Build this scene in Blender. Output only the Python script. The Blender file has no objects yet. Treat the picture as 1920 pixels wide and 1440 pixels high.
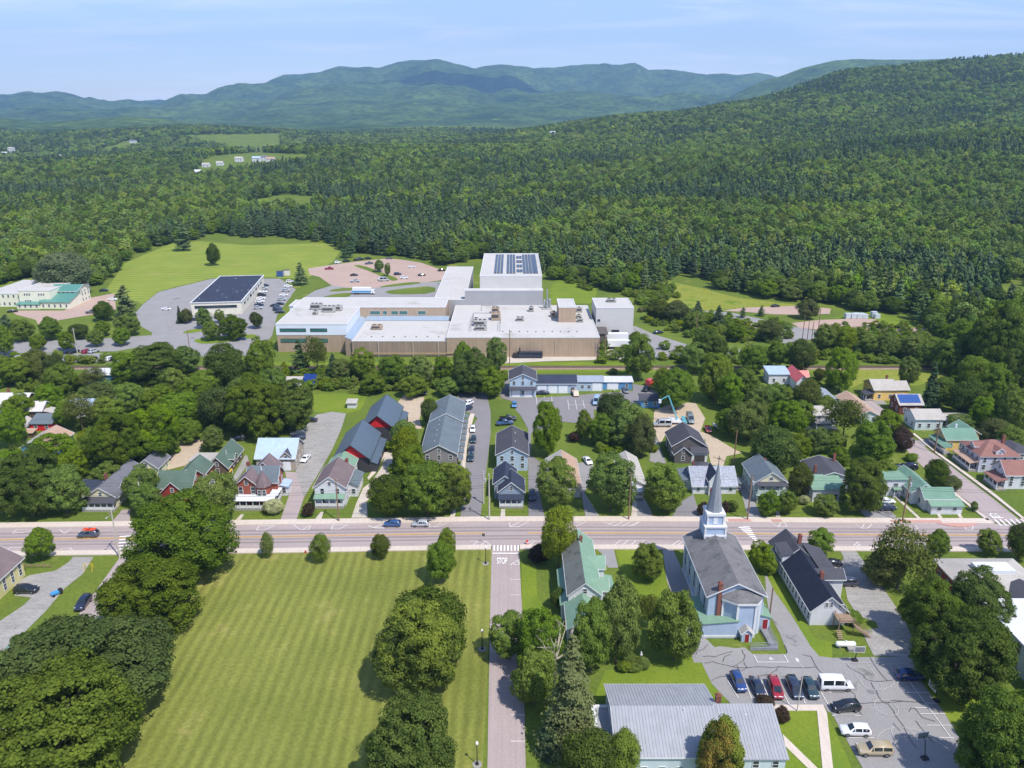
import bpy, bmesh, math, random
import numpy as np
from mathutils import Vector, Matrix
R = math.radians
# ------------------------------------------------------------------ camera
CAM_H, FPX, YHOR = 94.0, 1480.0, 210.0          # metres, photo pixels
PITCH = math.atan((720 - YHOR) / FPX)
cC, cS = math.cos(PITCH), math.sin(PITCH)
scene = bpy.context.scene
COL = scene.collection
cam = bpy.data.cameras.new('camera'); camo = bpy.data.objects.new('camera', cam); COL.objects.link(camo)
cam.sensor_width = 36.0; cam.lens = 36.0 * FPX / 1920.0
cam.clip_start = 1.0; cam.clip_end = 60000.0
camo.location = (0, 0, CAM_H); camo.rotation_euler = (math.pi / 2 - PITCH, 0, 0)
scene.camera = camo
# ------------------------------------------------------------------ sky, sun, exposure
SUN_AZ = (0.66, -0.75); SUN_EL = R(57)
_l = math.hypot(*SUN_AZ)
SUN = Vector((SUN_AZ[0] / _l * math.cos(SUN_EL), SUN_AZ[1] / _l * math.cos(SUN_EL), math.sin(SUN_EL)))
world = bpy.data.worlds.new('World'); scene.world = world; world.use_nodes = True
wn, wl = world.node_tree.nodes, world.node_tree.links
bg = wn['Background']; bg.inputs['Strength'].default_value = 0.15
sky = wn.new('ShaderNodeTexSky'); sky.sky_type = 'NISHITA'; sky.sun_disc = False
sky.sun_elevation = SUN_EL; sky.sun_rotation = math.atan2(SUN.x, SUN.y)
sky.altitude = 200; sky.air_density = 1.0; sky.dust_density = 0.4; sky.ozone_density = 4.0
# thin cirrus wisps over the whole dome
tc = wn.new('ShaderNodeTexCoord'); sep = wn.new('ShaderNodeSeparateXYZ'); wl.new(tc.outputs['Generated'], sep.inputs[0])
zz = wn.new('ShaderNodeMath'); zz.operation = 'MAXIMUM'; zz.inputs[1].default_value = 0.02; wl.new(sep.outputs['Z'], zz.inputs[0])
za = wn.new('ShaderNodeMath'); za.operation = 'ADD'; za.inputs[1].default_value = 0.06; wl.new(zz.outputs[0], za.inputs[0])
dv = wn.new('ShaderNodeVectorMath'); dv.operation = 'DIVIDE'
cmb = wn.new('ShaderNodeCombineXYZ')
for i in range(3): wl.new(za.outputs[0], cmb.inputs[i])
wl.new(tc.outputs['Generated'], dv.inputs[0]); wl.new(cmb.outputs[0], dv.inputs[1])
mp = wn.new('ShaderNodeMapping'); mp.inputs['Scale'].default_value = (0.55, 1.15, 1.0); mp.inputs['Rotation'].default_value = (0, 0, R(14)); mp.inputs['Location'].default_value = (3.1, 0.4, 0)
wl.new(dv.outputs[0], mp.inputs[0])
nz = wn.new('ShaderNodeTexNoise'); nz.inputs['Scale'].default_value = 0.9; nz.inputs['Detail'].default_value = 7; nz.inputs['Roughness'].default_value = 0.6; nz.inputs['Distortion'].default_value = 0.7
wl.new(mp.outputs[0], nz.inputs[0])
rp = wn.new('ShaderNodeValToRGB'); rp.color_ramp.elements[0].position = 0.47; rp.color_ramp.elements[1].position = 0.80
wl.new(nz.outputs['Fac'], rp.inputs[0])
cm = wn.new('ShaderNodeMath'); cm.operation = 'MULTIPLY'; cm.inputs[1].default_value = 0.66; wl.new(rp.outputs[0], cm.inputs[0])
hv = wn.new('ShaderNodeMath'); hv.operation = 'POWER'; hv.inputs[0].default_value = 0.0006; wl.new(zz.outputs[0], hv.inputs[1])      # pale air low over the horizon, all round
hm = wn.new('ShaderNodeMath'); hm.operation = 'MULTIPLY_ADD'; hm.inputs[1].default_value = 0.46; hm.use_clamp = True; wl.new(hv.outputs[0], hm.inputs[0]); wl.new(cm.outputs[0], hm.inputs[2])
hs = wn.new('ShaderNodeMix'); hs.data_type = 'RGBA'; hs.inputs['B'].default_value = (7.4, 7.6, 8.2, 1)
wl.new(hm.outputs[0], hs.inputs['Factor']); wl.new(sky.outputs[0], hs.inputs['A']); tn = wn.new('ShaderNodeMix'); tn.data_type = 'RGBA'; tn.blend_type = 'MULTIPLY'; tn.inputs['Factor'].default_value = 1.0; tn.inputs['B'].default_value = (0.93, 0.94, 1.09, 1)
wl.new(hs.outputs['Result'], tn.inputs['A']); wl.new(tn.outputs['Result'], bg.inputs['Color'])
sun = bpy.data.lights.new('sun', 'SUN'); suno = bpy.data.objects.new('sun', sun); COL.objects.link(suno)
sun.energy = 4.4; sun.angle = R(0.53); sun.color = (1.0, 0.955, 0.88)
suno.rotation_euler = (-SUN).to_track_quat('-Z', 'Y').to_euler()
vs = scene.view_settings; vs.view_transform = 'Standard'; vs.look = 'None'; vs.exposure = 0.30; vs.gamma = 1.0; vs.use_curve_mapping = False
cy = scene.cycles
cy.max_bounces = 6; cy.diffuse_bounces = 3; cy.glossy_bounces = 2; cy.transmission_bounces = 3; cy.volume_bounces = 0; cy.transparent_max_bounces = 4
cy.use_denoising = True
cy.caustics_reflective = False; cy.caustics_refractive = False
# ------------------------------------------------------------------ pixel -> place
ZT = dict(A3=(0,440,4.0),A4=(480,440,5.0526),A5=(800,450,4.3636),A6=(1180,500,2.5946),
B1=(0,680,4.5),B2=(360,680,4.5),B3=(660,680,4.5),B4=(900,680,4.5),B5=(1180,680,4.5),B6=(1480,680,4.3636),
C1=(0,940,2.879),C2=(440,960,3.0),C3=(880,940,4.8),C4=(1220,840,3.6),C5=(1500,940,4.5),C6=(900,1180,4.8),C7=(1260,1200,5.647),C8=(1560,1200,5.333),
D1=(150,780,6.4),D2=(0,680,8.0),D3=(1040,980,6.545),D4=(1230,760,7.2),D5=(1420,980,6.0),D6=(1720,1020,5.143),E1=(1280,960,5.539),E4=(860,560,5.647),F=(0,0,1.0))
def px(t, x, y):
    a, b, s = ZT[t]; return a + x / s, b + y / s
def G(x, y, z=0.0, t='F'):
    """photo pixel -> point on the level z"""
    x, y = px(t, x, y); u = (x - 960) / FPX; v = (y - 720) / FPX
    dy, dz = cC - v * cS, -cS - v * cC
    k = (z - CAM_H) / dz
    return (u * k, dy * k)
def AT(x, y, Y, t='F'):
    """photo pixel -> (X, z) on the upright plane at distance Y"""
    x, y = px(t, x, y); u = (x - 960) / FPX; v = (y - 720) / FPX
    k = Y / (cC - v * cS)
    return u * k, CAM_H + (-cS - v * cC) * k
# ------------------------------------------------------------------ materials
MATS = {}
def lin(c):
    return tuple(((v / 255) / 12.92 if v / 255 <= 0.04045 else ((v / 255 + 0.055) / 1.055) ** 2.4) for v in c)
def M(name, col, rough=0.85, var=0.12, scale=0.6, fine=0.0, fscale=8.0, metallic=0.0, bump=0.0, bscale=6.0, world_co=False, col2=None, lines=None, streak=None, coat=0.0, spec=0.3, patch=None):
    """procedural material: base colour broken up by two noises, optional board/seam lines (axis, spacing, depth, darken), streaks"""
    if name in MATS: return MATS[name]
    m = bpy.data.materials.new(name); MATS[name] = m; m.use_nodes = True
    n, l = m.node_tree.nodes, m.node_tree.links
    b = n['Principled BSDF']; b.inputs['Roughness'].default_value = rough; b.inputs['Metallic'].default_value = metallic
    b.inputs['Specular IOR Level'].default_value = spec; b.inputs['Coat Weight'].default_value = coat
    if world_co: co = n.new('ShaderNodeNewGeometry').outputs['Position']
    else: co = n.new('ShaderNodeTexCoord').outputs['Object']
    nz = n.new('ShaderNodeTexNoise'); nz.inputs['Scale'].default_value = scale; nz.inputs['Detail'].default_value = 5; nz.inputs['Roughness'].default_value = 0.6
    l.new(co, nz.inputs['Vector'])
    rr = n.new('ShaderNodeMapRange'); rr.inputs['From Min'].default_value = 0.3; rr.inputs['From Max'].default_value = 0.7
    l.new(nz.outputs['Fac'], rr.inputs['Value'])
    mx = n.new('ShaderNodeMix'); mx.data_type = 'RGBA'
    c2 = col2 if col2 else tuple(min(1, c * (1 + var)) for c in col); c1 = col if col2 else tuple(c * (1 - var) for c in col)
    mx.inputs['A'].default_value = (*c1, 1); mx.inputs['B'].default_value = (*c2, 1)
    l.new(rr.outputs['Result'], mx.inputs['Factor']); out = mx.outputs['Result']
    def mul(out, fac_socket, lo, hi, fmin, fmax):
        r2 = n.new('ShaderNodeMapRange'); r2.inputs['From Min'].default_value = fmin; r2.inputs['From Max'].default_value = fmax
        r2.inputs['To Min'].default_value = lo; r2.inputs['To Max'].default_value = hi; l.new(fac_socket, r2.inputs['Value'])
        mm = n.new('ShaderNodeMix'); mm.data_type = 'RGBA'; mm.blend_type = 'MULTIPLY'; mm.inputs['Factor'].default_value = 1
        l.new(out, mm.inputs['A']); l.new(r2.outputs['Result'], mm.inputs['B']); return mm.outputs['Result']
    if fine:
        nf = n.new('ShaderNodeTexNoise'); nf.inputs['Scale'].default_value = fscale; nf.inputs['Detail'].default_value = 3; l.new(co, nf.inputs['Vector'])
        out = mul(out, nf.outputs['Fac'], 1 - fine, 1 + fine, 0.3, 0.7)
    if streak:      # (axis, stretch, amount)
        mp = n.new('ShaderNodeMapping'); s = [1.4, 1.4, 1.4]; s['xyz'.index(streak[0])] = streak[1]; mp.inputs['Scale'].default_value = s; l.new(co, mp.inputs['Vector'])
        ns = n.new('ShaderNodeTexNoise'); ns.inputs['Scale'].default_value = 1.0; ns.inputs['Detail'].default_value = 4; l.new(mp.outputs[0], ns.inputs['Vector'])
        out = mul(out, ns.outputs['Fac'], 1 - streak[2], 1 + streak[2] * .5, 0.32, 0.68)
    if patch:       # (colour, scale, threshold, softness)
        npz = n.new('ShaderNodeTexNoise'); npz.inputs['Scale'].default_value = patch[1]; npz.inputs['Detail'].default_value = 6; npz.inputs['Roughness'].default_value = 0.65; l.new(co, npz.inputs['Vector'])
        rpz = n.new('ShaderNodeMapRange'); rpz.inputs['From Min'].default_value = patch[2]; rpz.inputs['From Max'].default_value = patch[2] + patch[3]; l.new(npz.outputs['Fac'], rpz.inputs['Value'])
        mpz = n.new('ShaderNodeMix'); mpz.data_type = 'RGBA'; mpz.inputs['B'].default_value = (*patch[0], 1); l.new(rpz.outputs['Result'], mpz.inputs['Factor']); l.new(out, mpz.inputs['A']); out = mpz.outputs['Result']
    hgt = None
    if lines:
        ax, sp, dep, dark = lines
        sx = n.new('ShaderNodeSeparateXYZ'); l.new(co, sx.inputs[0])
        a = n.new('ShaderNodeMath'); a.operation = 'DIVIDE'; a.inputs[1].default_value = sp; l.new(sx.outputs['XYZ'.index(ax.upper())], a.inputs[0])
        f = n.new('ShaderNodeMath'); f.operation = 'FRACT'; l.new(a.outputs[0], f.inputs[0])
        out = mul(out, f.outputs[0], 1 - dark, 1.0, 0.0, 0.22)
        hgt = f.outputs[0]
        bp = n.new('ShaderNodeBump'); bp.inputs['Strength'].default_value = 0.5; bp.inputs['Distance'].default_value = dep; l.new(hgt, bp.inputs['Height']); l.new(bp.outputs[0], b.inputs['Normal'])
    elif bump:
        nb = n.new('ShaderNodeTexNoise'); nb.inputs['Scale'].default_value = bscale; nb.inputs['Detail'].default_value = 4; l.new(co, nb.inputs['Vector'])
        bp = n.new('ShaderNodeBump'); bp.inputs['Strength'].default_value = 0.6; bp.inputs['Distance'].default_value = bump; l.new(nb.outputs['Fac'], bp.inputs['Height']); l.new(bp.outputs[0], b.inputs['Normal'])
    l.new(out, b.inputs['Base Color'])
    return m
def wallm(name, rgb, **k):      # painted clapboard, colour given as it looks in sRGB
    k.setdefault('lines', ('z', 0.16, 0.02, 0.10)); k.setdefault('var', 0.05); k.setdefault('streak', ('z', 0.3, 0.06)); k.setdefault('rough', 0.7)
    return M(name, lin(rgb), **k)
def roofm(name, rgb, **k):      # asphalt shingle
    k.setdefault('fine', 0.16); k.setdefault('fscale', 5.0); k.setdefault('var', 0.10); k.setdefault('scale', 0.35); k.setdefault('rough', 0.95); k.setdefault('lines', ('z', 0.11, 0.015, 0.10)); k.setdefault('spec', 0.1)
    return M(name, lin(rgb), **k)
def seam(name, rgb, axis='x', **k):     # standing-seam metal
    k.setdefault('rough', 0.42); k.setdefault('metallic', 0.0); k.setdefault('spec', 0.5); k.setdefault('var', 0.06); k.setdefault('streak', ('y' if axis == 'x' else 'x', 0.12, 0.07))
    return M(name, lin(rgb), lines=(axis, 0.5, 0.02, 0.12), **k)
# ------------------------------------------------------------------ objects
def obj(name, mesh, parent=None, mats=None, loc=None, rotz=0.0, scale=None):
    o = bpy.data.objects.new(name, mesh); COL.objects.link(o)
    if parent is not None: o.parent = parent
    if mats is not None and mesh is not None:
        if not isinstance(mats, (list, tuple)): mats = [mats]
        if len(mesh.materials) == 0:
            for m in mats: mesh.materials.append(m)
    if loc is not None: o.location = loc
    if rotz: o.rotation_euler = (0, 0, rotz)
    if scale is not None: o.scale = scale
    return o
def tag(o, label=None, cat=None, group=None, kind=None):
    if label: o['label'] = label
    if cat: o['category'] = cat
    if group: o['group'] = group
    if kind: o['kind'] = kind
    return o
def thing(name, label, cat, loc=(0, 0, 0), rotz=0.0, group=None):
    o = bpy.data.objects.new(name, None); COL.objects.link(o); o.empty_display_size = 0.5
    o.location = loc; o.rotation_euler = (0, 0, rotz)
    return tag(o, label, cat, group)
def me(name, verts, faces, smooth=False, mi=None):
    m = bpy.data.meshes.new(name); m.from_pydata([tuple(v) for v in verts], [], faces); m.update()
    if mi is not None: m.polygons.foreach_set('material_index', mi)
    if smooth: m.polygons.foreach_set('use_smooth', [True] * len(m.polygons))
    return m
class MB:
    """collects boxes, bars, tubes and prisms into one mesh"""
    def __init__(s): s.v = []; s.f = []; s.mi = []; s.cur = 0
    def add(s, vs, fs):
        k = len(s.v); s.v += [tuple(q) for q in vs]; s.f += [tuple(i + k for i in q) for q in fs]; s.mi += [s.cur] * len(fs); return s
    def box(s, x0, y0, z0, x1, y1, z1):
        return s.add([(x0,y0,z0),(x1,y0,z0),(x1,y1,z0),(x0,y1,z0),(x0,y0,z1),(x1,y0,z1),(x1,y1,z1),(x0,y1,z1)],
                     [(0,3,2,1),(4,5,6,7),(0,1,5,4),(1,2,6,5),(2,3,7,6),(3,0,4,7)])
    def prism(s, poly, z0, z1):
        n = len(poly); a = sum(poly[i][0]*poly[(i+1)%n][1]-poly[(i+1)%n][0]*poly[i][1] for i in range(n))
        if a < 0: poly = poly[::-1]
        return s.add([(p[0],p[1],z0) for p in poly]+[(p[0],p[1],z1) for p in poly],
                     [tuple(range(n-1,-1,-1)), tuple(range(n,2*n))]+[(i,(i+1)%n,n+(i+1)%n,n+i) for i in range(n)])
    def hexa(s, lo, hi):    # lo, hi: four points each
        return s.add(list(lo)+list(hi), [(0,3,2,1),(4,5,6,7),(0,1,5,4),(1,2,6,5),(2,3,7,6),(3,0,4,7)])
    def tube(s, a, b, r0, r1=None, n=6, cap=True):
        r1 = r0 if r1 is None else r1; a = Vector(a); b = Vector(b); d = (b - a).normalized()
        u = d.orthogonal().normalized(); w = d.cross(u); vs = []
        for p, r in ((a, r0), (b, r1)):
            for i in range(n):
                t = 2*math.pi*i/n; vs.append(p + u*math.cos(t)*r + w*math.sin(t)*r)
        fs = [(i,(i+1)%n,n+(i+1)%n,n+i) for i in range(n)]
        if cap: fs += [tuple(range(n-1,-1,-1)), tuple(range(n,2*n))]
        return s.add(vs, fs)
    def lathe(s, c, prof, n=10):   # prof: (radius, z)
        vs = [(c[0]+r*math.cos(2*math.pi*i/n), c[1]+r*math.sin(2*math.pi*i/n), c[2]+z) for r, z in prof for i in range(n)]
        fs = [(k*n+i, k*n+(i+1)%n, (k+1)*n+(i+1)%n, (k+1)*n+i) for k in range(len(prof)-1) for i in range(n)]
        fs += [tuple(range(n-1,-1,-1)), tuple((len(prof)-1)*n+i for i in range(n))]
        return s.add(vs, fs)
    def build(s, name, mats, parent=None, loc=None, rotz=0.0, smooth=False):
        multi = isinstance(mats, (list, tuple))
        return obj(name, me(name, s.v, s.f, smooth, s.mi if multi else None), parent, mats, loc, rotz)
    def mesh(s, name, mats, smooth=False):
        m = me(name, s.v, s.f, smooth, s.mi)
        for q in (mats if isinstance(mats, (list, tuple)) else [mats]): m.materials.append(q)
        return m
# ------------------------------------------------------------------ terrain
from mathutils import noise as mnoise
_cx = np.array([-900, 0, 480, 960, 1250, 1400, 1600, 1900, 2800], float)
_cy = np.array([500, 700, 900, 1100, 1400, 1800, 2300, 2900], float)
_can = np.array([[462,400,362,335,303,281,258,246],[462,400,362,335,303,281,258,246],[462,398,360,332,300,279,262,252],[462,388,340,308,282,264,252,247],
                 [462,385,332,292,271,238,218,228],[462,380,325,280,262,222,190,214],[462,376,312,263,250,190,128,178],[462,372,296,240,236,170,97,150],[462,365,280,225,215,140,70,110]], float)
_az = (_cx - 960) / FPX / 1.06
_zt = np.zeros((len(_cx), len(_cy) + 3)); _yn = np.concatenate([[-2000, 470], _cy, [4200]])
for i in range(len(_cx)):
    for j in range(len(_cy)):
        v = (_can[i, j] - 720) / FPX
        _zt[i, j + 2] = max(0.0, CAM_H + (-cS - v * cC) / (cC - v * cS) * _cy[j] - 14.0)
    _zt[i, -1] = 22.0
_zt[:, 2] = 0.0
_zt[:4, 2:4] = 0.0
def terrain(X, Y):
    X = np.asarray(X, float); Y = np.asarray(Y, float); az = X / np.maximum(Y, 60.0)
    az = np.clip(az, _az[0], _az[-1] - 1e-6); yy = np.clip(Y, _yn[0], _yn[-1] - 1e-3)
    i = np.clip(np.searchsorted(_az, az, side='right') - 1, 0, len(_az) - 2); j = np.clip(np.searchsorted(_yn, yy, side='right') - 1, 0, len(_yn) - 2)
    s = (az - _az[i]) / (_az[i + 1] - _az[i]); t = (yy - _yn[j]) / (_yn[j + 1] - _yn[j]); s = s * s * (3 - 2 * s) * .5 + s * .5
    roll = np.clip((Y - 1050) / 500, 0, 1) * np.clip((4200 - Y) / 600, 0, 1) * np.clip(1.25 - az * 2.2, .25, 1.25) * (np.sin(X / 150 + Y / 330) * 5 + np.sin(X / 330 - Y / 290 + 1.0) * 9 + np.sin(X / 610 + Y / 190 + 2.2) * 7 + 6)
    return roll + (_zt[i, j] * (1 - s) * (1 - t) + _zt[i + 1, j] * s * (1 - t) + _zt[i, j + 1] * (1 - s) * t + _zt[i + 1, j + 1] * s * t)
def grid_mesh(name, Ys, azs, zf, mat):
    Yg, Ag = np.meshgrid(Ys, azs, indexing='ij'); Xg = Ag * (Yg + 420.0)
    Zg = zf(Xg, Yg); nr, nc = Yg.shape
    co = np.stack([Xg, Yg, Zg], -1).reshape(-1, 3)
    ii = np.arange(nr * nc).reshape(nr, nc)
    q = np.stack([ii[:-1, :-1], ii[:-1, 1:], ii[1:, 1:], ii[1:, :-1]], -1).reshape(-1, 4)
    m = quadmesh(name, co, q); m.polygons.foreach_set('use_smooth', np.ones(len(q), bool))
    return tag(obj(name, m, None, mat), kind='structure')
def quadmesh(name, co, q):
    m = bpy.data.meshes.new(name); m.vertices.add(len(co)); m.vertices.foreach_set('co', np.ascontiguousarray(co, np.float32).ravel())
    m.loops.add(len(q) * 4); m.loops.foreach_set('vertex_index', np.ascontiguousarray(q, np.int32).ravel())
    m.polygons.add(len(q)); m.polygons.foreach_set('loop_start', np.arange(len(q), dtype=np.int32) * 4)
    m.update(calc_edges=True); return m
grass = M('grass', lin((86, 105, 42)), col2=lin((110, 123, 48)), scale=0.035, fine=0.16, fscale=1.3, rough=0.95, world_co=True, patch=(lin((146, 144, 72)), 0.06, 0.60, 0.14), spec=0.1, bump=0.08, bscale=2.0)
grid_mesh('ground', np.concatenate([np.linspace(-380, 470, 12), np.linspace(480, 1000, 40), np.geomspace(1012, 3300, 90)]), np.linspace(-0.82, 0.86, 120), terrain, grass)
# far range: skyline read from the photograph, one ridge per distance
_main = [(-500,176),(-200,172),(0,182),(40,178),(100,180),(150,188),(200,197),(240,190),(290,194),(340,181),(380,181),(440,165),(455,161),(475,165),(500,157),(535,140),(570,140),(600,137),(640,124),(690,123),(710,128),(740,118),(770,113),(830,112),(865,120),(890,129),(950,124),(1000,132),(1040,126),(1090,121),(1190,121),(1215,133),(1260,134),(1330,140),(1415,139),(1440,146),(1600,170),(1900,180),(2500,180)]
_right = [(-500,330),(1150,330),(1300,215),(1400,165),(1440,147),(1462,142),(1500,126),(1560,112),(1600,109),(1700,110),(1800,109),(1950,112),(2500,120)]
_low = [(-500,222),(0,220),(60,230),(150,222),(230,215),(300,219),(340,229),(430,234),(560,238),(700,233),(860,240),(1000,242),(1200,238),(2500,235)]
def ridge_z(tab, az, Yr):
    xs = np.array([p[0] for p in tab], float); ys = np.array([p[1] for p in tab], float)
    y = np.interp(az * 1.069 * FPX + 960, xs, ys); v = (y - 720) / FPX
    return CAM_H + (-cS - v * cC) / (cC - v * cS) * Yr
def fbm(X, Y, s, seed, octv=4, ridged=False):
    out = np.zeros(X.shape); fl = out.ravel(); xf = X.ravel() / s; yf = Y.ravel() / s
    for k in range(len(fl)):
        p = Vector((xf[k], yf[k], seed))
        fl[k] = (mnoise.ridged_multi_fractal(p, 1.0, 2.1, octv, 1.0, 2.0) - 0.9) if ridged else mnoise.fractal(p, 1.0, 2.0, octv)
    return out
def far_z(X, Y):
    az = X / Y; base = 22.0 + 0 * Y
    n1 = fbm(X, Y, 2300.0, 3.1, 5, True); n2 = fbm(X, Y, 420.0, 7.7, 3); n3 = fbm(X, Y, 1400.0, 1.3, 4)
    def prof(Y0, Yr, p): return np.clip((Y - Y0) / (Yr - Y0), 0, 1) ** p * np.where(Y > Yr, np.clip(1 - (Y - Yr) / 3500.0, 0, 1), 1)
    t = prof(4300.0, 10000.0, 1.55); zr = ridge_z(_main, az, 10000.0)
    bump = np.clip(t * (1 - t) * 4, 0, 1)
    z = base + (zr - base) * t + bump * (n1 * 150.0 + n2 * 46.0)
    t2 = prof(3600.0, 5600.0, 1.3); z2 = base + (ridge_z(_right, az, 5600.0) - base) * t2 + t2 * (1 - t2) * 4 * (n1 * 34 + n2 * 12)
    dl = np.abs(Y - 3900.0) / 500.0; tl = np.exp(-dl * dl) * (0.6 + 0.4 * np.clip(n3 + .6, 0, 1)); zl = base + (ridge_z(_low, az, 3900.0) - base) * tl
    z = np.maximum(np.maximum(z, np.where(az > -0.1, z2, 0)), zl) + n2 * 3.0 + n2 * 24.0 * t + n3 * 26.0 * t * np.clip(1 - t, .12, 1)
    k = np.clip((Y - 3050.0) / 250.0, 0, 1)
    return z * k + (terrain(X, Y) - 1.5) * (1 - k)
farwood = M('far_woodland', lin((38, 60, 36)), col2=lin((88, 108, 52)), scale=0.0035, fine=0.55, fscale=0.022, rough=1.0, world_co=True, bump=16.0, bscale=0.045, spec=0.0, patch=(lin((120, 140, 66)), 0.0032, 0.70, 0.03))
mtn = grid_mesh('mountains', np.concatenate([np.geomspace(3050, 9000, 130), np.linspace(9060, 10400, 34), np.linspace(10500, 11300, 6)]), np.linspace(-0.86, 0.86, 330), far_z, farwood)
# ------------------------------------------------------------------ haze
hb = MB().box(-10600, -420, -1.0, 10600, 11600, 1080)
hz = bpy.data.materials.new('haze'); hz.use_nodes = True; hn = hz.node_tree.nodes; hn.remove(hn['Principled BSDF'])
pv = hn.new('ShaderNodeVolumePrincipled'); pv.inputs['Color'].default_value = (0.38, 0.66, 1.0, 1); pv.inputs['Density'].default_value = 8.8e-5; pv.inputs['Anisotropy'].default_value = 0.1
hz.node_tree.links.new(pv.outputs[0], hn['Material Output'].inputs['Volume'])
haze = hb.build('haze', hz); tag(haze, 'thin blue summer haze in the air over the whole valley', 'haze', kind='stuff')
# a fair-weather cloud high above the frame; its shadow lies on the mountainside
crng = np.random.RandomState(4); cc_ = []
for cx0, cy0, rx, ry in ((-900, 8200, 900, 300), (-420, 8500, 700, 260), (-1250, 7900, 420, 180), (-300, 7500, 260, 90), (-760, 7420, 200, 70)):
    b_ = MB(); n = 14; k = 26; V = []
    for i in range(n + 1):
        ph = math.pi * i / n
        for j in range(k):
            th = 2 * math.pi * j / k; q = 1 + .35 * mnoise.fractal(Vector((math.cos(th) * 1.7 + cx0, math.sin(th) * 1.7, ph)), 1, 2, 4); V.append((math.sin(ph) * math.cos(th) * rx * q, math.sin(ph) * math.sin(th) * ry * q, math.cos(ph) * 110 * q))
    b_.add(V, [(i * k + j, (i + 1) * k + j, (i + 1) * k + (j + 1) % k, i * k + (j + 1) % k) for i in range(n) for j in range(k)])
    up = 2300.0; tag(b_.build('cloud', M('cloud_white', (0.9, 0.9, 0.9), rough=1.0), None, (cx0 + SUN.x / SUN.z * (up - 250), cy0 + SUN.y / SUN.z * (up - 250), up), 0, True), kind='structure')
# ------------------------------------------------------------------ sheets on the ground
from mathutils.geometry import delaunay_2d_cdt
_sheet_n = 0
def sheet(name, mat, pts, z, t=None, label=None):
    P = [G(*p, t=t) if t else p for p in pts]
    n = len(P); a = sum(P[i][0]*P[(i+1)%n][1]-P[(i+1)%n][0]*P[i][1] for i in range(n))
    if a < 0: P = P[::-1]
    global _sheet_n; _sheet_n += 1; z += .0011 * (_sheet_n % 40)
    vv, _, ff, *_r = delaunay_2d_cdt([Vector(p) for p in P], [(i, (i + 1) % n) for i in range(n)], [], 1, 1e-4)
    m = me(name, [(v[0], v[1], z) for v in vv], [f if (vv[f[1]]-vv[f[0]]).cross(vv[f[2]]-vv[f[0]]) > 0 else f[::-1] for f in ff])
    return tag(obj(name, m, None, mat), kind='structure')
def round_poly(pts, t, it=2):
    P = [G(*p, t=t) for p in pts]
    for _ in range(it):
        Q = []
        for i in range(len(P)):
            a, b = P[i], P[(i + 1) % len(P)]
            Q += [(a[0]*.75+b[0]*.25, a[1]*.75+b[1]*.25), (a[0]*.25+b[0]*.75, a[1]*.25+b[1]*.75)]
        P = Q
    return P
asph_old = M('pinkish_asphalt', lin((168, 154, 150)), var=0.05, scale=0.12, fine=0.07, fscale=3.0, world_co=True, streak=('x', 0.03, 0.10), spec=0.2, bump=0.01, bscale=20)
asph_side = M('pinkish_asphalt_side', lin((168, 154, 150)), var=0.05, scale=0.12, fine=0.07, fscale=3.0, world_co=True, streak=('y', 0.03, 0.08), spec=0.2, bump=0.01, bscale=20)
asph_grey = M('grey_asphalt', lin((146, 143, 141)), var=0.07, scale=0.15, fine=0.08, fscale=2.5, world_co=True, spec=0.2, patch=(lin((116, 114, 112)), 0.11, 0.62, 0.05), bump=0.01, bscale=20)
asph_new = M('new_asphalt', lin((132, 128, 128)), var=0.05, scale=0.12, fine=0.06, fscale=3.0, world_co=True, spec=0.2)
gravel = M('grey_gravel', lin((156, 152, 146)), var=0.10, scale=0.25, fine=0.18, fscale=3.0, world_co=True, spec=0.1, streak=('x', 0.25, 0.14), bump=0.04, bscale=9, patch=(lin((124, 122, 100)), 0.3, 0.62, 0.08))
tan_gravel = M('tan_gravel', lin((186, 168, 146)), var=0.08, scale=0.2, fine=0.12, fscale=2.5, world_co=True, spec=0.1, patch=(lin((150, 140, 118)), 0.2, 0.60, 0.08))
pink_lot = M('pink_asphalt', lin((176, 152, 138)), var=0.06, scale=0.08, fine=0.07, fscale=2.0, world_co=True, spec=0.15)
concrete = M('pale_concrete', lin((204, 190, 176)), var=0.06, scale=0.3, fine=0.06, fscale=4.0, world_co=True, spec=0.2, lines=('x', 1.5, 0.004, 0.10))
conc2 = M('concrete_drive', lin((192, 182, 168)), var=0.08, scale=0.25, fine=0.08, fscale=3.0, world_co=True, spec=0.2, patch=(lin((164, 152, 136)), 0.2, 0.58, 0.1))
brickpave = M('red_pavers', lin((190, 146, 132)), var=0.1, scale=1.0, fine=0.1, world_co=True)
white_line = M('road_paint_white', lin((232, 226, 220)), var=0.06, scale=1.2, fine=0.10, fscale=5, world_co=True, rough=0.7)
faded_line = M('faded_road_paint', lin((196, 190, 184)), var=0.10, scale=1.5, fine=0.14, fscale=6, world_co=True, rough=0.8)
yellow_line = M('road_paint_yellow', lin((226, 178, 96)), var=0.10, scale=0.8, world_co=True, rough=0.7)
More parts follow.
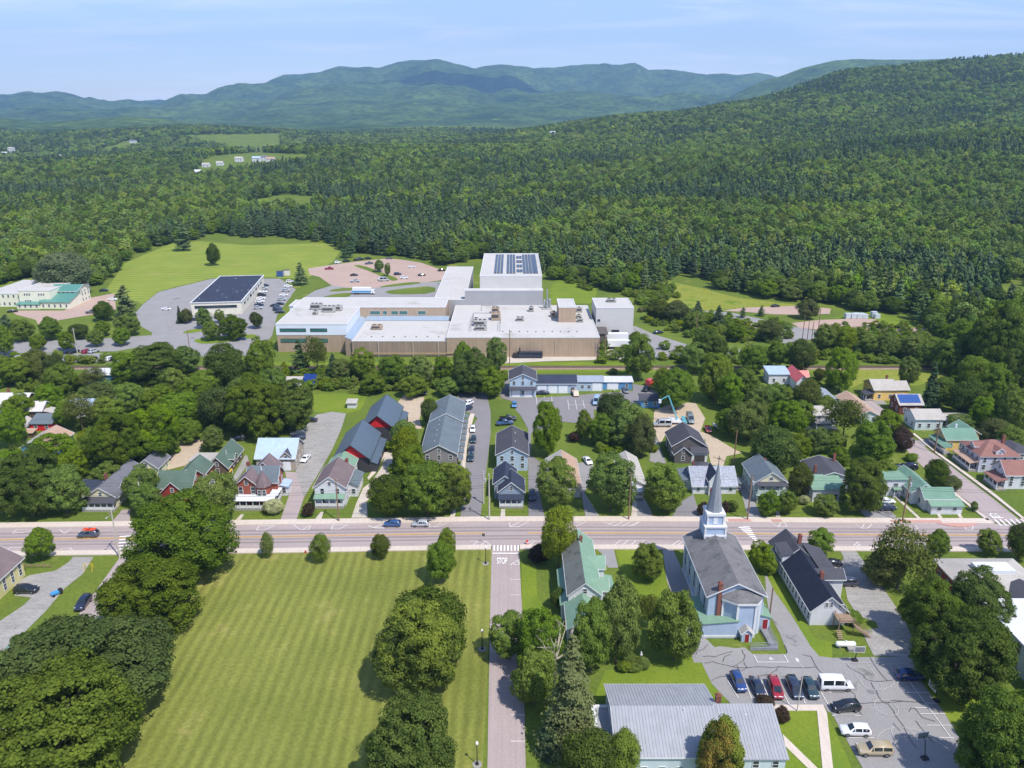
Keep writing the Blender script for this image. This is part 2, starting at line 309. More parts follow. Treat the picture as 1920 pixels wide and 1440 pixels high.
# mown green with stripes along the mower's passes
def striped(name, a, b, period, ax, patchc):
    m = M(name, a, col2=b, scale=0.05, fine=0.14, fscale=1.6, rough=0.95, world_co=True, spec=0.1, patch=patchc, bump=0.06, bscale=3.0)
    n, l = m.node_tree.nodes, m.node_tree.links; bs = n['Principled BSDF']; old = bs.inputs['Base Color'].links[0].from_socket
    geo = n.new('ShaderNodeNewGeometry'); nn = n.new('ShaderNodeTexNoise'); nn.inputs['Scale'].default_value = 0.05; nn.inputs['Detail'].default_value = 3; l.new(geo.outputs['Position'], nn.inputs['Vector'])
    sx = n.new('ShaderNodeSeparateXYZ'); l.new(geo.outputs['Position'], sx.inputs[0])
    ad = n.new('ShaderNodeMath'); ad.operation = 'MULTIPLY_ADD'; ad.inputs[1].default_value = 1.6; l.new(nn.outputs['Fac'], ad.inputs[0]); l.new(sx.outputs['XY'.index(ax)], ad.inputs[2])
    si = n.new('ShaderNodeMath'); si.operation = 'MULTIPLY'; si.inputs[1].default_value = 2 * math.pi / period; l.new(ad.outputs[0], si.inputs[0])
    sn = n.new('ShaderNodeMath'); sn.operation = 'SINE'; l.new(si.outputs[0], sn.inputs[0])
    n2 = n.new('ShaderNodeTexNoise'); n2.inputs['Scale'].default_value = 0.09; l.new(geo.outputs['Position'], n2.inputs['Vector'])
    am = n.new('ShaderNodeMapRange'); am.inputs['From Min'].default_value = 0.3; am.inputs['From Max'].default_value = 0.7; am.inputs['To Min'].default_value = 0.05; am.inputs['To Max'].default_value = 0.20; l.new(n2.outputs['Fac'], am.inputs['Value'])
    mu = n.new('ShaderNodeMath'); mu.operation = 'MULTIPLY_ADD'; mu.inputs[2].default_value = 1.0; l.new(sn.outputs[0], mu.inputs[0]); l.new(am.outputs[0], mu.inputs[1])
    mm = n.new('ShaderNodeMix'); mm.data_type = 'RGBA'; mm.blend_type = 'MULTIPLY'; mm.inputs['Factor'].default_value = 1; l.new(old, mm.inputs['A']); l.new(mu.outputs[0], mm.inputs['B']); l.new(mm.outputs['Result'], bs.inputs['Base Color'])
    return m
green_m = striped('mown_green', lin((108, 116, 52)), lin((130, 132, 64)), 2.1, 'X', (lin((152, 144, 86)), 0.10, 0.60, 0.16))
field_m = striped('mown_field', lin((120, 136, 54)), lin((136, 146, 62)), 6.0, 'Y', (lin((146, 144, 76)), 0.03, 0.60, 0.12))
meadow = M('meadow', lin((124, 132, 50)), col2=lin((142, 144, 68)), scale=0.05, fine=0.2, fscale=0.8, rough=1.0, world_co=True, spec=0.05, bump=0.25, bscale=1.0, patch=(lin((100, 124, 40)), 0.05, 0.52, 0.1))
bright = M('bright_lawn', lin((98, 120, 38)), col2=lin((122, 136, 46)), scale=0.09, fine=0.12, fscale=1.8, rough=0.95, world_co=True, spec=0.1, bump=0.06, bscale=3.0, patch=(lin((104, 126, 44)), 0.13, 0.56, 0.08))
sheet('lawn', green_m, [(-78, 60), (-4.4, 60), (-4.4, 157.3), (-35, 156.6), (-78, 155.3)], 0.02)
sheet('field', field_m, [(790,420),(940,210),(1060,160),(1300,60),(1500,50),(1860,80),(2500,60),(2560,110),(2500,200),(2350,300),(2300,330),(2000,320),(1590,325),(1430,365),(1190,425),(1070,520),(960,480)], 0.02, 'A3')
sheet('field', bright, [(0,300),(180,310),(330,340),(330,420),(0,420)], 0.02, 'A3')
sheet('meadow', meadow, [(0,80),(180,70),(330,100),(520,150),(850,190),(800,215),(560,200),(380,215),(300,200),(100,170),(20,150)], 0.02, 'A6')
sheet('meadow', bright, [(980,250),(1180,210),(1330,260),(1450,300),(1440,310),(1270,290),(1190,255)], 0.024, 'A6')
sheet('meadow', bright, [(1005,400),(1100,300),(1250,300),(1390,400),(1390,450),(1340,520),(1010,520)], 0.024, 'A5')
sheet('verge', bright, [(-120, 286.0), (150, 286.0), (150, 289.6), (-120, 289.6)], 0.024)
sheet('verge', bright, [(-100, 294.4), (56, 294.4), (56, 299.5), (-100, 299.5)], 0.024)
sheet('lawn', bright, [(470,560),(600,580),(610,850),(760,1100),(470,1100)], 0.024, 'C3')
sheet('lawn', bright, [(1310,435),(1560,430),(1700,520),(1790,740),(1780,780),(1650,900),(1500,900),(1450,850),(1400,700)], 0.024, 'C3')
sheet('lawn', bright, [(1050,560),(1130,370),(1480,330),(2000,200),(2180,400),(2220,540),(2250,640),(1030,640)], 0.024, 'C6')
sheet('lawn', bright, [(1070,750),(1535,750),(1600,1500),(1200,1500)], 0.024, 'C7')
sheet('lawn', bright, [(1640,780),(1720,960),(1840,1200),(1960,1500),(1700,1500)], 0.024, 'C7')
sheet('lawn', bright, [(810,150),(960,130),(1500,560),(1700,900),(1230,900),(1130,740),(900,430)], 0.024, 'C8')
sheet('lawn', bright, [(640,700),(830,830),(1100,1280),(1224,1310),(1224,1440),(1100,1390),(830,960),(700,800)], 0.024, 'C4')
sheet('lawn', bright, [(1020,270),(1500,250),(1420,400),(1300,430),(1030,420)], 0.024, 'B2')
sheet('lawn', bright, [(1450,700),(1700,690),(1700,830),(1460,860)], 0.024, 'B5')
sheet('lawn', bright, [(100,690),(300,670),(360,770),(100,840)], 0.024, 'B6')
sheet('lawn', meadow, [(520,60),(900,40),(1300,70),(1290,110),(1050,190),(640,150),(500,210),(480,160)], 0.024, 'B6')
# streets
_bx = [-330, -110, -55, -10, 0, 36, 75, 112, 330]; _by = [-9, -2.8, -1.6, -.15, 0, 0, -.7, -1.0, -4.0]
def bend(x): return float(np.interp(x, _bx, _by))
def band(x0, x1, ya, yb, step=6.0):
    n = max(1, int(abs(x1 - x0) / step)); X = [x0 + (x1 - x0) * i / n for i in range(n + 1)]
    return [(x, ya + bend(x)) for x in X] + [(x, yb + bend(x)) for x in X[::-1]]
main = sheet('main_street', asph_old, band(-330, 330, 159.1, 170.1), 0.085)
track = M('tyre_worn_asphalt', lin((148, 136, 134)), var=0.06, scale=0.2, fine=0.06, fscale=3.0, world_co=True, spec=0.2, streak=('x', 0.03, 0.14))
for yy in (161.9, 163.4, 165.8, 167.3): sheet('worn_lane', track, band(-330, 330, yy - .34, yy + .34), 0.125)
mid_l = [G(x, y) for x, y in ((922, 1033), (919, 1148), (914, 1430), (910, 1640))]; mid_r = [G(x, y) for x, y in ((973, 1033), (979, 1148), (985.5, 1430), (990, 1640))]
sheet('side_street', asph_side, mid_l[::-1] + [(mid_l[0][0], 159.3), (mid_r[0][0], 159.3)] + mid_r, 0.05)
sheet('side_street', asph_side, [(650,300),(405,640),(250,860),(60,1150),(-200,1600),(40,1600),(200,1300),(400,960),(595,610),(735,300)], 0.05, 'C1')
sheet('side_street', asph_side, [(1650,1310),(1500,1165),(1340,1050),(1230,960),(1100,860),(1000,770),(930,680),(850,560),(700,400),(560,300),(640,290),(800,400),(985,590),(1060,660),(1260,800),(1400,910),(1660,1110),(1910,1310)], 0.05, 'B6')
def walk(name, pts, z0=0.03, z1=0.27, mat=None):
    return tag(MB().prism(pts, z0, z1).build(name, mat or concrete), kind='structure')
xs = [G(640,1290,t='C1')[0]]
side_r0 = G(1650, 1300, t='B6')[0]; side_r1 = G(1905, 1305, t='B6')[0]
walk('sidewalk', band(-330, side_r0, 170.1, 172.5)); walk('sidewalk', band(side_r1, 330, 170.1, 172.4))
lx0, lx1 = G(648, 305, t='C1')[0], G(738, 305, t='C1')[0]
walk('sidewalk', band(-330, lx0, 157.2, 159.1)); walk('sidewalk', band(lx1, mid_l[0][0] - .2, 157.2, 159.1)); walk('sidewalk', band(mid_r[0][0] + .2, 330, 157.2, 159.1))
walk('sidewalk', [G(*p, t='B6') for p in ((1400,895),(1660,1090),(1915,1292),(1930,1285),(1675,1075),(1410,880))])
walk('sidewalk', [G(*p, t='B6') for p in ((1010,590),(1210,755),(1400,895),(1412,882),(1222,745),(1020,580))])
walk('sidewalk', [G(*p, t='B6') for p in ((1335,1050),(1640,1295),(1612,1295),(1320,1062))])
for x0, x1 in ((52.5, 58), (63, 65.5), (92, 104)): sheet('sidewalk_pavers', brickpave, band(x0, x1, 170.2, 171.4), 0.275)
bulb = [(side_r0 - 14 + 14 * i / 12, 170.1 + bend(90) - 2.0 * math.sin(math.pi * min(1, i / 9)) if i < 9 else 170.1 + bend(90)) for i in range(13)]
walk('kerb_bulb', bulb, 0.03, 0.262, brickpave)
# drives and lots
sheet('driveway', tan_gravel, [(1270,720),(1330,690),(1480,645),(1740,650),(1650,800),(1560,870),(1420,905)], 0.04, 'B1')
sheet('driveway', gravel, [(945,1140),(1100,880),(1180,740),(1260,560),(1300,430),(1180,415),(1050,440),(940,560),(940,680),(900,860),(870,930),(900,1000)], 0.04, 'B2')
sheet('driveway', asph_old, [(745,1332),(880,1332),(945,1140),(900,1000),(870,925),(785,920),(800,1000),(830,1090)], 0.044, 'B2')
sheet('driveway', gravel, [(330,1000),(450,780),(470,790),(480,850),(400,960),(350,1010)], 0.044, 'B2')
sheet('driveway', conc2, [(-5,1310),(132,1310),(125,1170),(215,1090),(340,900),(340,740),(320,745),(280,790),(245,890),(170,1000),(95,1060),(40,1180)], 0.044, 'B3')
sheet('driveway', tan_gravel, [(390,330),(440,270),(610,290),(570,480),(590,560),(545,560),(430,470)], 0.044, 'B3')
sheet('driveway', asph_new, [(915,1315),(1082,1315),(1110,1100),(1170,600),(1170,420),(1130,225),(890,255),(890,300),(960,420),(1000,430),(1060,470),(1000,560),(950,940)], 0.044, 'B3')
walk('footpath', [G(*p, t='B3') for p in ((978,490),(1000,430),(1035,435),(1000,560),(972,700),(950,950),(915,945),(935,800),(955,600))], 0.02, 0.12)
walk('footpath', [G(*p, t='B3') for p in ((320,700),(355,705),(250,830),(200,930),(140,990),(130,975),(180,900),(240,790))], 0.02, 0.12)
sheet('parking_lot', asph_new, [(165,130),(245,95),(250,300),(470,300),(1290,240),(1290,180),(1400,200),(1500,260),(1330,390),(960,400),(960,470),(800,510),(690,500),(430,600),(430,780),(530,860),(490,1060),(545,1302),(410,1302),(405,560),(345,450),(300,400),(310,340),(180,300),(150,210)], 0.044, 'B4')
sheet('driveway', asph_grey, [(810,850),(900,840),(960,870),(900,1060),(880,1100),(1010,1302),(890,1302),(850,1080)], 0.044, 'B4')
sheet('driveway', asph_grey, [(1320,900),(1370,930),(1360,1100),(1440,1240),(1460,1302),(1320,1302),(1330,1100)], 0.044, 'B4')
sheet('driveway', asph_new, [(360,1302),(600,1302),(540,1110),(430,1180)], 0.044, 'B5')
sheet('driveway', asph_grey, [(170,830),(200,560),(250,690),(310,850),(230,850)], 0.044, 'B5')
sheet('yard', tan_gravel, [(200,560),(210,400),(380,340),(560,340),(640,470),(600,580),(700,620),(900,740),(960,760),(820,790),(790,880),(690,860),(640,650),(320,580),(260,690)], 0.04, 'B5')
sheet('driveway', asph_grey, [(920,960),(1000,1000),(1060,1180),(1115,1305),(1000,1302),(940,1080),(900,1000)], 0.044, 'B5')
sheet('driveway', asph_grey, [(560,1200),(640,1150),(760,1150),(875,1260),(840,1292),(640,1280)], 0.044, 'B6')
sheet('driveway', asph_grey, [(600,310),(760,300),(800,340),(640,345)], 0.044, 'B6')
sheet('driveway', asph_grey, [(1040,640),(1130,620),(1180,660),(1100,690)], 0.054, 'B6')
sheet('driveway', gravel, [(395,300),(505,300),(450,390),(350,470),(250,590),(100,740),(-80,900),(-80,700),(130,560),(170,520),(80,510),(75,440),(160,400),(300,375),(370,330)], 0.04, 'C1')
sheet('driveway', asph_old, [(660,45),(705,45),(700,118),(600,118)], 0.044, 'C1')
sheet('driveway', asph_grey, [(80,685),(150,685),(330,1080),(375,1290),(430,1345),(540,1370),(560,1450),(290,1450),(240,1250),(110,900)], 0.044, 'C4')
sheet('driveway', asph_grey, [(770,830),(830,960),(950,1130),(1110,1390),(1110,1450),(900,1450),(920,1380),(870,1250),(800,1120),(780,1000)], 0.044, 'C4')
sheet('parking_lot', asph_grey, [(1307,1221),(1320,1253),(1335,1283),(1380,1330),(1449,1323),(1545,1323),(1551,1334),(1560,1338),(1571,1359),(1612,1431),(1640,1480),(1830,1480),(1806,1397),(1772,1339),(1729,1281),(1710,1237),(1700,1231),(1560,1234),(1536,1231),(1500,1190),(1467,1200),(1474,1212),(1476,1227),(1412,1227),(1396,1214),(1380,1216),(1350,1212)], 0.050, 'F')
sheet('parking_lot', gravel, [(340,418),(470,418),(560,540),(640,640),(780,850),(880,1000),(990,1250),(900,1312),(620,1302),(560,1180),(520,1090),(660,1070),(640,1020),(480,960),(400,830),(380,720),(220,560),(200,540),(330,540),(370,480)], 0.044, 'C5')
sheet('driveway', asph_grey, [(1150,438),(1300,433),(1340,600),(1250,600),(1210,540),(1190,470)], 0.044, 'C3')
walk('footpath', [G(*p, t='C7') for p in ((1070,690),(1600,690),(1640,780),(1720,1500),(1605,1500),(1535,752),(1070,752))], 0.03, 0.13)
walk('footpath', [G(*p, t='C7') for p in ((1170,1000),(1600,1420),(1560,1480),(1200,1130))], 0.03, 0.12)
for q, t in ((((1035,1328),(1090,1328),(1110,1262),(1085,1262)),'B2'), (((370,1328),(410,1328),(440,1280),(415,1280)),'B2'), (((172,1302),(212,1302),(212,1240),(178,1240)),'B4'), (((1275,1302),(1325,1302),(1325,1150),(1290,1150)),'B4'),
             (((1235,1302),(1275,1302),(1265,1260),(1240,1260)),'B5'), (((1060,1285),(1085,1285),(890,1105),(865,1105)),'B6'), (((1230,1288),(1265,1288),(1230,1238),(1205,1238)),'B6'), (((1395,1288),(1430,1288),(1395,1232),(1370,1232)),'B6'), (((820,1310),(865,1310),(880,1240),(855,1240)),'B3')):
    walk('front_walk', [G(*p, t=t) for p in q], 0.02, 0.10, conc2)
sheet('parking_lot', asph_grey, [(1015,590),(1070,525),(1190,430),(1430,370),(1590,330),(2100,330),(2230,420),(2170,480),(2080,600),(2040,760),(1920,905),(1440,915),(1290,850),(1010,850),(870,875),(-300,900),(-300,810),(600,790),(1140,755),(1140,735),(1060,690)], 0.040, 'A3')
for q in ([(1360,735),(1430,712),(1520,705),(1535,722),(1400,745)], [(1440,790),(1560,770),(1920,742),(1925,770),(1760,800),(1560,822),(1480,815)]):
    sheet('traffic_island', bright, round_poly(q, 'A3'), 0.07)
sheet('parking_lot', asph_grey, [(-200,895),(780,890),(940,900),(900,955),(-200,960)], 0.044, 'A3')
sheet('parking_lot', pink_lot, [(80,570),(480,570),(640,480),(860,440),(870,560),(700,600),(450,640),(290,690),(270,640),(120,600)], 0.040, 'A3')
sheet('parking_lot', pink_lot, [(490,320),(760,280),(1000,250),(1250,225),(1400,240),(1560,265),(1720,320),(1830,360),(1830,420),(1500,470),(1170,500),(1000,525),(720,485),(600,400),(510,380)], 0.040, 'A4')
sheet('service_road', asph_grey, [(450,600),(560,530),(720,482),(1000,522),(1170,498),(1560,455),(1830,440),(1830,620),(600,620)], 0.046, 'A4')
for q in ([(905,290),(1000,288),(1200,360),(1370,425),(1280,445),(1100,355)], [(670,538),(760,512),(1010,500),(1000,515),(800,540)], [(1160,492),(1400,455),(1560,448),(1555,466),(1200,503)], [(1200,540),(1400,510),(1700,485),(1700,560),(1300,570)], [(600,600),(760,560),(920,550),(870,600)], [(340,560),(500,405),(600,405),(700,490),(520,530),(330,600)]):
    sheet('traffic_island', grass, round_poly(q, 'A4', 1), 0.085)
sheet('yard', conc2, [(430,690),(470,600),(1480,585),(1850,430),(1990,480),(2060,640),(1480,650),(900,665)], 0.040, 'E4')
sheet('service_road', asph_grey, [(-60,400),(-20,290),(30,290),(120,330),(300,385),(720,415),(720,440),(-60,445)], 0.044, 'A6')
sheet('service_road', asph_grey, [(365,215),(500,225),(640,255),(740,285),(850,300),(940,318),(900,350),(840,365),(735,375),(735,305),(620,275),(400,240)], 0.044, 'A6')
sheet('parking_lot', pink_lot, [(450,215),(560,200),(700,195),(850,190),(980,205),(975,230),(850,235),(700,232),(560,220)], 0.040, 'A6')
sheet('parking_lot', pink_lot, [(790,275),(920,260),(1060,255),(1190,255),(1270,290),(1440,300),(1420,325),(1300,332),(1130,345),(950,310),(830,300)], 0.040, 'A6')
sheet('parking_lot', pink_lot, [(480,265),(560,270),(650,290),(610,312),(500,290)], 0.040, 'A6')
# gravel road and clearing up the valley
P = [(G(x/2, y/2)) for x, y in ((870,780),(1150,793),(1420,803),(1420,812),(1150,806),(870,800))]
sheet('country_road', conc2, P, 0.12)
P = [(G(x/2, y/2)) for x, y in ((900,780),(910,765),(1060,730),(1180,735),(1180,790))]
sheet('meadow', bright, P, 0.06)
# ------------------------------------------------------------------ painted markings
def strips(name, lines, w, z, mat, t=None):
    b = MB(); k_ = 0; z += .105
    for ln in lines:
        P = [Vector(G(*p, t=t)) if t else Vector(p) for p in ln]
        for a, c in zip(P[:-1], P[1:]):
            d = (c - a); 
            if d.length < 1e-3: continue
            d.normalize(); n = Vector((-d.y, d.x)) * w / 2; a2 = a - d * w * .5; c2 = c + d * w * .5
            k_ += 1; zk = z + .0012 * (k_ % 12); b.add([(*(a2 - n), zk), (*(c2 - n), zk), (*(c2 + n), zk), (*(a2 + n), zk)], [(0, 1, 2, 3)])
    return tag(b.build(name, mat), kind='structure')
gap0, gap1 = G(130, 295, t='C3')[0], G(530, 290, t='C3')[0]
for dy in (-.16, .16):
    for x0, x1 in ((-330, gap0), (gap1, 330)): n = int((x1 - x0) / 8); strips('centre_line', [[(x0 + (x1 - x0) * i / n, 164.5 + dy + bend(x0 + (x1 - x0) * i / n)) for i in range(n + 1)]], .15, .075, yellow_line)
hatch = [
 ('C3', [[(360,200),(368,235),(440,235),(530,190)],[(368,235),(460,188)]]), ('C3', [[(955,230),(1050,190)],[(955,200),(1000,190)]]),
 ('C3', [[(1195,188),(1300,228),(1460,228),(1530,195)],[(1250,212),(1310,190)],[(1300,228),(1380,190)],[(1375,228),(1450,192)]]),
 ('C3', [[(1300,402),(1360,358),(1580,358)],[(1375,400),(1430,358)],[(1450,400),(1500,358)],[(1520,402),(1580,358)]]),
 ('C3', [[(0,365),(150,365),(200,408)],[(20,408),(80,365)],[(90,408),(150,365)]]), ('C3', [[(465,408),(560,365),(640,365)],[(530,408),(590,365)]]), ('C3', [[(1820,400),(1890,358)],[(1870,400),(1920,368)]]),
 ('B2', [[(545,1418),(565,1382),(700,1382)],[(545,1418),(610,1418),(690,1382)]]), ('B2', [[(855,1372),(915,1415),(985,1415),(1000,1380)],[(940,1412),(985,1380)]]),
 ('B2', [[(1175,1410),(1190,1375),(1320,1375)],[(1175,1410),(1240,1410),(1310,1375)]]), ('B2', [[(1490,1378),(1550,1402),(1620,1402)],[(1545,1400),(1600,1372)]]),
 ('B3', [[(140,1385),(180,1398),(270,1398)],[(180,1398),(250,1365)]]), ('B3', [[(655,1365),(658,1392),(720,1392),(800,1362)],[(690,1390),(750,1362)]]),
 ('B5', [[(1185,1350),(1255,1390),(1330,1390),(1310,1355),(1280,1355),(1255,1390)]]), ('B5', [[(0,1382),(75,1350)]]),
 ('B6', [[(540,1328),(590,1360),(640,1360),(675,1328)],[(590,1360),(612,1328)]]), ('B6', [[(1420,1340),(1445,1370),(1500,1370),(1500,1342)]]), ('B6', [[(960,1340),(985,1365),(1050,1365),(1030,1335)]]),
 ('C5', [[(445,390),(485,348),(515,390)],[(470,390),(500,368)]]), ('C1', [[(68,175),(90,155),(180,155)],[(68,175),(130,172),(175,158)]]), ('C1', [[(322,155),(345,175),(385,152)],[(345,175),(370,170)]]),
 ('C1', [[(310,278),(340,258),(380,255),(402,278)],[(345,278),(385,258)]]), ('C1', [[(30,270),(60,252),(150,252)]])]
for t, ln in hatch: strips('parking_marking', ln, .13, .078, white_line, t)
for i in range(8):
    x = mid_l[0][0] + 0.55 + i * 0.78
    strips('crosswalk_bar', [[(x, G(300, 448, t='C3')[1]), (x, G(300, 404, t='C3')[1])]], .36, .085, white_line)
strips('stop_line', [[(mid_l[0][0] + .4, G(300, 474, t='C3')[1]), (mid_r[0][0] - .4, G(300, 474, t='C3')[1])]], .42, .085, white_line)
strips('parking_marking', [[(365,580),(445,530),(448,578),(365,580)],[(395,565),(420,578)],[(425,545),(445,560)]], .13, .085, white_line, 'C3')
for y in (710, 850, 1000): strips('bay_line', [[(368, y), (458, y)]], .14, .085, white_line, 'C3')
for y in (778, 1015): strips('bay_line', [[(280, y), (402, y)]], .14, .085, white_line, 'C6')
for k in range(8):
    a = G(600 + 15 * k, 540 + 12.4 * k, t='C4'); b_ = G(662 + 7.5 * k, 537 + 13 * k, t='C4'); strips('crosswalk_bar', [[a, b_]], .5, .078, white_line)
for k in range(6):
    a = G(1680 + 44 * k, 1290 - 0 * k, t='B6'); b_ = G(1730 + 44 * k, 1335, t='B6'); strips('crosswalk_bar', [[a, b_]], .42, .078, white_line)
for k in range(5):
    a = G(640 + 3 * k, 262 - 17 * k, t='C1'); b_ = G(690 + 3 * k, 258 - 17 * k, t='C1'); strips('crosswalk_bar', [[a, b_]], .5, .078, white_line)
strips('stop_line', [[G(1665,1275,t='B6'), G(1745,1275,t='B6')]], .4, .075, white_line)
def road_word(txt, x, y, w, h, rot, z):
    c = bpy.data.curves.new('stop_word', 'FONT'); c.body = txt; c.align_x = 'CENTER'; c.align_y = 'CENTER'; c.size = 1.0; c.offset = 0.022
    o = bpy.data.objects.new('tmp', c); COL.objects.link(o); bpy.context.view_layer.update()
    m = bpy.data.meshes.new_from_object(o.evaluated_get(bpy.context.evaluated_depsgraph_get())); bpy.data.objects.remove(o); bpy.data.curves.remove(c)
    m.name = 'stop_word'; m.materials.clear(); d = max(v.co.x for v in m.vertices) - min(v.co.x for v in m.vertices); e = max(v.co.y for v in m.vertices) - min(v.co.y for v in m.vertices)
    q = obj('stop_word', m, None, white_line, (x, y, z), rot, (w / d, h / e, 1)); return tag(q, kind='structure')
wx, wy = G(294, 545, t='C3'); road_word('STOP', wx, wy, 2.3, 2.6, 0, .20)
wx, wy = G(1670, 1252, t='B6'); road_word('STOP', wx, wy, 2.3, 2.2, math.pi, .19)
# church lot: bays, court lines, wheelchair sign, cracks
strips('bay_line', [[(865,165),(905,242),(1230,242),(1185,165)]], .13, .07, white_line, 'C7')
for a, b_ in (((590,440),(700,620)), ((785,480),(840,625)), ((945,440),(1020,610)), ((1170,560),(1240,690)), ((1360,560),(1410,680)), ((1570,545),(1650,690)), ((1595,560),(1840,560)), ((1740,805),(1930,805)), ((1770,700),(1900,690))):
    strips('bay_line', [[a, b_]], .11, .07, white_line, 'C7')
for a, b_ in (((0,762),(285,762)), ((165,986),(420,986)), ((0,528),(130,528)), ((650,432),(890,432)), ((720,532),(970,532)), ((830,684),(965,684)), ((870,744),(1130,744)), ((950,860),(1215,860)), ((1035,982),(1215,985)), ((930,636),(1045,640)), ((760,405),(1200,1000))):
    strips('bay_line', [[a, b_]], .10, .07, white_line, 'C8')
strips('court_line', [[(0,235),(750,240)],[(150,235),(320,470)],[(345,238),(440,370)],[(575,245),(640,400)],[(640,240),(700,330)]], .07, .068, faded_line, 'C8')
cc = G(540, 683, t='C8'); strips('court_line', [[(cc[0] + 1.85 * math.cos(t_ * math.pi / 12), cc[1] + 1.85 * math.sin(t_ * math.pi / 12)) for t_ in range(25)]], .07, .068, faded_line)
strips('court_line', [[(280,684),(425,684)],[(655,684),(830,684)]], .06, .068, faded_line, 'C8')
strips('court_line', [[(300,440),(330,480),(400,505),(500,505),(590,470),(630,410)],[(470,430),(490,460),(488,490),(470,500)]], .07, .068, faded_line, 'C8')
strips('court_line', [[(440,1010),(470,950),(530,905),(620,880),(720,880),(850,910),(980,975),(1100,1060),(1180,1120)],[(640,1020),(600,950),(590,905),(620,880)],[(700,880),(780,910),(830,970)]], .07, .068, faded_line, 'C8')
strips('wheelchair_sign', [[(1040,190),(1042,208),(1062,208),(1075,218)],[(1042,198),(1058,198)],[(1032,200),(1030,212),(1042,220),(1056,216)]], .12, .07, white_line, 'C7')
crackm = M('sealed_crack', lin((70, 68, 68)), world_co=True, rough=0.6)
for t, ln in (('C7', [[(330,180),(460,185),(560,150),(640,130)],[(345,250),(430,235),(560,270),(640,290),(700,260),(760,220),(775,170),(740,110)],[(640,290),(760,300),(900,290),(1060,300),(1140,290),(1260,300),(1380,300),(1530,290)],[(690,280),(720,330),(660,370)],[(760,240),(800,300),(700,350)],[(420,440),(520,390),(620,400),(700,350)],[(900,400),(1040,370),(1100,330),(1140,290)],[(1190,60),(1220,140)],[(1380,160),(1470,180),(1510,260),(1540,310),(1610,370)],[(540,240),(560,180),(620,160)],[(270,130),(340,100),(380,50)]]),
              ('C8', [[(390,430),(440,510),(500,620),(560,650),(640,770),(720,880),(760,960),(850,1090)],[(240,640),(420,632),(520,628),(700,620),(950,632)],[(560,640),(600,610),(700,615)],[(150,260),(220,310),(320,360),(345,400),(430,420),(600,410)],[(380,180),(470,320),(550,410)],[(840,815),(920,920),(1020,1040)],[(770,720),(790,680),(830,690),(900,780),(1030,820)],[(1010,660),(1080,740)],[(610,840),(680,915)],[(140,490),(230,550)],[(230,560),(260,680),(295,755)]])):
    for q in ln:
        rg = random.Random(len(q)); q2 = []
        for a, b_ in zip(q[:-1], q[1:]): q2 += [a, ((a[0]+b_[0])/2 + rg.uniform(-9, 9), (a[1]+b_[1])/2 + rg.uniform(-7, 7))]
        strips('asphalt_crack', [q2 + [q[-1]]], .085, .064, crackm, t)
for t, ln in (('B4', [[(475,290),(480,360)],[(545,290),(540,300)],[(605,285),(608,330)],[(740,318),(752,402)],[(803,318),(818,402)],[(868,322),(882,385)],[(935,322),(945,360)],[(480,330),(600,322)],[(752,360),(960,360)],[(1185,225),(1200,280)],[(1130,225),(1140,250)]]),):
    strips('bay_line', ln, .12, .06, white_line, t)
# ------------------------------------------------------------------ railway
rl = thing('railway', 'single railway track on brown ballast running behind the houses', 'railway', (0, 292, 0))
ballast = M('ballast', lin((142, 122, 106)), var=0.14, scale=0.8, fine=0.2, fscale=4, rough=1.0)
MB().add([(-190,-2.3,.03),(230,-2.3,.03),(230,2.3,.03),(-190,2.3,.03),(-190,-1.5,.4),(230,-1.5,.4),(230,1.5,.4),(-190,1.5,.4)],[(0,1,5,4),(4,5,6,7),(2,3,7,6),(1,2,6,5),(3,0,4,7)]).build('ballast', ballast, rl)
b = MB(); k = -189
while k < 229: b.box(k, -1.25, .36, k + .26, 1.25, .5); k += .62
tag(b.build('sleepers', M('creosote_sleeper', lin((92, 78, 68)), rough=1.0), rl), kind='stuff')
for s in (-.72, .72): MB().box(-190, s - .04, .48, 230, s + .04, .64).build('rail', M('rusty_rail', lin((130, 112, 100)), rough=0.5, metallic=0.6), rl)
